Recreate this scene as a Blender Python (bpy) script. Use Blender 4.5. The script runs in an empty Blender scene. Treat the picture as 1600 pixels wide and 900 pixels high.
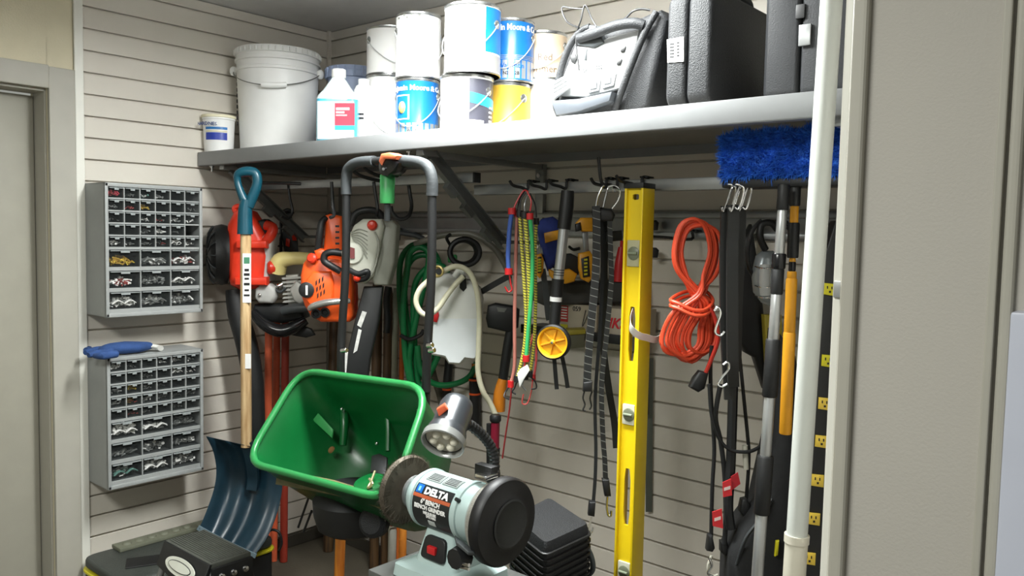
import bpy, bmesh, math, random
from mathutils import Vector, Matrix
random.seed(7)
R_ = random.Random(11)
# ------------------------------------------------------------------ camera, light, exposure
SC = bpy.context.scene
COL = SC.collection
FPX = 1267.0
CAMROT = Matrix(((0.7594, 0.6503, 0.0202), (0.0578, -0.0365, -0.9977), (-0.648, 0.7588, -0.0653)))
def _ortho(M):
    r2 = M[2].normalized(); r1 = (M[1] - r2 * M[1].dot(r2)).normalized(); r0 = r1.cross(r2)
    return Matrix((r0, r1, r2))
CAMROT = _ortho(CAMROT)
CAM = Vector((3.039, -2.264, 1.41))
cd = bpy.data.cameras.new('camera'); cam = bpy.data.objects.new('camera', cd); COL.objects.link(cam)
cd.sensor_width = 36; cd.lens = FPX / 1600 * 36; cd.clip_start = 0.02
mw = Matrix((CAMROT[0], -CAMROT[1], -CAMROT[2])).transposed().to_4x4(); mw.translation = CAM
cam.matrix_world = mw
SC.camera = cam
SC.view_settings.view_transform = 'Standard'; SC.view_settings.look = 'None'
SC.view_settings.gamma = 1; SC.view_settings.use_curve_mapping = False
SC.view_settings.exposure = 0.0
W = bpy.data.worlds.new('world'); SC.world = W; W.use_nodes = True
W.node_tree.nodes['Background'].inputs[0].default_value = (0.86, 0.88, 0.80, 1)
W.node_tree.nodes['Background'].inputs[1].default_value = 0.36
def area_light(name, loc, sx, sy, energy, col, rot=(0, 0, 0), spread=180):
    l = bpy.data.lights.new(name, 'AREA'); l.shape = 'RECTANGLE'; l.size = sx; l.size_y = sy
    l.energy = energy; l.color = col; l.spread = math.radians(spread)
    o = bpy.data.objects.new(name, l); COL.objects.link(o); o.location = loc; o.rotation_euler = rot
    return o
area_light('ceiling_lamp_light', (1.64, -0.82, 2.122), 0.9, 0.16, 52, (0.97, 1.0, 0.98))
area_light('ceiling_lamp_uplight', (1.64, -0.82, 2.178), 0.9, 0.16, 27, (0.95, 0.99, 1.0), (math.pi, 0, 0))
area_light('room_lamp_light', (2.0, -2.6, 2.262), 0.9, 0.5, 50, (0.98, 1.0, 0.95))

# ------------------------------------------------------------------ helpers
def ray(px, py):
    return CAMROT.transposed() @ Vector(((px - 800) / FPX, (py - 450) / FPX, 1.0))
def at(px, py, x=None, y=None, z=None, d=None):
    r = ray(px, py)
    if x is not None: t = (x - CAM.x) / r.x
    elif y is not None: t = (y - CAM.y) / r.y
    elif z is not None: t = (z - CAM.z) / r.z
    else: t = d
    return CAM + r * t
FW = Vector((CAMROT[2].x, CAMROT[2].y, 0)).normalized()
NN = -FW                                   # horizontal, towards the viewer's side of the closet
RR = FW.cross(Vector((0, 0, 1))).normalized()
UP = Vector((0, 0, 1))
class Fr:
    """an upright working plane standing at a real place in the closet; q() gives points on it"""
    def __init__(s, px, py, **k):
        s.P = at(px, py, **k); s.k = CAMROT[2].dot(s.P - CAM) / FPX
    def q(s, px, py, dep=0.0):
        r = ray(px, py); t = (s.P + NN * dep - CAM).dot(NN) / r.dot(NN)
        return CAM + r * t
    def qs(s, pts, dep=0.0):
        return [s.q(p[0], p[1], p[2] if len(p) > 2 else dep) for p in pts]
def lin(c):
    c = c / 255.0
    return c / 12.92 if c <= 0.04045 else ((c + 0.055) / 1.055) ** 2.4
MATS = {}
def m(name, rgb=None, rough=0.5, metal=0.0, var=0.08, scale=14.0, bump=0.0, bscale=120.0, emit=0.0, coat=0.0, trans=0.0, alpha=1.0):
    if name in MATS: return MATS[name]
    t = bpy.data.materials.new(name); t.use_nodes = True; nt = t.node_tree; b = nt.nodes['Principled BSDF']
    col = (lin(rgb[0]), lin(rgb[1]), lin(rgb[2]), 1)
    b.inputs['Roughness'].default_value = rough; b.inputs['Metallic'].default_value = metal
    b.inputs['Coat Weight'].default_value = coat
    tc = nt.nodes.new('ShaderNodeTexCoord')
    n = nt.nodes.new('ShaderNodeTexNoise'); n.inputs['Scale'].default_value = scale; n.inputs['Detail'].default_value = 4
    nt.links.new(tc.outputs['Object'], n.inputs['Vector'])
    rp = nt.nodes.new('ShaderNodeValToRGB')
    rp.color_ramp.elements[0].position = 0.3; rp.color_ramp.elements[1].position = 0.7
    rp.color_ramp.elements[0].color = tuple(max(0, c * (1 - var)) for c in col[:3]) + (1,)
    rp.color_ramp.elements[1].color = tuple(min(1, c * (1 + var)) for c in col[:3]) + (1,)
    nt.links.new(n.outputs['Fac'], rp.inputs['Fac']); nt.links.new(rp.outputs['Color'], b.inputs['Base Color'])
    if bump:
        n2 = nt.nodes.new('ShaderNodeTexNoise'); n2.inputs['Scale'].default_value = bscale; n2.inputs['Detail'].default_value = 3
        nt.links.new(tc.outputs['Object'], n2.inputs['Vector'])
        bp = nt.nodes.new('ShaderNodeBump'); bp.inputs['Strength'].default_value = bump; bp.inputs['Distance'].default_value = 0.004
        nt.links.new(n2.outputs['Fac'], bp.inputs['Height']); nt.links.new(bp.outputs['Normal'], b.inputs['Normal'])
    if trans: b.inputs['Transmission Weight'].default_value = trans
    if alpha < 1: b.inputs['Alpha'].default_value = alpha
    if emit:
        b.inputs['Emission Color'].default_value = col; b.inputs['Emission Strength'].default_value = emit
    MATS[name] = t
    return t
def m_wood(name, c1, c2, rough=0.5, scale=(40, 40, 3)):
    if name in MATS: return MATS[name]
    t = bpy.data.materials.new(name); t.use_nodes = True; nt = t.node_tree; b = nt.nodes['Principled BSDF']
    tc = nt.nodes.new('ShaderNodeTexCoord'); mp = nt.nodes.new('ShaderNodeMapping'); mp.inputs['Scale'].default_value = scale
    n = nt.nodes.new('ShaderNodeTexNoise'); n.inputs['Scale'].default_value = 2.0; n.inputs['Detail'].default_value = 6
    rp = nt.nodes.new('ShaderNodeValToRGB')
    rp.color_ramp.elements[0].position = 0.35; rp.color_ramp.elements[1].position = 0.65
    rp.color_ramp.elements[0].color = tuple(lin(c) for c in c1) + (1,); rp.color_ramp.elements[1].color = tuple(lin(c) for c in c2) + (1,)
    nt.links.new(tc.outputs['Object'], mp.inputs['Vector']); nt.links.new(mp.outputs['Vector'], n.inputs['Vector'])
    nt.links.new(n.outputs['Fac'], rp.inputs['Fac']); nt.links.new(rp.outputs['Color'], b.inputs['Base Color'])
    b.inputs['Roughness'].default_value = rough
    MATS[name] = t
    return t
def m_band(name, c1, c2, freq, axis='Z', duty=0.5, rough=0.5):
    """alternating woven bands (rope, bungee, webbing print)"""
    if name in MATS: return MATS[name]
    t = bpy.data.materials.new(name); t.use_nodes = True; nt = t.node_tree; b = nt.nodes['Principled BSDF']
    tc = nt.nodes.new('ShaderNodeTexCoord'); sp = nt.nodes.new('ShaderNodeSeparateXYZ')
    nt.links.new(tc.outputs['Object'], sp.inputs[0])
    a = nt.nodes.new('ShaderNodeMath'); a.operation = 'MULTIPLY'; a.inputs[1].default_value = freq
    nt.links.new(sp.outputs[axis], a.inputs[0])
    x2 = nt.nodes.new('ShaderNodeMath'); x2.operation = 'MULTIPLY'; x2.inputs[1].default_value = freq * 0.35
    nt.links.new(sp.outputs['X'], x2.inputs[0])
    s = nt.nodes.new('ShaderNodeMath'); s.operation = 'ADD'
    nt.links.new(a.outputs[0], s.inputs[0]); nt.links.new(x2.outputs[0], s.inputs[1])
    f = nt.nodes.new('ShaderNodeMath'); f.operation = 'FRACT'; nt.links.new(s.outputs[0], f.inputs[0])
    g = nt.nodes.new('ShaderNodeMath'); g.operation = 'LESS_THAN'; g.inputs[1].default_value = duty; nt.links.new(f.outputs[0], g.inputs[0])
    mx = nt.nodes.new('ShaderNodeMix'); mx.data_type = 'RGBA'
    mx.inputs[6].default_value = tuple(lin(c) for c in c1) + (1,); mx.inputs[7].default_value = tuple(lin(c) for c in c2) + (1,)
    nt.links.new(g.outputs[0], mx.inputs[0]); nt.links.new(mx.outputs[2], b.inputs['Base Color'])
    b.inputs['Roughness'].default_value = rough
    MATS[name] = t
    return t
def m_clear(name, rgb, amount=0.35, rough=0.12):
    """clear plastic: mostly see-through sheet with a glossy face"""
    if name in MATS: return MATS[name]
    t = bpy.data.materials.new(name); t.use_nodes = True; nt = t.node_tree; b = nt.nodes['Principled BSDF']
    b.inputs['Base Color'].default_value = tuple(lin(c) for c in rgb) + (1,); b.inputs['Roughness'].default_value = rough
    tr = nt.nodes.new('ShaderNodeBsdfTransparent'); mx = nt.nodes.new('ShaderNodeMixShader'); mx.inputs[0].default_value = amount
    nz = nt.nodes.new('ShaderNodeTexNoise'); nz.inputs['Scale'].default_value = 9
    mm = nt.nodes.new('ShaderNodeMath'); mm.operation = 'MULTIPLY'; mm.inputs[1].default_value = amount * 2
    nt.links.new(nz.outputs['Fac'], mm.inputs[0]); nt.links.new(mm.outputs[0], mx.inputs[0])
    nt.links.new(tr.outputs[0], mx.inputs[1]); nt.links.new(b.outputs[0], mx.inputs[2])
    nt.links.new(mx.outputs[0], nt.nodes['Material Output'].inputs[0])
    MATS[name] = t
    return t

def perp(d):
    d = d.normalized(); a = Vector((0, 0, 1)) if abs(d.z) < 0.9 else Vector((1, 0, 0))
    u = d.cross(a).normalized(); return u, d.cross(u).normalized()
def smooth_path(pts, n=5, closed=False):
    pts = [Vector(p) for p in pts]
    if len(pts) < 3: return pts
    out = []; L = len(pts)
    rng = range(L) if closed else range(L - 1)
    for i in rng:
        if closed: p0, p1, p2, p3 = pts[(i - 1) % L], pts[i], pts[(i + 1) % L], pts[(i + 2) % L]
        else: p0, p1, p2, p3 = pts[max(i - 1, 0)], pts[i], pts[i + 1], pts[min(i + 2, L - 1)]
        for j in range(n):
            t = j / n
            out.append(0.5 * ((2 * p1) + (p2 - p0) * t + (2 * p0 - 5 * p1 + 4 * p2 - p3) * t * t + (3 * p1 - p0 - 3 * p2 + p3) * t ** 3))
    if not closed: out.append(pts[-1])
    return out
class MB:
    def __init__(s): s.v = []; s.f = []; s.mi = []; s.cur = 0
    def slot(s, i): s.cur = i; return s
    def add(s, vs, fs):
        o = len(s.v); s.v += [Vector(v) for v in vs]; s.f += [tuple(i + o for i in f) for f in fs]; s.mi += [s.cur] * len(fs); return s
    def box(s, c, size, rot=None, bev=0.0, seg=2, taper=None):
        bm = bmesh.new(); bmesh.ops.create_cube(bm, size=1.0)
        for v in bm.verts:
            k = 1.0
            if taper and v.co.z > 0: k = taper
            v.co = Vector((v.co.x * size[0] * k, v.co.y * size[1] * k, v.co.z * size[2]))
        if bev: bmesh.ops.bevel(bm, geom=bm.edges[:] , offset=bev, segments=seg, affect='EDGES', profile=0.6)
        s._bm(bm, c, rot); return s
    def _bm(s, bm, c, rot=None):
        bm.verts.ensure_lookup_table(); c = Vector(c)
        for i, v in enumerate(bm.verts): v.index = i
        vs = [(rot @ v.co if rot else v.co) + c for v in bm.verts]
        s.add(vs, [tuple(v.index for v in f.verts) for f in bm.faces]); bm.free()
    def sph(s, c, r, sc=(1, 1, 1), rot=None, u=14, v=9):
        bm = bmesh.new(); bmesh.ops.create_uvsphere(bm, u_segments=u, v_segments=v, radius=r)
        for q in bm.verts: q.co = Vector((q.co.x * sc[0], q.co.y * sc[1], q.co.z * sc[2]))
        s._bm(bm, c, rot); return s
    def tube(s, pts, r, n=8, sub=5, closed=False, cap=True, flat=1.0, updir=None):
        """sweep a round (or flattened) section along a path; r is one radius or one per point"""
        P = [Vector(p) for p in pts]; L0 = len(P)
        if sub > 1 and L0 > 2:
            P2 = smooth_path(P, sub, closed)
            if not isinstance(r, (int, float)):
                rr = []
                for i in range(len(P2)):
                    t = i / (len(P2) - (0 if closed else 1)) * (L0 - (0 if closed else 1)); a = int(t) % L0; b = min(a + 1, L0 - 1) if not closed else (a + 1) % L0
                    rr.append(r[a] + (r[b] - r[a]) * (t - int(t)))
                r = rr
            P = P2
        N = len(P)
        if isinstance(r, (int, float)): r = [r] * N
        vs = []; fs = []; u = None
        for i in range(N):
            if closed: d = P[(i + 1) % N] - P[i - 1]
            else: d = P[min(i + 1, N - 1)] - P[max(i - 1, 0)]
            if d.length < 1e-9: d = Vector((0, 0, 1))
            d.normalize()
            if updir is not None: u = (updir - d * updir.dot(d)); u = u.normalized() if u.length > 1e-6 else perp(d)[0]
            elif u is None: u = perp(d)[0]
            else:
                u = u - d * u.dot(d); u = u.normalized() if u.length > 1e-6 else perp(d)[0]
            w = d.cross(u)
            for k in range(n):
                a = 2 * math.pi * (k + 0.5) / n
                vs.append(P[i] + (u * math.cos(a) + w * math.sin(a) * flat) * r[i])
        M_ = N if closed else N - 1
        for i in range(M_):
            for k in range(n):
                a = i * n + k; b = i * n + (k + 1) % n; c = ((i + 1) % N) * n + (k + 1) % n; e = ((i + 1) % N) * n + k
                fs.append((a, b, c, e))
        if cap and not closed:
            fs.append(tuple(range(n))[::-1]); fs.append(tuple((N - 1) * n + k for k in range(n)))
        return s.add(vs, fs)
    def cyl(s, a, b, r, r2=None, n=20, bev=0.0):
        a = Vector(a); b = Vector(b); r2 = r if r2 is None else r2
        if bev:
            d = (b - a).normalized() * bev
            return s.tube([a, a + d, b - d, b], [r - bev, r, r2, r2 - bev], n=n, sub=1)
        return s.tube([a, b], [r, r2], n=n, sub=1)
    def lathe(s, prof, o=(0, 0, 0), axis=(0, 0, 1), n=36, u=None, cap=True):
        """profile of (radius, height) turned about an axis"""
        o = Vector(o); ax = Vector(axis).normalized()
        if u is None: u = perp(ax)[0]
        w = ax.cross(u); vs = []; fs = []
        for (r, h) in prof:
            for k in range(n):
                a = 2 * math.pi * k / n; vs.append(o + ax * h + (u * math.cos(a) + w * math.sin(a)) * r)
        for i in range(len(prof) - 1):
            for k in range(n):
                fs.append((i * n + k, i * n + (k + 1) % n, (i + 1) * n + (k + 1) % n, (i + 1) * n + k))
        if not cap: return s.add(vs, fs)
        if prof[0][0] > 1e-5: fs.append(tuple(range(n))[::-1])
        if prof[-1][0] > 1e-5: fs.append(tuple((len(prof) - 1) * n + k for k in range(n)))
        return s.add(vs, fs)
    def prism(s, pts, vec, bev=0.0, bvec=None):
        """outline extruded along vec (from the given face backwards), edge of the front face rounded by bev"""
        pts = [Vector(p) for p in pts]; vec = Vector(vec); n = len(pts)
        c = sum(pts, Vector()) / n; dv = vec.normalized()
        rings = []
        if bev:
            nrm = []
            for i in range(n):
                e1 = (pts[i] - pts[i - 1]); e2 = (pts[(i + 1) % n] - pts[i])
                e1 = e1.normalized() if e1.length > 1e-9 else Vector((1, 0, 0)); e2 = e2.normalized() if e2.length > 1e-9 else e1
                k = (e2 - e1)
                inn = dv.cross((e1 + e2)); inn = inn.normalized() if inn.length > 1e-9 else Vector()
                nrm.append(inn)
            # orient inwards
            A = sum((pts[i] - c).cross(pts[(i + 1) % n] - c).dot(dv) for i in range(n))
            sg = 1 if A > 0 else -1
            rings.append([p + nrm[i] * bev * sg for i, p in enumerate(pts)])
            rings.append([p + nrm[i] * bev * 0.3 * sg + dv * bev * 0.35 for i, p in enumerate(pts)])
            rings.append([p + dv * bev for p in pts])
            rings.append([p + vec - dv * bev for p in pts])
            rings.append([p + nrm[i] * bev * sg + vec for i, p in enumerate(pts)])
        else:
            rings = [pts, [p + vec for p in pts]]
        vs = [p for r in rings for p in r]; fs = []
        for j in range(len(rings) - 1):
            for i in range(n):
                fs.append((j * n + i, j * n + (i + 1) % n, (j + 1) * n + (i + 1) % n, (j + 1) * n + i))
        fs.append(tuple(range(n))[::-1]); fs.append(tuple((len(rings) - 1) * n + i for i in range(n)))
        return s.add(vs, fs)
    def rib(s, pts, wdir, w, th, sub=5):
        """flat strap along a path: width w along wdir, thickness th"""
        P = smooth_path(pts, sub); N = len(P); vs = []; fs = []; wd = Vector(wdir).normalized()
        ws = w if not isinstance(w, (int, float)) else None
        for i in range(N):
            d = (P[min(i + 1, N - 1)] - P[max(i - 1, 0)]).normalized(); a = (wd - d * wd.dot(d)).normalized(); b = d.cross(a)
            for (x, y) in ((-1, -1), (1, -1), (1, 1), (-1, 1)): vs.append(P[i] + a * x * w / 2 + b * y * th / 2)
        for i in range(N - 1):
            for k in range(4): fs.append((i * 4 + k, i * 4 + (k + 1) % 4, (i + 1) * 4 + (k + 1) % 4, (i + 1) * 4 + k))
        fs.append((3, 2, 1, 0)); fs.append(tuple((N - 1) * 4 + k for k in range(4)))
        return s.add(vs, fs)
    def build(s, name, mats, parent=None, smooth=True, origin=None, ang=40):
        me = bpy.data.meshes.new(name)
        if parent is not None: o0 = Vector(parent['_o'])
        elif origin is not None: o0 = Vector(origin)
        else:
            xs = [v.x for v in s.v]; ys = [v.y for v in s.v]; zs = [v.z for v in s.v]
            o0 = Vector(((min(xs) + max(xs)) / 2, (min(ys) + max(ys)) / 2, min(zs)))
        me.from_pydata([v - o0 for v in s.v], [], s.f); me.update()
        bm = bmesh.new(); bm.from_mesh(me); bmesh.ops.recalc_face_normals(bm, faces=bm.faces); bm.to_mesh(me); bm.free()
        if not isinstance(mats, (list, tuple)): mats = [mats]
        for t in mats: me.materials.append(t)
        if len(mats) > 1: me.polygons.foreach_set('material_index', s.mi)
        if smooth:
            me.polygons.foreach_set('use_smooth', [True] * len(me.polygons)); me.set_sharp_from_angle(angle=math.radians(ang))
        o = bpy.data.objects.new(name, me); COL.objects.link(o)
        if parent is not None: o.parent = parent
        else: o.location = o0
        o['_o'] = tuple(o0)
        return o
def tag(o, label=None, cat=None, group=None, kind=None):
    if label: o['label'] = label
    if cat: o['category'] = cat
    if group: o['group'] = group
    if kind: o['kind'] = kind
    return o
def thing(name, loc, label, cat, group=None, kind=None):
    o = bpy.data.objects.new(name, None); COL.objects.link(o); o.location = loc; o.empty_display_size = 0.05; o['_o'] = tuple(loc)
    return tag(o, label, cat, group, kind)
def struct(mb, name, mat, smooth=False):
    o = mb.build(name, mat, smooth=smooth); o['kind'] = 'structure'; return o
def kids(o): return [c for c in bpy.data.objects if c.parent is o]
def txt(name, s, size, c, right, up, mat, parent, depth=0.0006, axis=None, radius=None, align='CENTER', sx=1.0, bold=0.0, shear=0):
    """raised lettering at c; with axis+radius it wraps round an upright or lying cylinder"""
    cu = bpy.data.curves.new(name, 'FONT'); cu.body = s; cu.size = size; cu.align_x = align; cu.align_y = 'CENTER'; cu.extrude = depth
    cu.resolution_u = 2; cu.offset = bold; cu.shear = shear
    tmp = bpy.data.objects.new(name, cu); COL.objects.link(tmp); bpy.context.view_layer.update()
    me = bpy.data.meshes.new_from_object(tmp.evaluated_get(bpy.context.evaluated_depsgraph_get()))
    bpy.data.objects.remove(tmp); bpy.data.curves.remove(cu)
    right = Vector(right).normalized(); up = Vector(up).normalized(); nrm = right.cross(up).normalized(); c = Vector(c); o0 = Vector(parent['_o'])
    for v in me.vertices:
        x, y, z = v.co; x *= sx
        if radius:
            a = x / radius
            p = c - nrm * radius + (nrm * math.cos(a) + right * math.sin(a)) * (radius + z + 0.0005) + up * y
        else: p = c + right * x + up * y + nrm * (z + 0.0004)
        v.co = p - o0
    me.materials.clear(); me.materials.append(mat)
    o = bpy.data.objects.new(name, me); COL.objects.link(o); o.parent = parent; o['_o'] = tuple(o0)
    return o
def patch(mb, c, nrm, radius, a0, a1, z0, z1, off=0.0006, n=10, zf=None):
    """printed label wrapped on an upright cylinder: c = axis point, angles measured from nrm towards the right"""
    nrm = Vector(nrm).normalized(); rt = UP.cross(nrm).normalized(); vs = []; fs = []
    for i in range(n + 1):
        a = a0 + (a1 - a0) * i / n; d = nrm * math.cos(a) + rt * math.sin(a)
        w = zf(i / n) if zf else (0, 0)
        for zz in (z0 + w[0], z1 + w[1]):
            vs.append(Vector(c) + d * (radius + off) + UP * zz)
            vs.append(Vector(c) + d * (radius - 0.001) + UP * zz)
    for i in range(n):
        a = i * 4; b = a + 4
        fs += [(a, b, b + 2, a + 2), (a + 1, a + 3, b + 3, b + 1), (a, a + 1, b + 1, b), (a + 2, b + 2, b + 3, a + 3)]
    fs += [(0, 2, 3, 1), (n * 4, n * 4 + 1, n * 4 + 3, n * 4 + 2)]
    mb.add(vs, fs)
def rot_basis(a, b, c):
    return Matrix((a, b, c)).transposed()
def copy_tree(o, parent=None, delta=None):
    c = o.copy(); COL.objects.link(c); c.parent = parent
    for ch in [k for k in bpy.data.objects if k.parent is o]: copy_tree(ch, c)
    return c

# ------------------------------------------------------------------ materials
GREIGE = m('painted_slat', (209, 203, 192), 0.55, var=0.03, scale=6, bump=0.05, bscale=60)
PLASTER = m('yellowish_plaster', (206, 198, 172), 0.8, var=0.03, bump=0.25, bscale=180)
CASING = m('grey_beige_trim', (168, 165, 154), 0.55, var=0.03)
DOORP = m('door_paint', (158, 155, 142), 0.5, var=0.03)
CEIL = m('ceiling_paint', (216, 215, 214), 0.9, var=0.03, bump=0.4, bscale=160)
FLOORM = m('dark_floor', (74, 68, 56), 0.75, var=0.15, scale=5, bump=0.2)
STUBM = m('orange_peel_wall', (176, 172, 164), 0.7, var=0.03, scale=3, bump=0.12, bscale=260)
WHITE = m('white_plastic', (236, 236, 234), 0.4, var=0.02)
WHITEP = m('white_paint_trim', (225, 224, 215), 0.4, var=0.02)
SHELFM = m('grey_powder_coat', (128, 130, 131), 0.45, var=0.04)
STEEL = m('galvanized_steel', (150, 152, 152), 0.35, 0.7, var=0.1)
CHROME = m('bright_chrome', (225, 225, 225), 0.15, 1.0, var=0.03)
ALU = m('brushed_aluminium', (190, 192, 192), 0.32, 0.75, var=0.05)
BLACK = m('black_rubber', (24, 25, 26), 0.5, var=0.2)
BLACKG = m('black_gloss', (18, 18, 20), 0.2, var=0.2)
BLACKT = m('black_textured_plastic', (26, 28, 31), 0.58, var=0.15, bump=0.5, bscale=350)
DKGREY = m('dark_grey_plastic', (62, 66, 68), 0.45, var=0.1)
GREYP = m('grey_plastic_cabinet', (150, 153, 152), 0.5, var=0.04, bump=0.1)
GREYDK = m('cabinet_inside_shade', (42, 45, 46), 0.7, var=0.05)  # shade of the inside put into a darker copy of the cabinet grey
GREEN = m('green_hopper_plastic', (8, 88, 40), 0.3, var=0.12, scale=9)
GREENT = m('green_light_plastic', (60, 150, 84), 0.4, var=0.1)
GHOSE = m('green_hose', (16, 120, 66), 0.4, var=0.2)
ORANGE = m('orange_plastic', (238, 92, 34), 0.35, var=0.08)
REDOR = m('red_orange_plastic', (222, 58, 34), 0.35, var=0.08)
ORCORD = m('orange_cord', (222, 78, 46), 0.42, var=0.08)
RED = m('red_plastic', (190, 30, 34), 0.4, var=0.1)
YEL = m('yellow_paint', (236, 205, 22), 0.4, var=0.04)
YELB = m('yellow_trim', (205, 195, 30), 0.45, var=0.06)
OCHRE = m('ochre_yellow_plastic', (226, 158, 34), 0.4, var=0.06)
WHEELY = m('wheel_yellow', (236, 176, 26), 0.4, var=0.06)
BLUE = m('blue_print', (20, 96, 178), 0.35, var=0.08)
NAVY = m('navy_fabric', (28, 40, 88), 0.8, var=0.15)
TEAL = m('teal_plastic', (12, 70, 86), 0.35, var=0.08)
BLADE = m('dark_blue_blade', (22, 46, 58), 0.34, var=0.2, scale=10)
CREAM = m('cream_plastic', (240, 224, 150), 0.45, var=0.06)
MILK = m('milky_plastic', (226, 227, 222), 0.45, var=0.02)
SILV = m('silver_engine', (186, 186, 180), 0.45, 0.2, var=0.12)
GRINDG = m('grinder_enamel', (170, 190, 188), 0.3, var=0.04)
WOODP = m_wood('pale_ash_wood', (168, 132, 88), (212, 184, 140))
WOODD = m_wood('dark_oak_wood', (52, 38, 24), (92, 68, 42))
WOODO = m_wood('orange_varnished_wood', (176, 98, 26), (208, 132, 44))
REDPOLE = m('red_orange_pole', (212, 96, 60), 0.5, var=0.1)
CLEAR = m_clear('clear_drawer_plastic', (120, 126, 126), 0.045)
INKB = m('black_ink', (22, 22, 26), 0.6, var=0.02)
TIN = m('tin_plate', (170, 172, 172), 0.25, 0.9, var=0.05)

# ------------------------------------------------------------------ the setting
ZC = 2.30; PIT = 0.0762; G0 = 2.256
def G(i): return G0 - PIT * i
XR = 2.72
fl = MB().box((1.6, -2.0, -0.02), (7.0, 4.4, 0.04)); struct(fl, 'floor', FLOORM)
ce = MB().box((1.6, -2.0, ZC + 0.02), (7.0, 4.4, 0.04)); struct(ce, 'ceiling', CEIL)
SL = 0.014; GH = 0.0034
wl = struct(MB().box((-SL - 0.03, -0.5425, ZC / 2), (0.06, 1.085, ZC)), 'wall_left', GREIGE)
wb = struct(MB().box((XR / 2 , 0.03 + SL, ZC / 2), (XR + 0.2, 0.06, ZC)), 'wall_back', GREIGE)
def slats(wall, left):
    first = None; edges = [ZC] + [G(i) for i in range(29)] + [0.055]
    for i in range(len(edges) - 1):
        zt, zb = edges[i] - GH, edges[i + 1] + GH
        if 0 < i < len(edges) - 2 and first is not None:
            o = first.copy(); COL.objects.link(o); o.location.z = (zt + zb) / 2; o.parent = wall
            o.location = Vector((first.location.x, first.location.y, (zt + zb) / 2 - wall.location.z)); continue
        h = zt - zb; mb = MB()
        # face with a small eased lower edge
        if left: c = Vector((-SL / 2, -0.53, (zt + zb) / 2)); size = (SL, 1.05, h)
        else: c = Vector((XR / 2, SL / 2, (zt + zb) / 2)); size = (XR - 0.01, SL, h)
        mb.box((0, 0, 0), size, bev=0.0012, seg=1)
        me = mb.build('slat', GREIGE, smooth=False, origin=(0, 0, 0)); me.parent = wall
        me.location = c - wall.location
        if 0 < i and first is None: first = me
slats(wl, True); slats(wb, False)
struct(MB().box((0.006, -1.07, ZC / 2), (0.012, 0.03, ZC), bev=0.003), 'trim_1', WHITEP)
struct(MB().box((0.007, -0.007, (ZC + 1.70) / 2), (0.014, 0.014, ZC - 1.70)), 'trim_2', GREIGE)
struct(MB().box((0.008, -0.54, 0.0275), (0.012, 1.04, 0.05)), 'baseboard_left', m('dark_base', (58, 54, 46), 0.7))
struct(MB().box((XR / 2, -0.008, 0.0275), (XR - 0.02, 0.012, 0.05)), 'baseboard_back', MATS['dark_base'])
# left wall beyond the slats, with the door opening
pw = MB(); pw.box((-0.075, -2.63, ZC / 2), (0.15, 3.09 - 0.0 - 1.0, ZC))
pw = MB()
pw.box((-0.075, -1.128, ZC / 2), (0.15, 0.086, ZC)); pw.box((-0.075, -1.62, (ZC + 1.877) / 2), (0.15, 0.9, ZC - 1.877)); pw.box((-0.075, -3.1, ZC / 2), (0.15, 2.1, ZC))
struct(pw, 'wall_left_plaster', PLASTER)
cs = MB()
cs.box((0.009, -1.1285, 0.975), (0.018, 0.085, 1.95), bev=0.003); cs.box((0.009, -1.6, 1.915), (0.018, 0.86, 0.078), bev=0.003); cs.box((0.009, -2.09, 0.975), (0.018, 0.085, 1.95), bev=0.003)
struct(cs, 'trim_3', CASING)
struct(MB().box((-0.06, -1.174, 0.938), (0.1, 0.006, 1.876)).box((-0.06, -1.6, 1.872), (0.1, 0.85, 0.008)), 'trim_4', CASING)
dr = thing('door_1', (-0.12, -1.6, 0), None, None, kind='structure')
MB().box((-0.12, -1.61, 0.93), (0.035, 0.86, 1.86), bev=0.002).build('door_leaf', DOORP, dr)
kn = MB(); kn.lathe([(0.012, 0), (0.012, 0.03), (0.028, 0.04), (0.03, 0.055), (0.02, 0.066), (0.0, 0.068)], (-0.102, -1.95, 0.95), (1, 0, 0), n=20); kn.build('door_handle', CHROME, dr)
# closet's right side wall and the stub wall in the foreground
struct(MB().box((XR + 0.05, -0.5, ZC / 2), (0.1, 1.16, ZC)), 'wall_right', STUBM)
ys = -1.17
xa = at(1363, 0, y=ys).x; xb = at(1573, 0, y=ys).x
struct(MB().box(((xa + xb) / 2 + .03, ys + 0.05, ZC / 2), (xb - xa + 0.08, 0.1, ZC)), 'wall_front', STUBM)
x0 = at(1322, 0, y=ys).x; xs0 = at(1333, 0, y=ys - 0.01).x
struct(MB().box(((xa + xs0) / 2, ys - 0.002, ZC / 2), (xa - xs0, 0.02, ZC), bev=0.006, seg=3), 'trim_5', CASING)
struct(MB().box(((x0 + xs0) / 2 + 0.001, ys + 0.004, ZC / 2), (xs0 - x0, 0.016, ZC), bev=0.003), 'trim_6', WHITEP)
xc1 = at(1592, 0, y=ys).x
struct(MB().box((xb + 0.004, ys - 0.003, ZC / 2), (0.009, 0.016, ZC), bev=0.002), 'trim_7', CASING)
xe = at(1583, 500, y=ys).x
struct(MB().box(((xb + .012 + xe) / 2, ys - 0.001, ZC / 2), (xe - xb - .012, 0.014, ZC), bev=0.005, seg=3), 'trim_8', CASING)
struct(MB().box((xe + 0.26, ys + 0.035, ZC / 2), (0.5, 0.03, ZC)), 'door_2', m('tan_door', (200, 178, 146), 0.5, var=0.03))
wcz = at(1592, 482, y=ys).z
wc_ = thing('pale_panel', (xe + .25, ys - .02, 0), 'pale blue-white panel edge at the right border of the picture', 'cabinet')  # pale panel filling the blue-white area beyond the casing
MB().box((xe + .252, ys - .01, wcz / 2), (.5, .05, wcz - .004), bev=.004).build('side_panel', m('cool_white', (186, 190, 204), 0.3, var=0.02), wc_)
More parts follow.
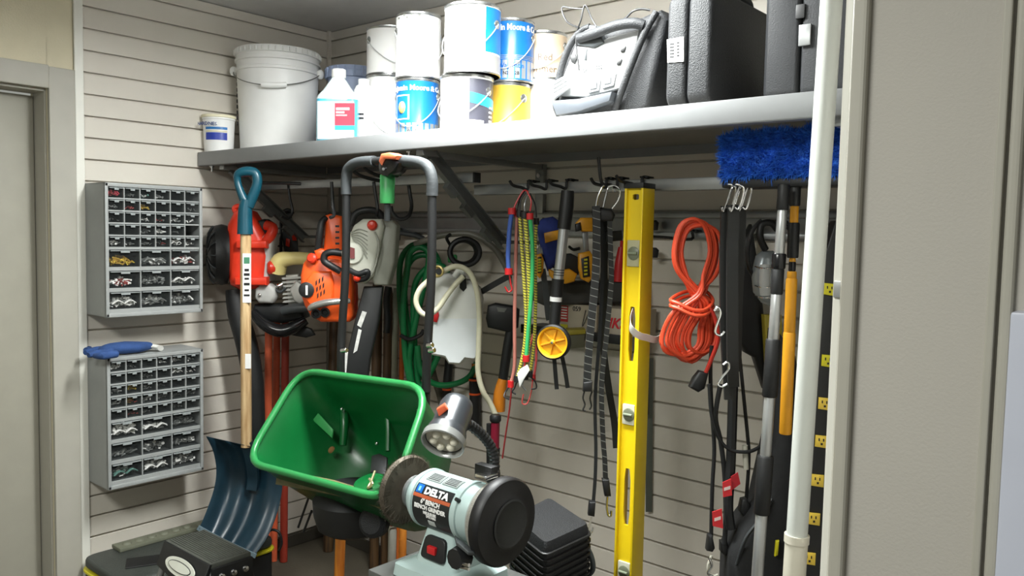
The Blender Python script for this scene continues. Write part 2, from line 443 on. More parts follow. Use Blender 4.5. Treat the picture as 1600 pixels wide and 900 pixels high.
lt = MB(); p = at(1310, 452, y=ys - 0.006); lt.box(p, (0.012, 0.004, 0.022), bev=0.001)
tag(lt.build('strike_plate', ALU), 'small metal catch on the white edge of the doorway', 'catch')

# ceiling lamps the place has (out of the picture)
for nm, (lx, ly, sx, sy), lb in (('ceiling_lamp', (1.64, -0.82, 0.96, 0.20), 'long white ceiling lamp above the closet shelf'), ('ceiling_lamp', (2.0, -2.6, 0.96, 0.56), 'square white ceiling lamp in the room before the closet')):
    t = thing(nm, (lx, ly, 2.275), lb, 'lamp'); hang = sy < .3
    if hang:      # slim tube lamp hung a little below the ceiling, open above and below
        for s_ in (-.4, .4): fm = MB(); fm.cyl((lx + s_, ly, 2.30), (lx + s_, ly, 2.16), .004, n=8); fm.build('hanger', WHITE, t)
        for s_ in (-.05, .05): df = MB(); df.cyl((lx - .45, ly + s_, 2.15), (lx + .45, ly + s_, 2.15), .014, n=14); df.build('lamp_tube', m('lit_diffuser', (255, 250, 238), 0.5, emit=2.0), t)
        for s_ in (-.46, .46): fm = MB(); fm.box((lx + s_, ly, 2.15), (.02, .17, .04), bev=.004); fm.build('end_plate', WHITE, t)
    else:
        fm = MB(); fm.box((lx, ly, 2.288), (sx, sy, 0.022), bev=0.004); fm.build('lamp_housing', WHITE, t)
        df = MB(); df.box((lx, ly, 2.272), (sx - 0.03, sy - 0.03, 0.01), bev=0.002); df.build('diffuser', m('lit_diffuser', (255, 250, 238), 0.5, emit=2.0), t)

# ------------------------------------------------------------------ shelf, brackets, hook bars
SZ = 1.708; SY = -0.63
sh = thing('wall_shelf', (1.3, -0.3, 1.66), 'long grey metal shelf loaded with paint cans and black cases', 'shelf')
MB().box((1.355, -0.31, SZ - 0.006), (2.7, 0.61, 0.012)).build('shelf_board', m('shelf_board_grey', (150, 148, 142), 0.5, var=0.05), sh)
lp = MB(); lp.box((1.355, SY + 0.004, SZ - 0.025), (2.7, 0.008, 0.052), bev=0.0025); lp.box((1.355, SY + 0.016, SZ - 0.05), (2.7, 0.028, 0.004)); lp.build('front_lip', SHELFM, sh)
MB().box((1.355, -0.008, SZ - 0.02), (2.7, 0.006, 0.04)).build('back_flange', SHELFM, sh)
MB().box((0.008, -0.32, SZ - 0.02), (0.006, 0.6, 0.04)).build('end_flange', SHELFM, sh)
for xx in (0.06, 1.2, 2.44, 2.5):
    sc_ = MB()
    sc_.cyl((xx, -0.60, SZ - 0.052), (xx, -0.60, SZ - 0.075), 0.004, n=8); sc_.cyl((xx, -0.60, SZ - 0.052), (xx, -0.60, SZ - 0.057), 0.009, n=8)
    sc_.build('bolt', CHROME, sh)
FB = (-0.415, 1.585)      # front hook bar (y, z)
RB = (-0.335, 1.552)      # rear hook bar
def bracket(x, label):
    t = thing('shelf_bracket', (x, -0.01, 1.2), label, 'bracket', 'steel brackets under the shelf')
    u = MB(); u.box((x, -0.012, 1.50), (0.036, 0.02, 0.32), bev=0.002); u.build('upright', STEEL, t)
    a = MB(); a.box((x, -0.31, 1.649), (0.03, 0.57, 0.018), bev=0.002); a.build('shelf_arm', STEEL, t)
    d = MB()
    A = Vector((x, -0.555, 1.645)); B = Vector((x, -0.215, 1.375)); dd = (B - A); ln = dd.length; dd.normalize(); nz = Vector((1, 0, 0)).cross(dd)
    rm = rot_basis(Vector((1, 0, 0)), dd, nz)
    d.box((A + B) / 2, (0.003, ln, 0.036), rot=rm); 
    for s in (-1, 1): d.box((A + B) / 2 + Vector((0.011 * s + 0.011, 0, 0)) * 0 + nz * 0.017 * s + Vector((0.01, 0, 0)), (0.022, ln, 0.003), rot=rm)
    for k in (0.3, 0.52, 0.8):
        c = A + dd * ln * k + nz * -0.026 + Vector((0.008, 0, 0)); d.box(c, (0.02, 0.05, 0.02), rot=rm)
    d.box((x, -0.12, 1.385), (0.016, 0.21, 0.012), bev=0.002)
    d.build('brace', m('grey_brace', (112, 114, 112), 0.4, 0.5), t)
    for z in (1.37, 1.62):
        b = MB(); b.cyl((x, -0.022, z), (x, -0.029, z), 0.008, n=8); b.build('bolt', CHROME, t)
bracket(0.12, 'leftmost steel shelf bracket, behind the teal handle of the shovel')
bracket(1.24, 'middle notched steel shelf bracket beside the spreader handle')
bracket(2.47, 'rightmost steel shelf bracket, behind the white pole')
def bar(x0, x1, y, z, s, label, mt, endcap=True, name='hook_bar'):
    t = thing(name, ((x0 + x1) / 2, y, z - s / 2), label, 'rail')
    MB().box(((x0 + x1) / 2, y, z), (x1 - x0, s, s), bev=0.002).build('square_tube', mt, t)
    if endcap: MB().box((x1 + 0.002, y, z), (0.006, s * 1.04, s * 1.04), bev=0.0015).build('end_cap', BLACK, t)
bar(0.03, 1.305, FB[0], FB[1], 0.03, 'square steel bar with a black end cap, left of the middle bracket', STEEL)
bar(1.235, 2.7, RB[0], RB[1], 0.032, 'long square steel bar carrying bungee cords, straps and the level', STEEL, False)
wr = MB(); WRZ = at(1062, 352, y=-0.02).z
wr.box((1.36, -0.008, WRZ), (2.68, 0.014, 0.085), bev=0.002); wr.box((1.36, -0.022, WRZ + 0.03), (2.68, 0.018, 0.016), bev=0.002); wr.box((1.36, -0.022, WRZ - 0.03), (2.68, 0.018, 0.016), bev=0.002)
tag(wr.build('wall_rail', STEEL), 'grey horizontal steel rail screwed to the back wall', 'rail')
sl = MB(); sl.box((1.9, -0.004, at(1060, 340, y=0).z), (1.4, 0.008, 0.03), bev=0.002)
tag(sl.build('wall_strip', WHITEP), 'pale narrow strip running above the grey wall rail', 'strip')
def prong(x, y, z, ln, label, up=0.016, r=0.0045, dx=0.0, drop=0.0, group='black hooks along the bars'):
    mb = MB()
    mb.tube([(x, y + 0.01, z + 0.022), (x, y - 0.022, z + 0.02), (x, y - 0.028, z - 0.004), (x + dx * 0.4, y - ln * 0.5, z - drop), (x + dx * 0.8, y - ln * 0.85, z - drop + 0.004), (x + dx, y - ln, z - drop + up)], r, n=8, sub=4)
    mb.box((x, y - 0.0, z + 0.022), (0.024, 0.035, 0.005), bev=0.001)
    return tag(mb.build('hook', BLACK), label, 'hook', group)
def xon(px, y, z_px=300): return at(px, z_px, y=y).x
prong(xon(833, RB[0]), RB[0], RB[1], 0.11, 'black hook holding the bundle of bungee cords')
prong(xon(862, RB[0]), RB[0], RB[1], 0.11, 'empty black hook right of the bungee cord bundle')
prong(xon(893, RB[0]), RB[0], RB[1], 0.11, 'black hook holding the measuring wheel handle')
prong(xon(955, RB[0]), RB[0], RB[1], 0.10, 'black hook holding the wire hooks of the ratchet straps')
prong(xon(972, RB[0]), RB[0], RB[1], 0.12, 'tall black hook just left of the yellow level', up=0.07)
prong(xon(1010, RB[0]), RB[0], RB[1], 0.15, 'black hook through the top hole of the yellow level')
prong(xon(1168, RB[0]), RB[0], RB[1], 0.15, 'black hook holding the black rubber straps')
prong(xon(1215, RB[0]), RB[0], RB[1], 0.14, 'black hook under the blue mop head, left of its pole')
prong(xon(1262, RB[0]), RB[0], RB[1], 0.14, 'black hook under the blue mop head, beside the white pole')

# ------------------------------------------------------------------ small parts cabinets
def cabinet(z0, z1, label, which):
    ya, yb, X = -1.055, -0.700, 0.166; W_ = yb - ya; H = z1 - z0
    t = thing('parts_cabinet', (X / 2, (ya + yb) / 2, z0), label, 'cabinet', 'small parts cabinets on the left wall')
    b = MB(); th = 0.006
    b.box((X / 2, ya + th / 2, (z0 + z1) / 2), (X, th, H), bev=0.002); b.box((X / 2, yb - th / 2, (z0 + z1) / 2), (X, th, H), bev=0.002)
    b.box((X / 2, (ya + yb) / 2, z1 - th / 2), (X, W_, th), bev=0.002); b.box((X / 2, (ya + yb) / 2, z0 + th / 2), (X, W_, th), bev=0.002)
    # front rim
    for (cy, w) in ((ya + 0.006, 0.012), (yb - 0.006, 0.012)): b.box((X - 0.002, cy, (z0 + z1) / 2), (0.012, w, H), bev=0.003)
    for cz in (z1 - 0.007, z0 + 0.007): b.box((X - 0.002, (ya + yb) / 2, cz), (0.012, W_, 0.014), bev=0.003)
    b.build('body', GREYP, t)
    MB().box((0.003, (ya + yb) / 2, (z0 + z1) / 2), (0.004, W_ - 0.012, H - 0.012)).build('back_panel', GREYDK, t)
    zt = z1 - 0.03 * H; ps = 0.0915 * H; pl = 0.158 * H
    yi0 = ya + 0.012; yi1 = yb - 0.012; wi = yi1 - yi0
    rows = [(zt - i * ps, ps - 0.006, 6) for i in range(5)] + [(zt - 5 * ps - 0.004 - i * pl, pl - 0.014, 3) for i in range(3)]
    g = MB(); gf = MB()
    for i, (ztop, h, n) in enumerate(rows):
        nx = rows[i + 1][0] if i + 1 < len(rows) else z0 + 0.012
        g.box((X / 2 - 0.006, (yi0 + yi1) / 2, (ztop - h + nx) / 2), (X - 0.014, wi, max(ztop - h - nx, 0.003)), bev=0.001, seg=1)
        gf.box((X - 0.004, (yi0 + yi1) / 2, (ztop - h + nx) / 2), (.008, wi, max(ztop - h - nx, 0.003)), bev=0.001, seg=1)
        for k in range(1, n): g.box((X / 2 - 0.006, yi0 + wi * k / n, ztop - h / 2), (X - 0.014, 0.0035, h)); gf.box((X - .004, yi0 + wi * k / n, ztop - h / 2), (.007, 0.0035, h))
    g.build('divider_grid', GREYDK, t); gf.build('face_grid', GREYP, t)  # inner dividers darkened for shade, front edges left grey
    protos = {}
    for i, (ztop, h, n) in enumerate(rows):
        for k in range(n):
            w = wi / n - 0.005; yc = yi0 + wi * (k + 0.5) / n
            if which == 'upper' and i == 3 and k == 5: continue     # this drawer is out
            if n not in protos:
                dm = MB(); dm.box((X - 0.004, 0, -h / 2), (0.0016, w, h - 0.003)); dm.box((X - 0.06, 0, -h + 0.003), (0.11, w, 0.0014))
                for s in (-1, 1): dm.box((X - 0.06, s * (w / 2 - 0.0008), -h / 2 - 0.003), (0.11, 0.0014, h - 0.008))
                pm = MB(); pm.box((X + 0.0005, 0, -0.0035), (0.009, w * 0.96, 0.003), bev=0.0008); pm.box((X + 0.004, 0, -0.007), (0.0015, w * 0.3, 0.007))
                o = dm.build('drawer', CLEAR, smooth=False, origin=(0, 0, 0)); q = pm.build('pull', m('pull_plastic', (150, 156, 156), 0.3), smooth=False, origin=(0, 0, 0))
                q.parent = o; o.parent = t; protos[n] = o
            else:
                o = protos[n].copy(); COL.objects.link(o); o.parent = t
                for ch in [c for c in bpy.data.objects if c.parent is protos[n]]:
                    c2 = ch.copy(); COL.objects.link(c2); c2.parent = o
            o.location = Vector((0, yc, ztop)) - t.location
    return rows, yi0, wi, X
HW = {'white': m('white_parts', (232, 232, 228), 0.4), 'silver': m('silver_parts', (140, 142, 140), 0.4, 0.4), 'brass': m('brass_parts', (196, 160, 66), 0.35, 0.6),
      'grey': m('grey_parts', (92, 94, 92), 0.5), 'pink': m('pink_parts', (214, 74, 92), 0.5), 'yellow': m('yellow_parts', (196, 168, 50), 0.5), 'red': m('red_parts', (130, 40, 36), 0.5), 'black': BLACK, 'teal': m('teal_parts', (90, 130, 120), 0.5)}
ORD = ['leftmost', 'second', 'third', 'fourth', 'fifth', 'rightmost']; ORD3 = ['left', 'middle', 'right']
ROWN = ['top', 'second', 'third', 'fourth', 'fifth', 'sixth', 'seventh', 'bottom']
def contents(cab, which, i, k, kinds, amt, what, big=False):
    rows, yi0, wi, X = cab; ztop, h, n = rows[i]; w = wi / n - 0.008; yc = yi0 + wi * (k + 0.5) / n; zf = ztop - h + 0.0042
    mb = MB(); mats = [HW[a] for a in kinds]; nn = int(26 * amt) if n == 6 else int(60 * amt)
    for j in range(nn):
        s = (0.0035 if n == 6 else 0.0055) * R_.uniform(0.7, 1.5); y = yc + R_.uniform(-0.5, 0.5) * (w - 4 * s); x = X - 0.0075 - s * 2.2 - R_.random() * 0.03
        z = zf + s + R_.random() * (h * 0.42 * amt) * (1 - abs(y - yc) / w); mb.slot(j % len(mats))
        sty = R_.random(); d = Vector((R_.uniform(-0.4, 0.4), R_.uniform(-1, 1), R_.uniform(-0.3, 0.3))).normalized()
        ax = d * s * 1.6
        if sty < 0.55: mb.cyl(Vector((x, y, z)) - ax, Vector((x, y, z)) + ax, s * 0.45, n=6)
        elif sty < 0.8: mb.box((x, y, z), (s * 1.4, s * 2.0, s * 0.9), rot=Matrix.Rotation(R_.uniform(0, 3), 3, 'X'))
        else: mb.sph((x, y, z), s * 0.9, u=7, v=5)
    if big:
        for j in range(2):
            mb.slot(0); y = yc + (j - 0.5) * w * 0.42
            mb.tube([(X - 0.012, y - w * 0.2, zf + h * 0.2), (X - 0.014, y, zf + h * 0.42), (X - 0.012, y + w * 0.2, zf + h * 0.24)], [h * 0.08, h * 0.16, h * 0.09], n=7, sub=3, flat=0.35)
    o = mb.build('loose_parts', mats)
    r = ROWN[i]; c = (ORD if n == 6 else ORD3)[k]
    return tag(o, f'{what} in the {c} drawer of the {r} row, {which} cabinet', 'hardware', 'hardware kept in clear drawers', 'stuff')
C1 = cabinet(1.096, 1.562, 'grey parts cabinet with clear drawers, the upper of two on the left wall', 'upper')
C2 = cabinet(0.488, 0.956, 'grey parts cabinet under the blue glove, the lower of two on the left wall', 'lower')
for (i, k, kd, a, wd, bg) in [(0, 0, ['pink', 'pink', 'red'], 1.3, 'pink red plastic plugs', 0), (0, 2, ['teal', 'white'], .5, 'small teal and white bits', 0), (0, 3, ['white', 'silver'], .5, 'small white bits', 0), (0, 1, ['grey'], .4, 'grey bits', 0),
        (1, 0, ['grey', 'silver'], .5, 'grey screws', 0), (1, 1, ['red'], .3, 'dark red bits', 0), (1, 2, ['yellow', 'brass'], .9, 'yellow anchors', 0), (1, 5, ['grey'], .5, 'dark grey bits', 0), (2, 2, ['silver', 'white'], .5, 'silver screws', 0), (2, 3, ['grey', 'red'], .6, 'grey and brown bits', 0),
        (2, 4, ['white', 'silver'], .7, 'white and silver bits', 0), (2, 5, ['white', 'grey'], .5, 'white and grey bits', 0), (2, 0, ['grey'], .3, 'grey bits', 0), (3, 2, ['silver', 'grey'], .9, 'silver nuts', 0), (3, 3, ['white', 'white'], .9, 'bright white caps', 0), (3, 4, ['grey'], .6, 'grey pins', 0),
        (4, 0, ['silver', 'white'], .8, 'silver and white screws', 0), (4, 1, ['silver', 'grey'], .6, 'grey nails', 0), (4, 2, ['silver', 'grey'], .5, 'silver nails', 0), (4, 3, ['red', 'grey'], .6, 'brown red bits', 0), (4, 4, ['white', 'white', 'silver'], 1.4, 'large white plugs', 1), (4, 5, ['white', 'grey'], .5, 'white and grey bits', 0),
        (5, 0, ['brass', 'brass', 'yellow'], 1.0, 'brass screws', 0), (5, 1, ['silver', 'white'], .7, 'bagged silver screws', 1), (5, 2, ['white', 'white', 'red'], 1.0, 'white fittings and a red one', 1), (6, 0, ['white', 'white', 'red'], .9, 'white plastic anchors', 0), (6, 1, ['grey', 'silver'], 1.1, 'grey bits in a bag', 0),
        (6, 2, ['white', 'grey'], .6, 'a white roll and small bits', 1), (7, 0, ['white', 'silver', 'white'], 1.3, 'white pipe clips', 1), (7, 1, ['silver', 'white'], 1.1, 'bagged pale parts', 1), (7, 2, ['silver', 'white', 'grey'], 1.1, 'long silver bits', 0)]:
    contents(C1, 'upper', i, k, kd, a, wd, bg)
for (i, k, kd, a, wd, bg) in [(0, 0, ['white', 'white'], 1.1, 'white plugs', 0), (0, 1, ['grey'], .4, 'dark bits', 0), (0, 3, ['white', 'grey'], .7, 'a white cap among bits', 0), (0, 4, ['silver', 'white'], 1.1, 'silver strips', 0), (0, 5, ['grey', 'white'], .5, 'grey bits', 0), (1, 2, ['grey'], .6, 'grey pins', 0), (1, 4, ['white', 'white'], 1.3, 'white cable ends', 1), (1, 5, ['white', 'grey'], .6, 'pale grey bits', 0),
        (2, 0, ['silver', 'white'], .6, 'silver washers', 0), (2, 1, ['yellow', 'brass'], 1.1, 'yellow anchors', 0), (2, 2, ['silver', 'grey'], 1.1, 'silver nuts', 0), (2, 3, ['grey'], .5, 'grey bits', 0), (3, 0, ['white', 'silver'], .7, 'round white caps', 0), (3, 1, ['brass', 'red'], .9, 'orange brown bits', 0), (3, 2, ['silver', 'white'], .6, 'silver pins', 0), (3, 3, ['silver', 'grey'], .8, 'silver screws', 0), (3, 4, ['grey', 'silver'], .7, 'silver nails', 0),
        (3, 5, ['silver', 'grey'], 1.1, 'grey nuts', 0), (4, 1, ['grey', 'red'], .6, 'grey rods', 0), (4, 2, ['grey'], .4, 'dark bits', 0), (4, 4, ['silver', 'grey'], .8, 'grey washers', 0), (5, 0, ['white', 'white'], 1.6, 'heap of large white caps', 1), (5, 1, ['white', 'silver'], .9, 'white paper and rods', 1), (5, 2, ['silver', 'grey'], 1.0, 'bagged silver fittings', 0), (6, 0, ['grey', 'silver'], .5, 'few grey screws', 0),
        (6, 1, ['silver', 'white', 'grey'], .9, 'silver hinges', 0), (6, 2, ['white', 'grey', 'silver'], .8, 'white knobs', 0), (7, 0, ['teal', 'silver', 'white'], 1.0, 'long pale rods', 1), (7, 1, ['white', 'white', 'silver'], 1.4, 'white plastic bags', 1), (7, 2, ['silver', 'white'], 1.3, 'tangled silver wire', 0)]:
    contents(C2, 'lower', i, k, kd, a, wd, bg)
# blue work glove on the lower cabinet
gz = 0.957
gl = thing('work_glove', (0.1, -0.95, gz), 'blue knitted work glove with a white cuff on the lower parts cabinet', 'glove')
BG = m('blue_glove', (44, 74, 128), 0.85, var=0.15, scale=30, bump=0.6, bscale=400)
def gp(px, py, x): 
    return at(px, py, x=x)
gmb = MB()
pa = at(205, 540, z=gz + 0.022); pb = at(165, 545, z=gz + 0.022)
gmb.tube([at(232, 540, z=gz + .02), at(215, 542, z=gz + .022), at(195, 543, z=gz + .024), at(172, 545, z=gz + .022), at(158, 547, z=gz + .016)], [0.022, 0.032, 0.036, 0.032, 0.02], n=14, sub=4, flat=0.62, updir=Vector((1, 0, 0)))
for (a, b, c) in [((176, 540), (152, 540), (134, 547)), ((176, 545), (150, 547), (133, 551)), ((178, 550), (152, 552), (138, 555)), ((190, 536), (168, 532), (150, 535)), ((182, 553), (162, 556), (148, 556))]:
    gmb.tube([at(a[0], a[1], z=gz + .016), at(b[0], b[1], z=gz + .015), at(c[0], c[1], z=gz + .012)], [0.013, 0.013, 0.009], n=9, sub=4)
gmb.build('glove_palm', BG, gl)
cf = MB(); cf.tube([at(228, 541, z=gz + .02), at(238, 541, z=gz + .018), at(251, 544, z=gz + .012)], [0.024, 0.017, 0.021], n=12, sub=4, flat=0.5, updir=Vector((1, 0, 0))); cf.build('cuff', m('white_knit', (222, 222, 216), 0.9, bump=0.5, bscale=400), gl)

# ------------------------------------------------------------------ things on the shelf
def upright_at(pxl, pxr, y, zpx=200):
    c = at((pxl + pxr) / 2, zpx, y=y); dep = CAMROT[2].dot(c - CAM); r = (pxr - pxl) / 2 * dep / FPX
    # the axis lies one radius behind the visible edge plane
    return Vector((c.x, c.y, 0)), r, dep
def can(pxl, pxr, ytop, y, z0, body, label, group='paint cans on the shelf', bail=True, lid=TIN, ztop=None, seed=0, earang=0.9, sweep=1):
    c, r, dep = upright_at(pxl, pxr, y); r *= 0.985
    zt = at((pxl + pxr) / 2, ytop, y=y).z if ztop is None else ztop
    t = thing('paint_can', (c.x, c.y, z0), label, 'paint can', group)
    b = MB(); b.lathe([(r * 0.97, z0), (r, z0 + 0.003), (r, z0 + 0.006), (r * 0.975, z0 + 0.009), (r * 0.975, zt - 0.012), (r * 0.985, zt - 0.010)], (c.x, c.y, 0), n=44); b.build('body', body, t)
    q = MB(); q.lathe([(r * 0.985, zt - 0.010), (r, zt - 0.008), (r, zt - 0.001), (r * 0.985, zt), (r * 0.9, zt), (r * 0.87, zt - 0.006), (r * 0.8, zt - 0.007), (0, zt - 0.007)], (c.x, c.y, 0), n=44); q.build('lid', lid, t)
    q = MB(); q.lathe([(r * 0.97, z0), (r * 1.01, z0 + 0.001), (r * 1.01, z0 + 0.005), (r * 0.98, z0 + 0.007)], (c.x, c.y, 0), n=44); q.build('bottom_rim', TIN, t)
    if bail:
        h = zt - z0; ze = z0 + h * 0.72; e = []
        for a in (earang, earang + math.pi):
            d = NN * math.cos(a) + RR * math.sin(a); e.append(d)
            em = MB(); p = Vector((c.x, c.y, ze)) + d * r * 0.975; em.lathe([(0.013, 0), (0.013, 0.002), (0.008, 0.005), (0.0, 0.006)], p, d, n=14); em.build('handle_ear', TIN, t)
        pts = []
        for i in range(13):
            a = earang + (math.pi * i / 12) * -1 * sweep; d = NN * math.cos(a) + RR * math.sin(a)
            pts.append(Vector((c.x, c.y, ze - math.sin(math.pi * i / 12) * h * 0.52)) + d * (r * 1.02 + 0.003))
        w = MB(); w.tube(pts, 0.0016, n=6, sub=2); w.build('bail_handle', m('bail_wire', (205, 208, 208), 0.3, 0.6), t)
    return t, Vector((c.x, c.y, 0)), r, z0, zt
CANW = m('white_can_label', (240, 240, 238), 0.35, var=0.01); CANB = m('blue_can_label', (22, 104, 178), 0.28, var=0.05, scale=5); CANG = m('golden_can_label', (222, 186, 74), 0.35, 0.25, var=0.05)
CANK = m('charcoal_label', (62, 62, 72), 0.35); CANBE = m('beige_can_label', (214, 192, 166), 0.4); CYAN = m('cyan_stripe', (40, 160, 214), 0.35); SILVL = m('silver_label', (170, 172, 174), 0.3, 0.6)
# column by the jug
t, c, r, z0, zt1 = can(571, 646, 122, -0.27, SZ, CANW, 'plain white paint can on the shelf, under another and left of the blue label', earang=1.9)
can(571, 646, 48, -0.27, zt1, CANW, 'plain white paint can stacked left of the tallest white one', earang=2.2)
o = MB()
t2, c2, r2, za, zb = t, c, r, z0, zt1
pt = MB(); patch(pt, c, NN, r, -0.75, 0.15, zt1 + 0.012 - zt1 + (zt1 - z0) * 0 + 0.0, 0.03) if False else None
# blue label can with white one above
t, c, r, z0, zt = can(617, 686, 127, -0.45, SZ, CANB, 'blue-labelled paint can at the front of the shelf under a white can', earang=1.35)
b = MB(); patch(b, c, NN, r * 0.975, -1.5, 1.5, z0 + 0.012, z0 + (zt - z0) * 0.26); b.build('silver_band', SILVL, t)
b = MB(); patch(b, c, NN, r * 0.975, -1.05, -0.25, z0 + 0.06, z0 + (zt - z0) * 0.72, off=0.0012); b.build('label_frame', CANW, t)
b = MB(); patch(b, c, NN, r * 0.975, -1.0, -0.32, z0 + 0.064, z0 + (zt - z0) * 0.7, off=0.0018); b.build('label_panel', CANB, t)
b = MB(); b.sph(c + (NN * math.cos(-0.62) + RR * math.sin(-0.62)) * (r * 0.976) + UP * (z0 + 0.098), 0.013, sc=(1, 1, 1.5)); b.build('label_emblem', m('emblem_gold', (190, 176, 90), 0.5), t)
txt('lettering', 'Benjamin Moore & Co.', 0.023, c + NN * r * 0.975 + UP * (z0 + (zt - z0) * 0.83), RR, UP, WHITE, t, radius=r * 0.975 + 0.0008, bold=0.0006)
txt('lettering', 'Wall Satin', 0.012, c + NN * r * 0.975 + UP * (z0 + (zt - z0) * 0.13), RR, UP, INKB, t, radius=r * 0.975 + 0.0008)
t, c, r, z0, zt = can(616, 688, 27, -0.45, zt, CANW, 'tall plain white paint can standing on the front blue-labelled can', earang=2.0)
b = MB()
for (a, dz) in ((-0.95, 0.0), (-0.6, 0.006), (-0.45, -0.002), (-0.25, 0.006), (0.1, 0.004)): patch(b, c, NN, r * 0.985, a, a + 0.1, zt - 0.02 + dz, zt - 0.014 + dz, n=3)
b.build('paint_drips', m('drip_grey', (120, 122, 116), 0.6), t)
# charcoal and white can with the tall one above
t, c, r, z0, zt = can(686, 771, 122, -0.5, SZ, CANW, 'white paint can with charcoal label and cyan stripe, front of the shelf', earang=1.0)
b = MB(); patch(b, c, NN, r * 0.975, 0.15, 1.6, z0 + 0.008, zt - 0.014); b.build('charcoal_label', CANK, t)
b = MB(); patch(b, c, NN, r * 0.975, 0.15, 1.6, z0 + 0.082, z0 + 0.112, off=0.0014, zf=lambda u: (-0.018 * u, -0.018 * u)); b.build('cyan_stripe', CYAN, t)
b = MB(); patch(b, c, NN, r * 0.975, 0.16, 0.75, z0 + 0.008, z0 + 0.032, off=0.0014); b.build('white_panel', CANW, t)
for k in range(4):
    b = MB(); patch(b, c, NN, r * 0.975, 1.05, 1.25, z0 + 0.03 + k * 0.013, z0 + 0.035 + k * 0.013, off=0.0016); b.build('white_dash', CANW, t)
t, c, r, z0, zt = can(691, 781, 14, -0.5, zt, CANW, 'paint can overexposed to white, with a dark blue edge, top of the front stack', earang=1.05)  # overexposed left side put into the white body colour
b = MB(); patch(b, c, NN, r * 0.975, 0.52, 1.7, z0 + 0.06, zt - 0.012); b.build('blue_label', CANB, t)
b = MB(); patch(b, c, NN, r * 0.975, 0.52, 1.7, z0 + 0.008, z0 + 0.055); b.build('silver_band', SILVL, t)
# gold can and blue can
t, c, r, z0, zt = can(757, 829, 134, -0.33, SZ, CANG, 'golden yellow paint can at the front of the shelf', earang=0.75)
t, c, r, z0, zt = can(761, 833, 37, -0.33, zt, CANB, 'blue and silver paint can standing on the golden one', earang=1.2)
b = MB(); patch(b, c, NN, r * 0.975, -1.5, 1.5, z0 + 0.01, z0 + (zt - z0) * 0.34); b.build('silver_band', SILVL, t)
for k in range(3):
    b = MB(); patch(b, c, NN, r * 0.975, -1.5, 1.5, z0 + (zt - z0) * (0.36 + 0.025 * k), z0 + (zt - z0) * (0.36 + 0.025 * k) + 0.0016, off=0.0012); b.build('pinstripe', SILVL, t)
txt('lettering', 'Benjamin Moore & Co.', 0.026, c + NN * r * 0.975 + UP * (z0 + (zt - z0) * 0.85) + RR * -0.0, RR, UP, WHITE, t, radius=r * 0.975 + 0.0008, sx=0.8, bold=0.0006)
txt('lettering', 'Wall Satin', 0.02, c + NN * r * 0.975 + UP * (z0 + (zt - z0) * 0.25), RR, UP, BLUE, t, radius=r * 0.975 + 0.0012, bold=0.0004)
txt('lettering', 'N215 2B', 0.014, c + NN * r * 0.975 + UP * (z0 + (zt - z0) * 0.13), RR, UP, INKB, t, radius=r * 0.975 + 0.0012, bold=0.0003)
# beige can on a white tub
c, r, dep = upright_at(822, 872, -0.24)
ztt = at(846, 128, y=-0.24).z
tb = MB(); tb.lathe([(r * 0.88, SZ), (r * 0.9, SZ + 0.003), (r * 0.98, ztt - 0.02), (r * 1.02, ztt - 0.018), (r * 1.02, ztt - 0.002), (r, ztt), (0, ztt)], (c.x, c.y, 0), n=36)
tag(tb.build('plastic_tub', WHITE), 'plain white plastic tub under the beige can', 'tub')
t, c, r, z0, zt = can(812, 884, 56, -0.22, ztt + 0.001, CANBE, 'beige paint can beside the jump starter', earang=1.1)
txt('lettering', 'Red', 0.03, c + NN * r * 0.975 + UP * (z0 + (zt - z0) * 0.44), RR, UP, m('brown_ink', (110, 92, 78), 0.5), t, radius=r * 0.975 + 0.0008)
txt('lettering', 'primer.', 0.03, c + NN * r * 0.975 + UP * (z0 + (zt - z0) * 0.2), RR, UP, MATS['brown_ink'], t, radius=r * 0.975 + 0.0008)
# five gallon pail
c, r, dep = upright_at(366, 494, -0.36); zt = at(430, 84, y=-0.36).z; c = Vector((c.x + 0.02, c.y, 0))
t = thing('plastic_pail', (c.x, c.y, SZ), 'large white plastic pail with wire handle on the shelf', 'pail')
b = MB(); b.lathe([(r * 0.86, SZ), (r * 0.87, SZ + 0.004), (r * 0.955, zt - 0.09), (r * 0.985, zt - 0.088), (r * 0.99, zt - 0.078), (r * 0.955, zt - 0.075), (r * 0.96, zt - 0.052), (r, zt - 0.05), (r, zt - 0.042), (r * 0.965, zt - 0.04), (r * 0.965, zt - 0.022), (r * 0.93, zt - 0.02)], c, n=64); b.build('body', WHITE, t)
b = MB(); b.lathe([(r * 0.97, zt - 0.026), (r * 1.0, zt - 0.024), (r * 1.0, zt - 0.004), (r * 0.98, zt), (r * 0.93, zt), (r * 0.92, zt - 0.008), (0, zt - 0.009)], c, n=64)
for k in range(40):
    a = 2 * math.pi * k / 40; b.box(c + Vector((math.cos(a) * r, math.sin(a) * r, zt - 0.014)), (0.006, 0.006, 0.016))
b.build('lid', WHITE, t)
pts = []
for i in range(17):
    a = -1.35 + 2.9 * i / 16; d = NN * math.cos(a) + RR * math.sin(a); pts.append(c + d * (r * 1.0 + 0.004) + UP * (zt - 0.083 - 0.075 * math.sin(math.pi * i / 16)))
b = MB(); b.tube(pts, 0.002, n=6, sub=2); b.build('wire_handle', m('handle_wire', (120, 120, 116), 0.4, 0.6), t)
gpnts = pts[7:11]; b = MB(); b.tube(gpnts, 0.011, n=12, sub=3); b.build('hand_grip', WHITE, t)
for s_ in (0, -1):
    p = pts[s_]; b = MB(); b.sph(p, 0.016, sc=(1, 1, 1.2)); b.build('handle_ear', WHITE, t)
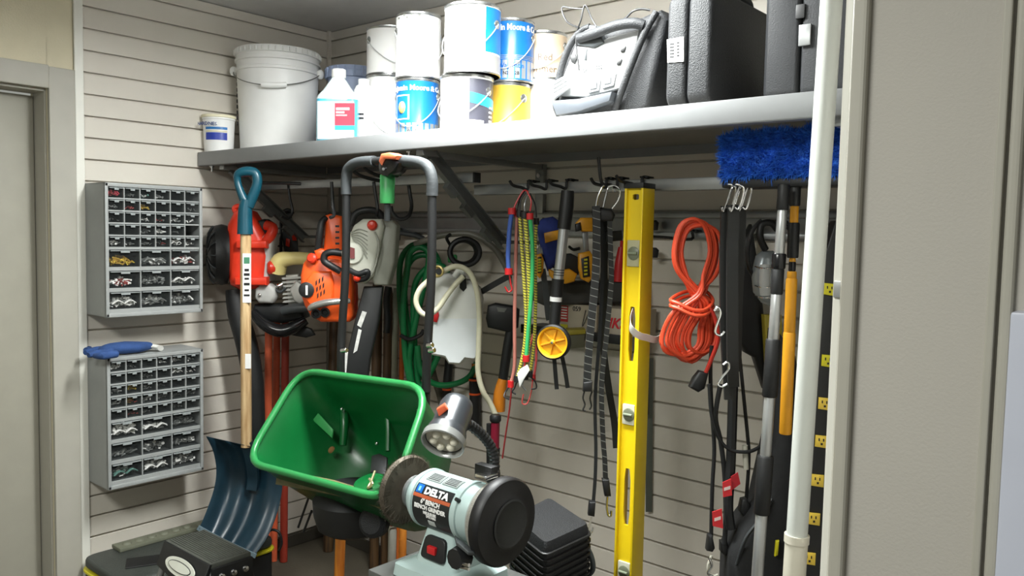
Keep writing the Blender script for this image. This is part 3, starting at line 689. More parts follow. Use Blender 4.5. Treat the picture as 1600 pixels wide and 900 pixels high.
for k in range(9):
    b = MB(); patch(b, c, NN, r * 0.93, -1.35, -1.2, zt - 0.12 - k * 0.022, zt - 0.108 - k * 0.022, n=2, off=0.004) 
    b.build('printed_mark', INKB, t)
# small tub
c, r, dep = upright_at(317, 367, -0.56); zt = at(342, 181, y=-0.56).z
t = thing('plastic_tub', (c.x, c.y, SZ), 'small white tub with blue printed bands at the left end of the shelf', 'tub')
b = MB(); b.lathe([(r * 0.84, SZ), (r * 0.86, SZ + 0.003), (r * 0.95, zt - 0.02), (r * 0.99, zt - 0.018), (r * 0.99, zt - 0.012), (r * 0.95, zt - 0.01)], c, n=40); b.build('body', WHITE, t)
b = MB(); b.lathe([(r * 1.0, zt - 0.012), (r * 1.03, zt - 0.01), (r * 1.03, zt - 0.002), (r * 0.98, zt), (0, zt - 0.001)], c, n=40); b.build('lid', m('cream_lid', (232, 226, 196), 0.5), t)
hh = zt - SZ; nd = (CAM - c); nd.z = 0; nd.normalize(); rd = UP.cross(nd)
for (a, bq, mt) in ((0.60, 0.665, m('mid_blue_print', (38, 112, 176), 0.4)), (0.53, 0.575, m('tan_print', (214, 208, 178), 0.4)), (0.33, 0.52, m('dark_blue_print', (40, 62, 160), 0.4))):
    b = MB(); patch(b, c, nd, r * (0.86 + 0.09 * (a + bq) / 2) + 0.001, -0.95, 0.55, SZ + hh * a, SZ + hh * bq); b.build('printed_band', mt, t)
txt('lettering', 'HARDNESS PLUS', 0.0185, c + nd * r * 0.945 + UP * (SZ + hh * 0.735) - rd * 0.022, rd, UP, m('ink_blue', (34, 62, 120), 0.4), t, radius=r * 0.95 , bold=0.0003)
for k in range(3): txt('lettering', 'CALCIUM', 0.006, c + nd * r * 0.88 + UP * (SZ + hh * (0.24 - 0.06 * k)) - rd * 0.02, rd, UP, INKB, t, radius=r * 0.885) if False else None
# blue-grey lidded container behind the jug
c, r, dep = upright_at(510, 592, -0.14); zt = at(534, 112, y=-0.14).z
t = thing('storage_bucket', (c.x, c.y, SZ), 'blue-grey bucket with ribbed lid behind the jug of blue fluid', 'bucket')
BGY = m('blue_grey_plastic', (158, 172, 202), 0.5)
b = MB(); b.lathe([(r * 0.85, SZ), (r * 0.93, zt - 0.04), (r * 0.93, zt - 0.03)], c, n=48); b.build('body', BGY, t)
b = MB(); b.lathe([(r * 0.95, zt - 0.045), (r, zt - 0.043), (r, zt - 0.02), (r * 0.97, zt - 0.017), (r * 0.97, zt), (0, zt + 0.002)], c, n=48)
for k in range(20):
    a = 2 * math.pi * k / 20; b.box(c + Vector((math.cos(a) * r, math.sin(a) * r, zt - 0.024)), (0.008, 0.008, 0.04))
b.build('lid', BGY, t)
# jug of blue washer fluid
F = Fr(524, 200, y=-0.5); t = thing('fluid_jug', (F.P.x, F.P.y, SZ), 'clear gallon jug of blue fluid with a red label', 'jug')
c = Vector((F.P.x, F.P.y, 0)) - NN * 0.05; wj = 66 / 2 * F.k
zt = F.q(524, 104).z; zs = F.q(524, 152).z; zn = F.q(524, 118).z
def jugring(z, a, b_, n=40):
    out = []
    for i in range(n):
        q = 2 * math.pi * i / n; cx, cy = math.cos(q), math.sin(q); e = 0.45
        out.append(c + RR * (a * math.copysign(abs(cx) ** e, cx)) + NN * (b_ * math.copysign(abs(cy) ** e, cy)) + UP * z)
    return out
def loft(rings, mb=None, cap=True):
    mb = mb or MB(); n = len(rings[0]); vs = [p for r_ in rings for p in r_]; fs = []
    for j in range(len(rings) - 1):
        for i in range(n): fs.append((j * n + i, j * n + (i + 1) % n, (j + 1) * n + (i + 1) % n, (j + 1) * n + i))
    if cap: fs.append(tuple(range(n))[::-1]); fs.append(tuple((len(rings) - 1) * n + i for i in range(n)))
    return mb.add(vs, fs)
zf_ = zs - 0.004
loft([jugring(SZ, wj * .93, wj * .6), jugring(SZ + .006, wj, wj * .66), jugring(zf_, wj, wj * .66)]).build('blue_fluid', m('blue_fluid', (84, 176, 206), 0.15, coat=0.5), t)
loft([jugring(zf_, wj, wj * .66), jugring(zs + .01, wj * .93, wj * .6), jugring(zs + .03, wj * .7, wj * .45), jugring(zn - .004, wj * .32, wj * .3), jugring(zn, wj * .28, wj * .28)]).build('clear_shoulder', m('jug_plastic', (214, 228, 230), 0.25), t)
b = MB(); b.lathe([(wj * .3, zn), (wj * .34, zn + .002), (wj * .34, zt - .002), (wj * .3, zt), (0, zt)], c, n=24); b.build('cap', WHITE, t)
def facebox(mb, F0, x0, y0, x1, y1, dep, th): 
    p = F0.qs([(x0, y0), (x1, y0), (x1, y1), (x0, y1)], dep); mb.prism(p, -NN * th)
off = (c + NN * wj * .66 - F.P).dot(NN) + 0.0015
b = MB(); facebox(b, F, 496, 158, 553, 217, off, 0.002); b.build('white_label', WHITE, t)
b = MB(); facebox(b, F, 523, 161, 554, 196, off + .001, 0.002); b.build('red_label', m('label_red', (196, 50, 72), 0.4), t)
b = MB(); facebox(b, F, 523, 196, 554, 203, off + .001, 0.002); b.build('blue_label', CYAN, t)
for (x0, y0, x1, y1) in ((525, 168, 546, 172), (525, 174, 538, 177), (525, 179, 542, 181)):
    b = MB(); facebox(b, F, x0, y0, x1, y1, off + .002, 0.0014); b.build('printed_line', WHITE, t)
# white bottle behind the jug
c, r, dep = upright_at(553, 583, -0.38); zt = at(568, 124, y=-0.38).z
t = thing('white_bottle', (c.x, c.y, SZ), 'narrow white bottle between the fluid jug and the paint cans', 'bottle')
b = MB(); b.lathe([(r * .9, SZ), (r, SZ + .004), (r, zt - .04), (r * .8, zt - .025), (r * .5, zt - .018)], c, n=28); b.build('body', WHITE, t)
b = MB(); b.lathe([(r * .55, zt - .02), (r * .58, zt - .018), (r * .58, zt - .001), (0, zt)], c, n=20); b.build('cap', WHITE, t)
b = MB(); patch(b, c, NN, r, -0.6, 0.2, SZ + .1, SZ + .108); patch(b, c, NN, r, -0.6, 0.2, SZ + .115, SZ + .122); b.build('black_mark', INKB, t)

# ------------------------------------------------------------------ jump starter and cases
ys_ = -0.52
def fy(px, py, dep=0.0): return at(px, py, y=ys_ - dep)
F = Fr(930, 180, y=-0.5)
t = thing('jump_starter', (F.P.x + 0.05, -0.4, SZ), 'portable jump starter with pale control panel and black frame on the shelf', 'jump starter')
zb = SZ + 0.002
body = [fy(872, 186), fy(866, 160), fy(872, 120), fy(884, 80), fy(902, 48), fy(918, 38), fy(960, 44), fy(1018, 18), fy(1030, 14), fy(1040, 30), fy(1012, 165), fy(1000, 178)]
for p in body: p.z = max(p.z, zb)
b = MB(); b.prism(body, Vector((0, 0.2, 0)), bev=0.012); b.build('black_body', BLACKT, t)
pan = [fy(876, 150, .012), fy(880, 118, .012), fy(898, 72, .012), fy(925, 72, .012), fy(950, 58, .012), fy(999, 46, .012), fy(990, 80, .012), fy(968, 138, .012), fy(915, 152, .012)]
b = MB(); b.prism(pan, Vector((0, 0.02, 0)), bev=0.004); b.build('control_panel', m('panel_pale', (176, 178, 178), 0.5), t)
b = MB(); b.tube([fy(874, 180, .012), fy(868, 160, .014), fy(874, 118, .016), fy(888, 76, .016), fy(906, 50, .016), fy(922, 42, .014)], 0.009, n=10); b.build('side_rail', BLACKT, t)
b = MB(); b.tube([fy(961, 172, .012), fy(972, 140, .018), fy(990, 92, .018), fy(1008, 50, .018), fy(1026, 18, .012)], 0.009, n=10); b.build('side_rail', BLACKT, t)
b = MB(); b.tube([fy(905, 60, .02), fy(930, 52, .03), fy(962, 40, .035), fy(990, 36, .03), fy(1006, 40, .02)], 0.013, n=12); b.build('carry_handle', BLACKT, t)
b = MB(); b.prism([fy(902, 52, .02), fy(918, 38, .02), fy(934, 40, .02), fy(942, 66, .02), fy(926, 74, .02), fy(902, 70, .02)], Vector((0, .03, 0)), bev=0.004); b.build('clamp', DKGREY, t)
def onpan(x, y): return at(x, y, y=ys_ - 0.013)
def patchp(name, pts, mt, th=0.004, par=None, bev=0.0008):
    b = MB(); b.prism([p - Vector((0, th, 0)) for p in pts], Vector((0, th, 0)), bev=bev); return b.build(name, mt, par)
for nm, pts, mt in [('push_button', [(922, 128), (940, 123), (937, 142), (920, 146)], m('panel_grey', (140, 142, 144), 0.5)), ('push_button', [(944, 121), (964, 114), (960, 134), (942, 139)], MATS['panel_grey']),
                    ('socket', [(972, 74), (979, 72), (977, 80), (970, 82)], BLACK), ('socket', [(966, 94), (973, 92), (971, 100), (964, 102)], BLACK),
                    ('knob', [(893, 86), (900, 84), (902, 92), (899, 100), (894, 98), (892, 92)], BLACK), ('gauge_mark', [(915, 78), (918, 76), (917, 94), (914, 95)], DKGREY)]:
    patchp(nm, [onpan(*p) for p in pts], mt, par=t)
for (x, y) in ((930, 135), (952, 127)):
    patchp('button_frame', [onpan(x - 5, y - 4) - Vector((0, .004, 0)), onpan(x + 5, y - 6) - Vector((0, .004, 0)), onpan(x + 4, y + 4) - Vector((0, .004, 0)), onpan(x - 6, y + 6) - Vector((0, .004, 0))], DKGREY, 0.0008, t, 0)
    patchp('button_face', [onpan(x - 3.6, y - 2.8) - Vector((0, .0048, 0)), onpan(x + 3.8, y - 4.6) - Vector((0, .0048, 0)), onpan(x + 3, y + 3) - Vector((0, .0048, 0)), onpan(x - 4.4, y + 4.6) - Vector((0, .0048, 0))], MATS['panel_grey'], 0.0008, t, 0)
txt('lettering', 'ON', 0.012, onpan(915, 110), (1, 0, 0), UP, DKGREY, t); txt('lettering', '522', 0.014, onpan(936, 105), (1, 0, 0), UP, DKGREY, t)
patchp('booklet', [onpan(872, 130) - Vector((0, .01, 0)), onpan(895, 118) - Vector((0, .01, 0)), onpan(895, 138) - Vector((0, .01, 0)), onpan(870, 158) - Vector((0, .01, 0))], WHITE, 0.012, t)
for k in range(3):
    patchp('booklet_line', [onpan(873, 134 + 6 * k) - Vector((0, .0225, 0)), onpan(894, 121.5 + 6 * k) - Vector((0, .0225, 0)), onpan(894, 123 + 6 * k) - Vector((0, .0225, 0)), onpan(873, 136 + 6 * k) - Vector((0, .0225, 0))], DKGREY, 0.0006, t, 0)
patchp('front_tray', [onpan(872, 160), onpan(915, 157), onpan(966, 146), onpan(962, 160), onpan(915, 176), onpan(880, 182)], m('mid_grey_plastic', (78, 82, 88), 0.4), 0.03, t)
b = MB(); b.tube([fy(905, 110, .02), fy(900, 60, .02), fy(908, 30, .03), fy(914, 8, .03), fy(925, 30, .02), fy(932, 42, .02)], 0.0022, n=6); b.build('wire', BLACK, t)
b = MB(); b.tube([fy(912, 14, .03), fy(895, 13, .03), fy(878, 12, .03), fy(886, 34, .03), fy(906, 44, .02)], 0.0022, n=6); b.build('wire', BLACK, t)
b = MB(); b.tube([fy(945, 44, .03), fy(975, 30, .02), fy(988, 18, .02), fy(1002, 14, .01), fy(1016, 16, .0)], 0.003, n=6); b.build('wire', BLACK, t)

def rbox_case(name, x0, x1, y0, y1, z0, z1, label, seam, mt=BLACKT, rad=0.035):
    t = thing(name, ((x0 + x1) / 2, (y0 + y1) / 2, z0), label, 'case', 'black cases on the shelf')
    def shell(xa, xb, nm):
        cx, cy, cz = (xa + xb) / 2, (y0 + y1) / 2, (z0 + z1) / 2; mb = MB(); pts = []
        w, h = (y1 - y0) / 2, (z1 - z0) / 2
        for (sy, sz, a0) in ((1, 1, 0), (-1, 1, 90), (-1, -1, 180), (1, -1, 270)):
            for k in range(6):
                a = math.radians(a0 + 18 * k); pts.append(Vector((xb, cy + sy * (w - rad) + rad * math.cos(a), cz + sz * (h - rad) + rad * math.sin(a))))
        mb.prism(pts, Vector((xa - xb, 0, 0)), bev=min(0.009, (xb - xa) * 0.3)); return mb.build(nm, mt, t)
    shell(x0, seam - 0.001, 'base_shell'); shell(seam + 0.001, x1, 'lid_shell')
    return t
cx0 = at(1038, 150, y=-0.58).x; cx1 = at(1082, 150, y=-0.58).x
zt = at(1062, 2, y=-0.5).z
t = rbox_case('tool_case', cx0, cx1 + 0.04, -0.58, -0.17, SZ + .001, zt, 'black moulded case with a white barcode sticker, right of the jump starter', cx0 + (cx1 - cx0) * 0.72)
yb_ = -0.582
b = MB(); b.prism([at(1042, 62, y=yb_), at(1068, 57, y=yb_), at(1068, 96, y=yb_), at(1043, 98, y=yb_)], Vector((0, .002, 0))); b.build('sticker', WHITE, t)
for k, (x, y) in enumerate(((1046, 68), (1054, 66))):
    for j in range(5):
        b = MB(); b.prism([at(x + (k * 3), y + j * 5, y=yb_ - .001), at(x + 7, y - 1 + j * 5, y=yb_ - .001), at(x + 7, y + 1.4 + j * 5, y=yb_ - .001), at(x + k * 3, y + 2.2 + j * 5, y=yb_ - .001)], Vector((0, .001, 0))); b.build('printed_mark', INKB, t)
b = MB(); hx = cx0 + (cx1 - cx0) * 0.9; b.tube([(hx, -0.45, zt - 0.01), (hx, -0.43, zt + .03), (hx, -0.3, zt + .03), (hx, -0.28, zt - .01)], 0.011, n=10); b.build('handle', BLACKT, t)
dx0 = at(1192, 100, y=-0.52).x; dxs = at(1248, 100, y=-0.52).x
t = rbox_case('power_tool_case', max(dx0, cx1 + 0.05), dxs + 0.11, -0.52, -0.12, SZ + .001, at(1220, -30, y=-0.5).z, 'large black case with a metal latch, rightmost on the shelf behind the white pole', dxs, m('black_case_smooth', (34, 36, 39), 0.6, var=0.1, bump=0.2, bscale=300), rad=0.03)
b = MB(); p = at(1258, 55, y=-0.523); b.box(p, (0.026, 0.008, 0.045), bev=0.002); b.build('latch', STEEL, t)
b = MB(); p = at(1247, 130, y=-0.523); b.box((dxs, -0.522, 1.9), (0.02, 0.006, 0.03), bev=0.002); b.build('hinge_tab', BLACK, t)

# ------------------------------------------------------------------ snow shovel
F = Fr(385, 500, x=0.41); t = thing('snow_shovel', (F.P.x, F.P.y, 0.23), 'snow shovel with teal grip, pale wooden shaft and dark blue blade', 'shovel')
b = MB(); b.tube(F.qs([(384, 330), (384, 500), (385, 698)], 0.0), [8.2 * F.k, 8.2 * F.k, 8.4 * F.k], n=16, sub=3); b.build('shaft', WOODP, t)
b = MB()
b.tube(F.qs([(383, 366), (383, 330), (386, 312)]), [12 * F.k, 10.5 * F.k, 9 * F.k], n=16, sub=3)
b.tube(F.qs([(385, 320), (376, 300), (371, 283), (373, 272), (386, 268), (399, 271), (402, 285), (397, 302), (388, 322)]), [8 * F.k, 6 * F.k, 5.5 * F.k, 7 * F.k, 8 * F.k, 7.5 * F.k, 7.5 * F.k, 8 * F.k, 8.5 * F.k], n=12, sub=5)
b.build('grip_handle', TEAL, t)
b = MB(); facebox(b, F, 379, 396, 392, 473, 8.5 * F.k, 0.003); b.build('paper_label', WHITE, t)
for k, (y0, y1, mt) in enumerate(((402, 412, m('sticker_green', (70, 130, 100), 0.5)), (420, 424, INKB), (427, 431, INKB), (434, 437, INKB), (442, 446, INKB), (452, 455, INKB), (460, 463, INKB))):
    b = MB(); facebox(b, F, 381 + k % 2, y0, 390 - k % 2, y1, 8.7 * F.k, 0.002); b.build('printed_mark', mt, t)
b = MB(); facebox(b, F, 383, 553, 392, 576, 8.5 * F.k, 0.003); b.build('white_tag', WHITE, t)
# curved ribbed blade
L_ = [(322, 682, 0.03), (333, 705, -0.02), (338, 735, -0.045), (334, 765, -0.03), (322, 800, 0.02), (311, 826, 0.07)]
Rr = [(388, 697, 0.03), (428, 712, -0.02), (441, 745, -0.045), (436, 790, -0.03), (420, 835, 0.02), (398, 868, 0.07)]
gv = []; NU = 36
Lp = smooth_path([Vector(p) for p in L_], 4); Rp = smooth_path([Vector(p) for p in Rr], 4)
for j in range(len(Lp)):
    for i in range(NU + 1):
        u = i / NU; q = Lp[j] * (1 - u) + Rp[j] * u; dep = q.z + 0.009 * math.cos(u * math.pi * 5) - 0.05 * math.sin(u * math.pi) * 0.6
        gv.append(F.q(q.x, q.y, dep))
nv = len(gv); gv2 = [p - NN * 0.004 for p in gv]; fs = []
nr = len(Lp)
for j in range(nr - 1):
    for i in range(NU):
        a = j * (NU + 1) + i; fs.append((a, a + 1, a + NU + 2, a + NU + 1)); fs.append((nv + a, nv + a + NU + 1, nv + a + NU + 2, nv + a + 1))
for j in range(nr - 1):
    for i in (0, NU):
        a = j * (NU + 1) + i; fs.append((a, a + NU + 1, nv + a + NU + 1, nv + a))
for i in range(NU):
    for j in (0, nr - 1):
        a = j * (NU + 1) + i; fs.append((a, a + 1, nv + a + 1, nv + a))
b = MB(); b.add(gv + gv2, fs); b.build('blade', BLADE, t, ang=60)
b = MB(); b.rib(F.qs([(385, 690, 0.0), (392, 715, -0.02), (396, 745, -0.05), (394, 765, -0.05)]), RR, 0.038, 0.024); b.build('socket', BLADE, t)
b = MB(); b.rib(F.qs([(309, 824, .074), (350, 846, .066), (400, 869, .074)]), UP, 0.016, 0.006); b.build('wear_strip', m('worn_strip', (120, 140, 150), 0.4, 0.3), t)
# rear edge of the blade seen dark at its right
# ------------------------------------------------------------------ red leaf blower near the corner
F = Fr(385, 420, x=0.17); k_ = F.k
t = thing('leaf_blower', tuple(F.P - UP * 0.25), 'red leaf blower hanging behind the snow shovel shaft', 'leaf blower')
b = MB(); b.prism(F.qs([(352, 350), (362, 330), (372, 324), (388, 330), (402, 352), (412, 372), (418, 400), (414, 440), (400, 452), (372, 454), (356, 446), (350, 420), (348, 380)], 0.06), -NN * 0.14, bev=0.03); b.build('fan_housing', REDOR, t)
cc = F.q(346, 398, 0.0); ax = (-RR * 0.9 + NN * 0.42).normalized()
b = MB(); b.lathe([(0.115, -0.02), (0.12, 0.0), (0.112, 0.03), (0.085, 0.045), (0.03, 0.05), (0, 0.05)], cc, ax, n=36); b.build('intake_guard', BLACK, t)
uu, vv = perp(ax)
for i in range(14):
    a = 2 * math.pi * i / 14; d = uu * math.cos(a) + vv * math.sin(a); b = MB(); b.tube([cc + d * 0.03 + ax * 0.052, cc + d * 0.086 + ax * 0.047, cc + d * 0.115 + ax * 0.03], 0.003, n=5, sub=2); b.build('grille_rib', DKGREY, t)
b = MB(); b.prism(F.qs([(398, 378), (418, 362), (428, 366), (422, 392), (418, 440), (398, 440)], 0.05), -NN * 0.1, bev=0.012); b.build('fuel_tank', m('pale_tank', (190, 192, 190), 0.45), t)
for (x0, y0, x1, y1) in ((368, 376, 416, 388), (366, 433, 416, 446)):
    b = MB(); b.prism(F.qs([(x0, y0), (x1, y0), (x1, y1), (x0, y1)], 0.085), -NN * 0.05, bev=0.006); b.build('clamp_band', REDOR, t)
b = MB(); b.prism(F.qs([(392, 356), (398, 346), (412, 342), (424, 350), (426, 362), (412, 372), (396, 372)], 0.02), -NN * 0.08, bev=0.01); b.build('engine_cover', BLACK, t)
b = MB(); b.tube(F.qs([(414, 380, .04), (424, 366, .04), (426, 356, .03), (416, 352, .02)]), 0.02, n=12); b.build('elbow_pipe', REDOR, t)
b = MB(); b.tube(F.qs([(370, 335, .02), (366, 326, .02), (373, 322, .02), (382, 326, .02)]), 0.010, n=8); b.build('carry_handle', REDOR, t)
b = MB(); b.tube(F.qs([(366, 452, 0), (372, 490, 0), (386, 540, 0), (396, 600, 0), (401, 680, 0), (404, 715, 0)]), [0.034, 0.04, 0.042, 0.04, 0.034, 0.03], n=16, sub=4); b.build('blower_tube', BLACK, t)

# ------------------------------------------------------------------ power head with cream tank
F = Fr(435, 450, y=-0.43); t = thing('trimmer_power_head', tuple(F.P - UP * 0.2), 'silver engine with a cream tank and orange cap, left of the orange chainsaw', 'engine')
b = MB(); b.tube(F.qs([(432, 424, .03), (438, 408, .04), (455, 404, .04), (475, 404, .03), (486, 406, .02)]), [0.036, 0.034, 0.026, 0.025, 0.026], n=16); b.build('fuel_tank', CREAM, t)
b = MB(); b.lathe([(0.024, 0), (0.026, 0.004), (0.026, 0.022), (0.018, 0.03), (0, 0.031)], F.q(430, 418, .045), (-RR * .9 + NN * .4), n=20); b.build('fuel_cap', REDOR, t)
b = MB(); b.prism(F.qs([(398, 452), (406, 444), (420, 444), (428, 450), (430, 464), (424, 474), (404, 474), (397, 466)], 0.07), -NN * 0.06, bev=0.012); b.build('air_filter_cover', m('light_grey_cover', (186, 186, 182), 0.4), t)
b = MB(); b.sph(F.q(406, 461, .074), 0.007); b.build('cover_screw', CHROME, t)
b = MB()
for i in range(7): b.prism(F.qs([(440 + i * 0.6, 434 + i * 6), (470, 432 + i * 6), (472, 435 + i * 6), (441, 437 + i * 6)], 0.045), -NN * 0.06)
b.prism(F.qs([(446, 430), (466, 428), (470, 474), (450, 476)], 0.03), -NN * 0.05, bev=0.005); b.build('cooling_fins', SILV, t); tag(bpy.data.objects[-1] if False else [o for o in bpy.data.objects if o.name.startswith('cooling_fins')][-1], kind='stuff')
b = MB(); b.prism(F.qs([(462, 438), (474, 446), (478, 470), (468, 476), (458, 470), (452, 452)], 0.07), -NN * 0.05, bev=0.008); b.build('cylinder_cover', SILV, t)
b = MB(); b.tube(F.qs([(430, 452, .05), (438, 456, .05), (446, 450, .05)]), 0.006, n=8); b.build('fuel_line', DKGREY, t)
b = MB(); b.cyl(F.q(441, 444, .05), F.q(434, 448, .06), 0.011, n=12, bev=.002); b.build('primer_bulb', CHROME, t)
b = MB(); b.prism(F.qs([(396, 476), (440, 476), (470, 482), (476, 498), (440, 506), (404, 502), (392, 490)], 0.05), -NN * 0.1, bev=0.015); b.build('lower_shroud', BLACK, t)
b = MB(); b.tube(F.qs([(396, 488, .06), (412, 506, .08), (436, 517, .08), (458, 512, .07), (478, 500, .05)]), [0.018, 0.022, 0.026, 0.024, 0.018], n=14); b.build('curved_guard', BLACKG, t)
b = MB(); b.tube(F.qs([(442, 486, .075), (460, 482, .085), (490, 480, .085)]), [0.018, 0.019, 0.017], n=14); b.build('grip', DKGREY, t)
b = MB(); b.prism(F.qs([(430, 520), (455, 524), (478, 528), (492, 524), (486, 514), (470, 508), (440, 508)], 0.04), -NN * 0.02, bev=0.004); b.build('deflector', BLACK, t)

# ------------------------------------------------------------------ orange chainsaw
F = Fr(505, 430, y=-0.47); t = thing('chainsaw', tuple(F.P - UP * 0.25), 'orange chainsaw hanging nose down with a black rear handle', 'chainsaw', 'chainsaws')
b = MB(); b.prism(F.qs([(472, 412), (480, 402), (496, 398), (530, 404), (546, 420), (550, 450), (550, 494), (544, 504), (500, 504), (484, 494), (474, 478), (468, 458), (468, 430)], 0.06), -NN * 0.13, bev=0.018); b.build('engine_housing', ORANGE, t)
b = MB(); b.prism(F.qs([(476, 440), (488, 424), (516, 424), (520, 440), (520, 470), (508, 478), (484, 478), (474, 466)], 0.078), -NN * 0.03, bev=0.009); b.build('side_cover', ORANGE, t)
b = MB(); b.prism(F.qs([(504, 394), (507, 352), (504, 338), (514, 334), (534, 338), (536, 372), (538, 404), (524, 412), (508, 408)], 0.045), -NN * 0.06, bev=0.012); b.build('rear_housing', ORANGE, t)
b = MB(); b.tube(F.qs([(497, 392, .05), (500, 366, .055), (503, 348, .05), (510, 340, .04)]), [0.013, 0.014, 0.013, 0.01], n=12); b.build('rear_handle', BLACK, t)
b = MB(); b.prism(F.qs([(490, 392), (500, 388), (510, 392), (508, 404), (494, 406)], 0.07), -NN * 0.05, bev=0.008); b.build('throttle_block', ORANGE, t)
b = MB(); b.lathe([(0.018, 0), (0.018, 0.012), (0.012, 0.018), (0, 0.019)], F.q(489, 404, .065), NN - RR * .3 + UP * .2, n=16); b.build('fuel_cap', REDOR, t)
b = MB(); b.lathe([(0.0, 0), (0.026, 0.0), (0.028, 0.003), (0.022, 0.006), (0, 0.006)], F.q(479, 453, .082), NN, n=24, u=RR)
for v in b.v: 
    pass
b.build('maker_badge', BLACK, t)
b = MB(); b.prism(F.qs([(477.5, 446), (480.5, 446), (480.5, 461), (477.5, 461)], .091), -NN * .003); b.build('badge_stripe', WHITE, t)
for i in range(9):
    r_, c_ = divmod(i, 3); x = 493 + r_ * 5 + c_ * 1.2; y = 440 + c_ * 10 - r_ * 3
    b = MB(); b.prism(F.qs([(x, y), (x + 2.2, y - 3), (x + 2.2, y + 4), (x, y + 7)], .0795), -NN * .002); b.build('vent_slot', BLACK, t)
for i in range(5):
    b = MB(); b.prism(F.qs([(524, 352 + i * 9), (530, 352 + i * 9), (530, 355 + i * 9), (524, 355 + i * 9)], .0465), -NN * .002); b.build('vent_slot', BLACK, t)
b = MB(); b.tube(F.qs([(534, 396, .09), (518, 394, .1), (508, 398, .1), (507, 408, .1), (518, 416, .1), (532, 424, .09)]), 0.0125, n=12); b.build('front_handle', BLACK, t)
b = MB(); b.tube(F.qs([(484, 482, .08), (490, 478, .095), (508, 473, .1), (528, 471, .1), (546, 470, .08)]), [0.010, 0.012, 0.013, 0.012, 0.010], n=12); b.build('metal_handlebar', m('polished_bar', (200, 200, 196), 0.25, 0.8), t)
for (x, y) in ((494, 490), (508, 488)):
    b = MB(); b.lathe([(0.016, 0), (0.018, 0.004), (0.012, 0.006), (0.008, 0.0), (0, 0)], F.q(x, y, .066), NN, n=18); b.build('bar_nut', BLACK, t)
b = MB(); b.prism(F.qs([(534, 420), (552, 426), (556, 470), (552, 498), (540, 498)], 0.02), -NN * 0.06, bev=0.01); b.build('muffler_side', REDOR, t)

# ------------------------------------------------------------------ grey chainsaw with a scabbard
F = Fr(580, 400, y=-0.40); t = thing('chainsaw', tuple(F.P - UP * 0.2), 'pale grey chainsaw with an orange knob, hanging blade down behind the spreader handle', 'chainsaw', 'chainsaws')
PG = m('pale_grey_shell', (206, 207, 194), 0.4, var=0.04); PG2 = m('darker_grey_shell', (158, 159, 148), 0.45, var=0.05)
b = MB(); b.prism(F.qs([(543, 372), (552, 352), (566, 342), (596, 342), (600, 352), (590, 400), (582, 432), (568, 444), (552, 436), (544, 416)], 0.07), -NN * 0.08, bev=0.016); b.build('starter_cover', PG, t)
b = MB(); b.prism(F.qs([(596, 346), (612, 344), (620, 352), (616, 410), (606, 446), (584, 446), (580, 436), (592, 396)], 0.045), -NN * 0.1, bev=0.01); b.build('engine_housing', PG2, t)
for i in range(7):
    u = i / 6.0
    b = MB(); b.tube(F.qs([(547 + 5 * u, 366 - 2 + i * 2, .072), (560 + u * 4, 358 + i * 5, .075), (574, 362 + i * 7, .073)]), 0.0018, n=5); b.build('cover_groove', PG2, t)
b = MB(); b.lathe([(0.03, 0), (0.038, 0.004), (0.034, 0.01), (0.02, 0.012), (0, 0.012)], F.q(551, 396, .07), NN, n=28); b.build('recoil_hub', PG, t)
b = MB(); b.prism(F.qs([(547, 386), (554, 388), (554, 404), (547, 404)], .087), -NN * .004); b.build('hub_label', m('label_maroon', (120, 60, 60), 0.5), t)
b = MB(); b.lathe([(0.016, 0), (0.018, 0.006), (0.012, 0.016), (0, 0.018)], F.q(582, 352, .07), NN, n=18); b.build('orange_knob', REDOR, t)
b = MB(); b.tube(F.qs([(585, 362, .074), (592, 380, .074), (588, 410, .074), (580, 430, .074)]), 0.003, n=6); b.build('seam', PG2, t)
b = MB(); b.tube(F.qs([(546, 422, .09), (560, 428, .1), (574, 424, .1), (572, 434, .09), (556, 438, .08)]), 0.010, n=10); b.build('front_handle', BLACK, t)
b = MB(); b.tube(F.qs([(548, 352, .02), (556, 334, .02), (574, 328, .02), (592, 332, .01), (598, 344, .0)]), 0.012, n=10); b.build('rear_handle', BLACK, t)
b = MB(); b.sph(F.q(558, 434, .09), 0.014); b.build('oil_cap', REDOR, t)
b = MB(); b.prism(F.qs([(568, 448), (598, 448), (592, 500), (578, 560), (568, 640), (536, 640), (540, 560), (556, 492)], 0.03), -NN * 0.035, bev=0.006); b.build('bar_scabbard', BLACK, t)
for (pts) in ([(566, 486), (573, 488), (564, 512), (558, 508)], [(560, 514), (565, 516), (558, 548), (552, 552)], [(539, 548), (544, 546), (541, 582), (538, 584)]):
    b = MB(); b.prism(F.qs(pts, .0325), -NN * .003); b.build('white_marking', m('worn_white_print', (200, 200, 196), 0.6, var=0.2, scale=60), t)

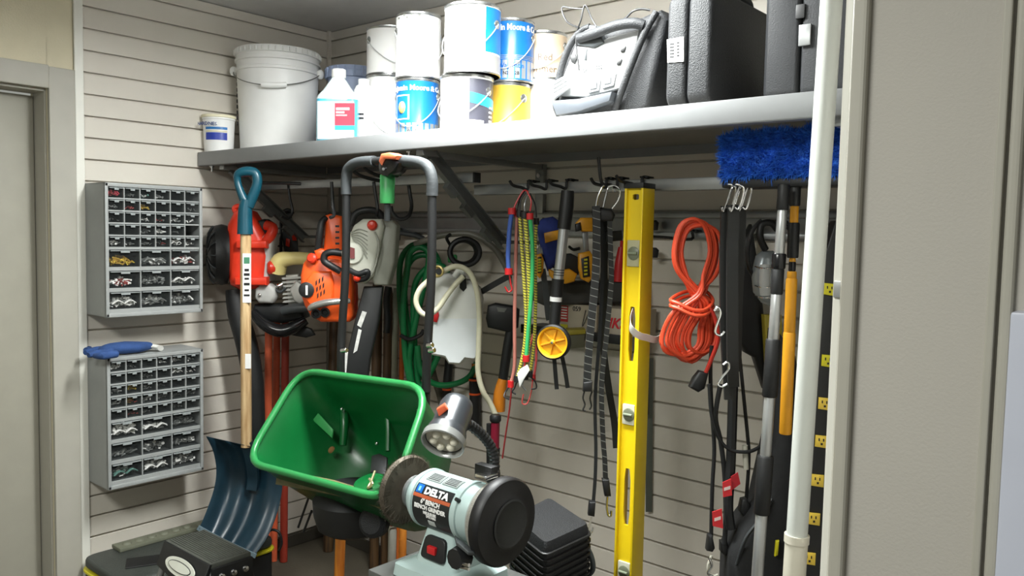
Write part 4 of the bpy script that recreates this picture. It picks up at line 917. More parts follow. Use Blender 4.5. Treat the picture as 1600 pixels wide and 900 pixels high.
# ------------------------------------------------------------------ dark loppers, orange knives behind
F = Fr(450, 370, y=-0.22); t = thing('hedge_shears', tuple(F.P - UP * 0.1), 'dark shears with a red inset, hanging behind the cream tank', 'shears')
b = MB(); b.prism(F.qs([(430, 332), (440, 332), (440, 402), (430, 402)], 0.02), -NN * 0.02, bev=0.003); b.build('blade', BLACK, t)
b = MB(); b.prism(F.qs([(446, 330), (452, 328), (464, 372), (466, 402), (446, 402), (440, 370)], 0.01), -NN * 0.015, bev=0.003); b.build('blade', DKGREY, t)
b = MB(); b.tube(F.qs([(424, 328, .02), (436, 334, .03), (450, 328, .03), (458, 334, .02)]), 0.008, n=8); b.build('handle', BLACK, t)
b = MB(); b.prism(F.qs([(453, 350), (460, 352), (463, 376), (457, 376)], .02), -NN * .008, bev=.001); b.build('red_inset', REDOR, t)
b = MB(); b.prism(F.qs([(447, 372), (453, 374), (452, 386), (446, 384)], .022), -NN * .008, bev=.001); b.build('red_inset', REDOR, t)
prong(xon(500, -0.03, 380), -0.03, WRZ - 0.01, 0.1, 'black hook just left of the orange chainsaw handle')

# long black J hooks and the overhead hooks on the left bar
def wirehook(pts, F, r, label, name='hook', mt=BLACK):
    b = MB(); b.tube(F.qs(pts), r, n=8); return tag(b.build(name, mt), label, 'hook', 'black hooks along the bars')
F = Fr(455, 290, y=FB[0] - 0.02)
wirehook([(402, 286, -.02), (430, 286, .02), (462, 287, .03), (490, 288, .02), (498, 284, .02)], F, 0.006, 'long black double hook running along the left bar')
wirehook([(450, 286, -.02), (453, 310, -.02), (457, 330, -.02), (450, 342, .0), (440, 338, .02)], F, 0.005, 'black J hook above the dark shears')
F = Fr(600, 280, y=FB[0] - 0.03)
wirehook([(545, 262, .12), (562, 274, .08), (590, 282, 0), (610, 284, -.02)], F, 0.006, 'black hook reaching forward to the left of the spreader handle')
wirehook([(566, 260, .12), (580, 270, .08), (600, 276, .02), (626, 276, -.02)], F, 0.006, 'black hook reaching forward beside the orange handle switch')
wirehook([(638, 284, 0), (640, 300, 0), (643, 322, .02), (638, 338, .04), (624, 342, .05), (613, 332, .05), (611, 322, .05)], F, 0.0065, 'large black U hook right of the green sleeve')
wirehook([(584, 284, 0), (586, 300, 0), (590, 326, 0), (588, 340, .02)], F, 0.006, 'black hook behind the green sleeve, over the grey chainsaw')
wirehook([(627, 278, .02), (650, 284, .0), (676, 286, .0)], F, 0.007, 'black cross hook at the right of the spreader handle')
wirehook([(518, 284, -.02), (520, 320, -.02), (522, 336, .0), (516, 340, .02)], F, 0.006, 'dark hook over the orange chainsaw')

# ------------------------------------------------------------------ green broadcast spreader
TL = at(470, 579, y=-0.79); TR = at(672, 607, y=-0.79); BL = at(384, 722, y=-1.0); BR = at(612, 784, y=-1.0)
ctr = (TL + TR + BL + BR) / 4
t = thing('spreader', (ctr.x, -0.76, 0.6), 'green broadcast spreader hung up by its black U handle, hopper facing out', 'spreader')
nrm = ((TR - TL).cross(BL - TL)).normalized()
if nrm.y > 0: nrm = -nrm
def rrect(a, b, c, d, rad, n=7):
    """rounded quadrilateral through corners a b c d"""
    out = []; P = [a, b, c, d]
    for i in range(4):
        p = P[i]; e0 = (P[i - 1] - p).normalized(); e1 = (P[(i + 1) % 4] - p).normalized()
        s = p + e0 * rad; e = p + e1 * rad
        for k in range(n):
            u = k / (n - 1); out.append((s * (1 - u) + p * u) * (1 - u) + (p * (1 - u) + e * u) * u)
    return out
def quadscale(sx, sy, shift):
    q = []
    for p in (TL, TR, BR, BL):
        d = p - ctr; X_ = ((TR - TL) + (BR - BL)).normalized(); Y_ = ((BL - TL) + (BR - TR)).normalized()
        q.append(ctr + X_ * d.dot(X_) * sx + (d - X_ * d.dot(X_)) * sy + shift)
    return q
back = -nrm
rings = []
dn = Vector((0, 0.02, -0.06))
for (sx, sy, dpt, rad) in ((1.0, 1.0, 0.0, 0.09), (0.99, 0.985, 0.004, 0.088), (0.95, 0.93, 0.08, 0.085), (0.86, 0.84, 0.17, 0.08), (0.66, 0.62, 0.235, 0.07), (0.36, 0.36, 0.262, 0.04), (0.3, 0.3, 0.264, 0.03)):
    q = quadscale(sx, sy, back * dpt + dn * (dpt / 0.26)); rings.append(rrect(*q, rad))
inner = rings; outer = [[p + back * 0.006 + (p - ctr).normalized() * 0.005 for p in r_] for r_ in rings]
b = MB(); loft(inner, b, cap=False); b.add(inner[-1], [tuple(range(len(inner[-1])))]); loft(outer, b, cap=False); b.add(outer[-1], [tuple(range(len(outer[-1])))])
n_ = len(inner[0]); b.add(inner[0] + outer[0], [(i, (i + 1) % n_, n_ + (i + 1) % n_, n_ + i) for i in range(n_)])
b.build('hopper', GREEN, t, ang=50)
b = MB(); b.tube([p + nrm * 0.003 for p in rings[0]], 0.0105, n=10, sub=1, closed=True); b.build('rolled_rim', m('green_rim', (40, 124, 66), 0.35, var=0.06), t)
def hp(px, py, dpt): # point on a plane dpt behind the hopper mouth
    r = ray(px, py); p0 = ctr + back * dpt; s = (p0 - CAM).dot(nrm) / r.dot(nrm); return CAM + r * s
b = MB(); b.tube([hp(536, 634, .15), hp(538, 660, .17), hp(536, 696, .2)], [0.012, 0.015, 0.011], n=10); b.build('raised_rib', GREEN, t)
b = MB(); b.tube([hp(600, 612, .12), hp(606, 660, .17), hp(606, 705, .2)], 0.008, n=8); b.build('raised_rib', GREEN, t)
b = MB(); b.prism([hp(488, 656, .12), hp(497, 645, .11), hp(520, 670, .15), hp(518, 684, .16)], back * 0.008, bev=0.003); b.build('side_baffle', GREENT, t)
ac = hp(584, 762, .13)
b = MB(); b.lathe([(0.055, 0), (0.06, 0.005), (0.05, 0.02), (0.012, 0.03), (0, 0.03)], ac, (nrm * .4 + UP).normalized(), n=28); b.build('agitator_plate', GREEN, t)
b = MB(); b.prism([hp(580, 712, .14), hp(592, 708, .14), hp(604, 714, .14), hp(602, 742, .13), hp(578, 738, .13)], back * 0.01, bev=0.003); b.build('black_flap', BLACK, t)
b = MB(); b.tube([hp(586, 736, .09), hp(580, 752, .09), hp(575, 762, .09), hp(582, 756, .085), hp(577, 748, .085)], 0.0035, n=7); b.build('wire_pin', m('bare_wire', (190, 180, 140), 0.3, 0.7), t)
for (x, y, dp) in ((523, 618, .12), (534, 639, .13), (654, 640, .1), (626, 640, .12), (589, 693, .19)):
    b = MB(); b.sph(hp(x, y, dp), 0.006 if x != 626 else 0.003); b.build('bolt_head', CHROME, t)
b = MB(); b.lathe([(0.012, 0), (0.010, 0.004), (0, 0.005)], hp(518, 703, .19), nrm, n=12); b.build('rust_spot', m('rust', (130, 92, 50), 0.8, var=0.3), t)
# frame and handle
yh = -0.745
def hy(px, py, y=yh): return at(px, py, y=y)
b = MB(); b.tube([hy(541, 300), hy(540, 420), hy(533, 540), hy(533, 602)], 0.0122, n=14); b.build('handle_tube', BLACK, t)
b = MB(); b.tube([hy(675, 300), hy(674, 430), hy(667, 560), hy(666, 612)], 0.0122, n=14); b.build('handle_tube', BLACK, t)
b = MB(); b.tube([hy(541, 304), hy(541, 280), hy(545, 263), hy(560, 254), hy(585, 252)], 0.0158, n=14); b.build('foam_grip', m('foam_grip_grey', (54, 58, 60), 0.65, bump=0.2), t)
b = MB(); b.tube([hy(675, 306), hy(675, 280), hy(669, 262), hy(655, 254), hy(628, 251)], 0.0158, n=14); b.build('foam_grip', MATS['foam_grip_grey'], t)
b = MB(); b.tube([hy(583, 252), hy(605, 251), hy(630, 251)], 0.0115, n=12); b.build('cross_tube', BLACK, t)
b = MB(); b.prism([hy(590, 258, -.77), hy(594, 246, -.77), hy(612, 248, -.77), hy(622, 254, -.77), hy(616, 268, -.77), hy(604, 276, -.77), hy(592, 272, -.77)], Vector((0, .045, 0)), bev=.005); b.build('switch_housing', BLACKG, t)
b = MB(); b.prism([hy(591, 252, -.775), hy(595, 240, -.775), (hy(607, 238, -.775)), hy(620, 243, -.775), hy(617, 249, -.775), hy(600, 248, -.775), hy(595, 258, -.775)], Vector((0, .04, 0)), bev=.004); b.build('orange_lever', m('lever_orange', (236, 120, 78), 0.4), t)
b = MB(); b.cyl(hy(599, 264, -.77), hy(599, 264, -.776), .004, n=10); b.build('screw', CHROME, t)
b = MB(); b.lathe([(0.020, 0), (0.021, .004), (0.021, 0.078), (0.018, .082)], hy(605, 318, -.74), UP, n=20); b.build('green_sleeve', GREENT, t)
b = MB(); b.cyl(hy(605, 318, -.74), hy(605, 345, -.735), .009, n=12); b.build('control_rod', DKGREY, t)
for (x, ys__) in ((538, 548), (672, 540), (675, 548)):
    b = MB(); b.cyl(hy(x - 4, ys__, -.76), hy(x + 4, ys__ - 1, -.76), .007, n=10, bev=.001); b.build('wing_bolt', CHROME, t)
b = MB(); b.prism([p + Vector((0, 0, 0)) for p in (at(430, 757, y=-.95), at(480, 766, y=-.95), at(560, 782, y=-.95), at(612, 803, y=-.95), at(606, 790, y=-.95), at(500, 756, y=-.95), at(432, 742, y=-.95))], Vector((0, .05, 0)), bev=.002); b.build('base_plate', m('worn_tan_label', (110, 106, 70), 0.6, var=0.25, scale=40), t)
b = MB(); b.lathe([(0.0, -.0), (0.08, 0.0), (0.10, .012), (0.112, .05), (0.115, .09), (0.08, .13)], at(552, 828, y=-.82), UP, n=28); b.build('impeller_housing', BLACK, t)
gcp = at(600, 800, y=-.84)
b = MB(); b.lathe([(0.035, 0), (0.042, .01), (0.042, .03), (0.03, .04), (0, .04)], gcp - Vector((0, .02, .02)), Vector((.3, -.9, .2)), n=24); b.build('gear_case', BLACKT, t)
b = MB(); b.tube([at(533, 600, y=-.742), at(532, 640, y=-.60), at(535, 720, y=-.50), at(545, 800, y=-.55), at(585, 822, y=-.66), at(640, 790, y=-.55), at(655, 700, y=-.50), at(664, 650, y=-.60), at(666, 610, y=-.742)], 0.0118, n=12, sub=4); b.build('frame_tube', BLACK, t)
for (x0, y0, x1, y1) in ((482, 778, 466, 824), (487, 798, 474, 832)):
    b = MB(); b.cyl(at(x0, y0, y=-.74), at(x1, y1, y=-.74), .004, n=8); b.build('kickstand_leg', BLACK, t)

# ------------------------------------------------------------------ bench grinder on its stand
gax = Vector((math.cos(math.radians(-1)), math.sin(math.radians(-1)), 0)); gfr = Vector((gax.y, -gax.x, 0))   # axis, front side
gC = at(706, 788, d=1.66)                 # middle of the motor
def gp_(a, f, z): return gC + gax * a + gfr * f + UP * z
gzb = -0.15
t = thing('bench_grinder', tuple(gp_(0, 0, gzb)), 'grey bench grinder with a wire wheel, work lamp and black label', 'grinder')
rmg = rot_basis(gax, -gfr, UP)
b = MB(); b.lathe([(0.030, -.098), (0.046, -.09), (0.054, -.078), (0.058, -.062), (0.0575, .062), (0.0575, .075), (0.056, .098), (0.05, .108), (0.03, .112)], gC, gax, n=48); b.build('motor_housing', GRINDG, t)
b = MB(); b.lathe([(0.0575, .052), (0.0605, .054), (0.0605, .066), (0.0575, .068)], gC, gax, n=48); b.build('housing_ring', GRINDG, t)
b = MB(); b.lathe([(0.0575, -.068), (0.0605, -.066), (0.0605, -.060), (0.0575, -.058)], gC, gax, n=48); b.build('housing_ring', GRINDG, t)
def wrap(mb, a0, a1, x0, x1, r=0.0582, n=10, th=0.0008):
    vs = []; 
    for i in range(n + 1):
        a = a0 + (a1 - a0) * i / n; d = gfr * math.cos(a) + UP * math.sin(a)
        for xx in (x0, x1):
            for rr in (r, r + th): vs.append(gC + gax * xx + d * rr)
    fs = []
    for i in range(n):
        A = i * 4; B = A + 4; fs += [(A, B, B + 2, A + 2), (A + 1, A + 3, B + 3, B + 1), (A, A + 1, B + 1, B), (A + 2, B + 2, B + 3, A + 3)]
    fs += [(0, 2, 3, 1), (n * 4, n * 4 + 1, n * 4 + 3, n * 4 + 2)]; mb.add(vs, fs)
b = MB(); wrap(b, -0.95, 0.82, -.056, .05); b.build('black_label', m('label_black', (26, 30, 32), 0.4), t)
b = MB(); wrap(b, 0.34, 0.46, -.056, .05, 0.0590); b.build('orange_stripe', m('stripe_rust', (176, 84, 48), 0.5), t)
b = MB(); wrap(b, 0.48, 0.78, -.052, -.034, 0.0590); b.build('blue_square', BLUE, t)
b = MB(); wrap(b, 0.54, 0.70, -.046, -.040, 0.0598); b.build('logo_triangle', m('logo_pale_blue', (110, 180, 220), 0.4), t)
b = MB(); wrap(b, 1.02, 1.45, -.045, -.002, 0.0582); b.build('grey_label', m('label_grey', (120, 128, 126), 0.5), t)
b = MB(); wrap(b, 1.02, 1.45, .002, .045, 0.0582); b.build('grey_label', MATS['label_grey'], t)
for k in range(5):
    b = MB(); wrap(b, 1.08 + .07 * k, 1.10 + .07 * k, -.04, -.008, 0.0590, n=1); wrap(b, 1.08 + .07 * k, 1.10 + .07 * k, .008, .04, 0.0590, n=1); b.build('printed_line', INKB, t); tag([o for o in kids(t) if o.name.startswith('printed_line')][-1], kind='stuff')
def gtxt(s, a, size, xo, sxx=1.0, mt=WHITE, bold=0.0004):
    cu_c = gC + gax * xo + (gfr * math.cos(a) + UP * math.sin(a)) * 0.0594
    up_ = (-gfr * math.sin(a) + UP * math.cos(a))
    return txt('lettering', s, size, cu_c, gax, up_, mt, t, sx=sxx, bold=bold, depth=0.0004)
gtxt('DELTA', 0.60, 0.0195, 0.006, 1.15, bold=0.0009)
gtxt('6" BENCH', 0.24, 0.0125, -0.003, bold=0.0005); gtxt('BENCH GRINDER', 0.05, 0.0115, -0.003, bold=0.0005); gtxt('MEULEUSE', -0.12, 0.008, -0.003); gtxt('D\'ETABLI', -0.24, 0.007, 0.0)
b = MB(); wrap(b, -0.58, -0.38, -.012, .008, 0.0592); b.build('white_seal', m('seal_white', (190, 196, 194), 0.5), t)
# base
def foot(mb, w0, d0, w1, d1, z0, z1, bev=0.004):
    q0 = rrect(gp_(-w0, d0, z0), gp_(w0, d0, z0), gp_(w0, -d0, z0), gp_(-w0, -d0, z0), 0.015, 4); q1 = rrect(gp_(-w1, d1, z1), gp_(w1, d1, z1), gp_(w1, -d1, z1), gp_(-w1, -d1, z1), 0.012, 4)
    loft([q0, q1], mb)
b = MB(); foot(b, .098, .078, .095, .074, gzb, gzb + .022); foot(b, .094, .072, .06, .05, gzb + .022, gzb + .034); foot(b, .058, .05, .040, .034, gzb + .034, -0.045); b.build('base_casting', GRINDG, t)
b = MB(); q0 = [gp_(-.038, .0495, gzb + .046), gp_(.034, .0495, gzb + .046), gp_(.028, .040, gzb + .092), gp_(-.030, .040, gzb + .092)]
b.prism([p + gfr * .004 for p in rrect(*q0, .012, 4)], -gfr * .01, bev=.002); b.build('switch_plate', BLACK, t)
b = MB(); b.box(gp_(-.003, .050, gzb + .067), (.024, .01, .016), rot=rmg, bev=.003); b.build('rocker_switch', RED, t)
# left wire wheel
b = MB(); b.cyl(gC - gax * .098, gC - gax * .16, .012, n=14); b.build('spindle', STEEL, t)
b = MB(); b.lathe([(0.0, -.104), (.03, -.104), (.036, -.108), (.036, -.114), (.02, -.12), (0, -.12)], gC, gax, n=28); b.build('wheel_flange', STEEL, t)
b = MB()
wc = gC - gax * .140; uu, vv = perp(gax)
b.lathe([(0.02, -.008), (.07, -.008), (.074, 0), (.07, .008), (0.02, .008)], wc, gax, n=40)
for i in range(1500):
    a = R_.random() * 6.283; d = uu * math.cos(a) + vv * math.sin(a); tn = uu * -math.sin(a) + vv * math.cos(a); w = R_.uniform(-.011, .011)
    p = wc + d * R_.uniform(.05, .068) + gax * w; q = wc + d * R_.uniform(.074, .083) + gax * (w + R_.uniform(-.003, .003)) + tn * R_.uniform(-.006, .006)
    b.add([p + tn * .0006, p - tn * .0006, q], [(0, 1, 2)]); b.add([p + gax * .0006, p - gax * .0006, q], [(0, 1, 2)])
o = b.build('wire_wheel', m('wire_bristle', (92, 84, 72), 0.6, 0.4, var=0.2, scale=60), t, smooth=False)
# right wheel, guard
b = MB(); b.lathe([(0.02, .112), (.074, .112), (.076, .115), (.076, .131), (.074, .134), (.02, .134)], gC, gax, n=48); b.build('grinding_wheel', m('grinding_stone', (140, 138, 130), 0.9, bump=0.6, bscale=500), t)
b = MB(); b.lathe([(0.078, .128), (.084, .129), (.086, .132), (.086, .148), (.082, .153), (.055, .155), (.05, .159), (0, .160)], gC, gax, n=56)
b.build('wheel_guard', m('guard_black', (14, 14, 16), 0.5, var=0.1), t)
b = MB(); b.lathe([(0.046, .1605), (.048, .163), (.044, .164), (.040, .1615), (0, .1615)], gC, gax, n=40); b.build('guard_cover_ring', m('guard_ring', (34, 36, 36), 0.5), t)
b = MB(); b.lathe([(0.054, .100), (.066, .102), (.066, .108), (.055, .110)], gC, gax, n=48); b.build('inner_guard_plate', m('pale_guard', (150, 158, 154), 0.5), t)
b = MB(); b.prism([gp_(.07, .06, -.03), gp_(.10, .085, -.028), gp_(.135, .088, -.036), gp_(.14, .07, -.04), (gp_(.085, .05, -.04))], -UP * .008, bev=.002); b.build('tool_rest', DKGREY, t)
b = MB(); b.lathe([(0.022, 0), (0.024, .006), (.02, .03), (0, .031)], gp_(.09, .05, -.066), gfr, n=10); b.build('rest_knob', BLACK, t)
b = MB(); b.cyl(gp_(.10, .075, -.072), gp_(.125, .075, -.069), .0035, n=8); b.cyl(gp_(.10, .075, -.08), gp_(.125, .075, -.077), .0035, n=8); b.build('rest_bolts', CHROME, t); tag([o for o in kids(t) if o.name.startswith('rest_bolts')][-1], kind='stuff')
b = MB(); b.box(gp_(.085, -.01, .083), (.045, .02, .03), rot=rmg, bev=.002); b.build('lamp_bracket', BLACK, t)
b = MB(); b.box(gp_(.105, .01, .085), (.03, .035, .008), rot=rmg, bev=.002); b.build('spark_plate', CHROME, t)
b = MB(); b.cyl(gp_(.068, .046, .034), gp_(.068, .056, .04), .004, n=8); b.build('housing_screw', BLACK, t)
# gooseneck lamp
F = Fr(740, 700, d=1.62)
b = MB(); npth = smooth_path(F.qs([(772, 752, -.02), (773, 725, -.03), (768, 700, -.03), (754, 680, -.02), (736, 665, 0), (722, 657, .01)]), 8)
b.tube(npth, [0.0095 + 0.0016 * (i % 2) for i in range(len(npth))], n=12, sub=1); b.build('gooseneck', BLACK, t, ang=25)
b = MB(); b.lathe([(.013, 0), (.014, .03), (.011, .034)], F.q(771, 752, -.02) - UP * .012, UP, n=16); b.build('neck_collar', BLACK, t)
hd = (F.q(690, 694, .075) - F.q(714, 632, .0)).normalized(); hc = F.q(712, 640, .0)
b = MB(); b.lathe([(0, -.028), (.018, -.027), (.030, -.018), (.0345, -.004), (.0355, .045), (.0365, .048), (.0365, .052), (.039, .056), (.042, .082), (.040, .084), (.036, .07), (.034, .06), (0.0, .058)], hc, hd, n=44); b.build('lamp_head', m('lamp_gunmetal', (60, 64, 68), 0.32, 0.25), t)
b = MB(); b.lathe([(0.040, .070), (.0435, .072), (.0435, .0865), (.041, .088), (.038, .084), (.038, .072), (.04, .07)], hc, hd, n=44, cap=False); b.build('lamp_rim', m('rim_grey', (150, 152, 150), 0.3, 0.3), t)
b = MB(); b.lathe([(.0, .073), (.036, .073), (.0365, .076), (0, .078)], hc, hd, n=36); b.build('lamp_lens', m('lens_pale', (205, 203, 190), 0.2, coat=0.5), t)
u1, v1 = perp(hd)
for i in range(6):
    a = i * 1.047; b = MB(); b.sph(hc + hd * .078 + (u1 * math.cos(a) + v1 * math.sin(a)) * .021, .009, u=10, v=6); b.build('led_bulb', m('led_pale', (236, 232, 214), 0.15), t)
b = MB(); b.prism(F.qs([(682, 640), (694, 632), (700, 640), (686, 652)], .052), -NN * .02, bev=.002); b.build('orange_sticker', m('sticker_orange', (214, 96, 60), 0.4), t)
b = MB(); b.sph(F.q(727, 664, .015), .012); b.build('swivel_joint', BLACK, t)
# stand
sz_ = gp_(0, 0, gzb).z
st = thing('grinder_stand', (gC.x, gC.y, 0), 'black steel stand under the bench grinder', 'stand')
b = MB(); b.box(gp_(.0, -.01, gzb - .012), (.30, .21, .02), rot=rmg, bev=.003); b.build('top_plate', m('stand_grey', (84, 86, 84), 0.5, var=0.15), st)
b = MB(); b.box(gp_(.0, -.01, gzb - .045), (.285, .195, .045), rot=rmg, bev=.003); b.build('apron', BLACK, st)
for sx in (-1, 1):
    for sy in (-1, 1):
        b = MB(); p = gp_(.13 * sx, -.01 + .085 * sy, 0); b.tube([Vector((p.x, p.y, sz_ - .07)), Vector((p.x, p.y, 0)) + gax * .05 * sx + gfr * .04 * sy + UP * .003], .014, n=10, sub=1); b.build('leg', BLACK, st)
for (a, f) in ((-.132, .091), (-.06, .091)):
    b = MB(); b.sph(gp_(a, f, gzb - .04), .006); b.build('bolt_head', CHROME, st)

# ------------------------------------------------------------------ black transformer behind the grinder
F = Fr(868, 840, d=2.02); bx = F.P
t = thing('battery_charger', tuple(at(868, 905, d=2.02) - UP * .02), 'black ribbed charger box with a cable, right of the bench grinder', 'charger')
zt_ = at(858, 783, d=2.02).z
A = at(815, 801, d=1.98); 
def tq(px, py, z): return at(px, py, z=z)
top = [at(800, 806, z=zt_), at(858, 776, z=zt_), at(922, 818, z=zt_ - .004), at(852, 850, z=zt_ - .004)]
c0 = sum(top, Vector()) / 4
b = MB(); zl = zt_ - .018
q1 = rrect(*[p + (c0 - p) * .04 for p in top], .018, 4); q2 = rrect(*[Vector((p.x, p.y, zl)) - (Vector((c0.x, c0.y, zl)) - Vector((p.x, p.y, zl))) * .02 for p in top], .02, 4)
q3 = [p - UP * .15 for p in q2]
loft([q3, q2, q1], b); b.build('housing', BLACKT, t)
cbl = q3[0]
for i in range(9):
    z = zl - .01 - i * .015; b = MB(); qq = [Vector((p.x, p.y, z)) + (p - Vector((c0.x, c0.y, p.z))).normalized() * .004 for p in q2]
    b.tube(qq, .0035, n=6, sub=1, closed=True); b.build('cooling_fin', BLACK, t)
F2 = Fr(880, 830, d=1.93)
b = MB(); b.tube(F2.qs([(884, 838, .0), (900, 842, .03), (914, 852, .04), (924, 870, .04), (926, 890, .03), (914, 904, .0)]), .0065, n=10); b.build('cable', m('cable_grey', (70, 76, 78), 0.4), t)
b = MB(); b.cyl(F2.q(880, 837, .0), F2.q(888, 838, .01), .010, n=12, bev=.002); b.build('cable_gland', DKGREY, t)
bs = MB(); zc_ = q3[0].z
bs2 = thing('storage_tote', (c0.x, c0.y, 0), 'dark tote standing on the floor under the charger box', 'tote')
b = MB(); b.box((c0.x, c0.y, (zc_ - .02) / 2), (.26, .24, zc_ - .024), bev=.012, taper=1.0); b.build('bin', m('dark_tote', (30, 30, 34), 0.5), bs2)
b = MB(); b.box((c0.x, c0.y, zc_ - .012), (.28, .26, .02), bev=.006); b.build('lid', BLACK, bs2)
F = Fr(808, 870, d=1.9)
t = thing('spray_bottle', tuple(F.q(808, 910, 0)), 'clear tube with a pink tip between grinder and charger', 'bottle')
b = MB(); b.tube(F.qs([(810, 905), (811, 880), (811, 862)]), [.013, .013, .009], n=12); b.build('tube_body', m('cloudy_tube', (150, 152, 146), 0.3), t)
b = MB(); b.tube(F.qs([(811, 862), (812, 853)]), [.009, .006], n=12); b.build('pink_tip', m('tip_pink', (206, 110, 104), 0.4), t)

# ------------------------------------------------------------------ tall handles standing along the wall
def pole(name, label, cat, px0, py0, px1, py1, rpx, mt, floor=True, group=None, parts=None, **anchor):
    F = Fr(px0, py0, **anchor); a = F.q(px0, py0); b_ = F.q(px1, py1)
    if floor:
        d = (b_ - a); b_ = a + d * ((a.z - .002) / (a.z - b_.z)) if abs(a.z - b_.z) > 1e-6 else b_
    mb = MB(); mb.tube([a, a + (b_ - a) * .02, a * .5 + b_ * .5, b_], [rpx * F.k * .8, rpx * F.k, rpx * F.k, rpx * F.k], n=12, sub=1)
    o = mb.build(name, mt); return tag(o, label, cat, group), F
pole('garden_pole', 'leftmost of the three red-orange poles behind the hopper corner', 'pole', 420, 500, 419, 640, 6, REDPOLE, group='red-orange poles in the corner', x=.16)
pole('garden_pole', 'middle of the three red-orange poles behind the hopper corner', 'pole', 433, 500, 431, 640, 5.5, REDPOLE, group='red-orange poles in the corner', x=.10)
pole('garden_pole', 'rightmost of the three red-orange poles behind the hopper corner', 'pole', 446, 500, 445, 640, 6, m('deep_red_pole', (150, 52, 36), 0.5), group='red-orange poles in the corner', x=.13)
pole('tool_shaft', 'dark brown wooden shaft under the orange chainsaw', 'handle', 523, 490, 520, 600, 8, WOODD, group='dark wooden shafts at the back wall', y=-.10)
pole('tool_shaft', 'dark brown wooden shaft just right of the black scabbard', 'handle', 590, 440, 588, 600, 8, WOODD, group='dark wooden shafts at the back wall', y=-.10)
pole('tool_shaft', 'dark brown wooden shaft beside the green hose', 'handle', 607, 450, 605, 600, 7, WOODD, group='dark wooden shafts at the back wall', y=-.09)
o, F = pole('labelled_shaft', 'thin pale shaft with a printed label, left of the green hose', 'handle', 619, 450, 616, 600, 5, m('pale_shaft', (150, 150, 132), 0.5), y=-.12)
pole('orange_shaft', 'thin orange shaft between labelled shaft and green hose', 'handle', 629, 480, 627, 600, 4, m('orange_shaft', (206, 104, 36), 0.5), y=-.10)
b = MB(); b.tube(F.qs([(607, 448), (604, 470), (606, 500), (604, 520)], .03), .014, n=10); tag(b.build('tool_head', BLACK), 'black tool head hanging left of the green hose', 'tool')
o = None
pole('broom_handle', 'orange varnished handle standing under the spreader', 'handle', 532, 838, 530, 900, 8, WOODO, y=-.50)
pole('rake_handle', 'orange varnished handle under the wire wheel', 'handle', 630, 812, 629, 860, 6, WOODO, y=-.38)
pole('grey_pole', 'pale grey pole left of the orange handle under the wire wheel', 'pole', 614, 826, 613, 866, 6, m('pale_grey_pole', (150, 148, 138), 0.5), y=-.42)
F = Fr(608, 822, y=-.42)
b = MB(); b.prism(F.qs([(596, 812), (606, 805), (620, 808), (622, 816), (612, 824), (600, 820)], .03), -NN * .04, bev=.006); tag(b.build('red_cap', RED), 'red plastic cap under the right side of the hopper', 'cap')

# ------------------------------------------------------------------ green garden hose
F = Fr(655, 470, y=-.13); t = thing('garden_hose', tuple(F.q(655, 600)), 'coiled green garden hose hanging behind the spreader handle', 'hose')
loops = [[(624, 440), (628, 402), (648, 382), (672, 388), (688, 420), (690, 490), (672, 556), (652, 592), (638, 562), (628, 500)],
         [(632, 450), (640, 410), (662, 398), (686, 412), (697, 450), (688, 520), (664, 570), (648, 548), (636, 500)],
         [(646, 470), (652, 436), (676, 414), (698, 424), (703, 470), (690, 540), (668, 590), (654, 600), (648, 540)],
         [(636, 424), (640, 396), (656, 386), (670, 398), (664, 440), (650, 500), (640, 560), (644, 604), (634, 560), (630, 480)]]
for i, lp in enumerate(loops):
    b = MB(); b.tube([F.q(x, y, .02 + .018 * i) for x, y in lp], 0.0118, n=10, sub=6, closed=True); b.build('hose_loop', GHOSE, t)
b = MB(); b.tube(F.qs([(652, 540, .09), (658, 580, .09), (680, 600, .08), (710, 600, .07), (734, 588, .05), (745, 566, .04)]), .0115, n=10, sub=6); b.build('hose_tail', GHOSE, t)
b = MB(); b.tube(F.qs([(626, 524, .1), (640, 530, .11), (656, 524, .11), (662, 516, .1)]), .008, n=8); b.build('tie_strap', BLACK, t)
b = MB(); b.lathe([(.014, 0), (.016, .004), (.016, .03), (.012, .034)], F.q(700, 404, .07), RR, n=16); b.build('hose_coupling', GREENT, t)
# black coil
F = Fr(724, 394, y=-.16); t = thing('black_hose_coil', tuple(F.q(724, 416)), 'small coil of black rubber hose above the white sprayer jug', 'hose')
for i in range(3):
    b = MB(); b.tube([F.q(724 + (21 + i) * math.cos(a / 12 * 6.283) + i, 394 + (19 + i * .6) * math.sin(a / 12 * 6.283), .012 * i) for a in range(12)], .0105, n=9, closed=True, sub=4); b.build('coil_loop', BLACK, t)
b = MB(); b.tube(F.qs([(704, 384, .0), (698, 372, .03), (704, 366, .04)]), .006, n=8); b.build('tail_end', BLACK, t)
F = Fr(740, 380, y=-.05)
b = MB(); b.tube(F.qs([(648, 382, 0), (690, 368, .02), (735, 366, .03), (768, 384, .04), (786, 408, .05), (800, 440, .05), (806, 470, .04)]), .0115, n=10, sub=6)
tag(b.build('grey_tubing', m('grey_tubing', (126, 124, 114), 0.35)), 'arc of translucent grey tubing above the sprayer jug', 'tube')
F = Fr(620, 360, y=-.05)
b = MB(); b.tube(F.qs([(612, 362, 0), (628, 364, .02), (650, 368, .03), (668, 376, .03)]), .011, n=8); b.prism(F.qs([(606, 356, .02), (626, 356, .02), (624, 376, .02), (608, 374, .02)]), -NN * .03, bev=.004)
tag(b.build('rail_clip', DKGREY), 'dark clip on the wall rail over the green hose', 'clip')

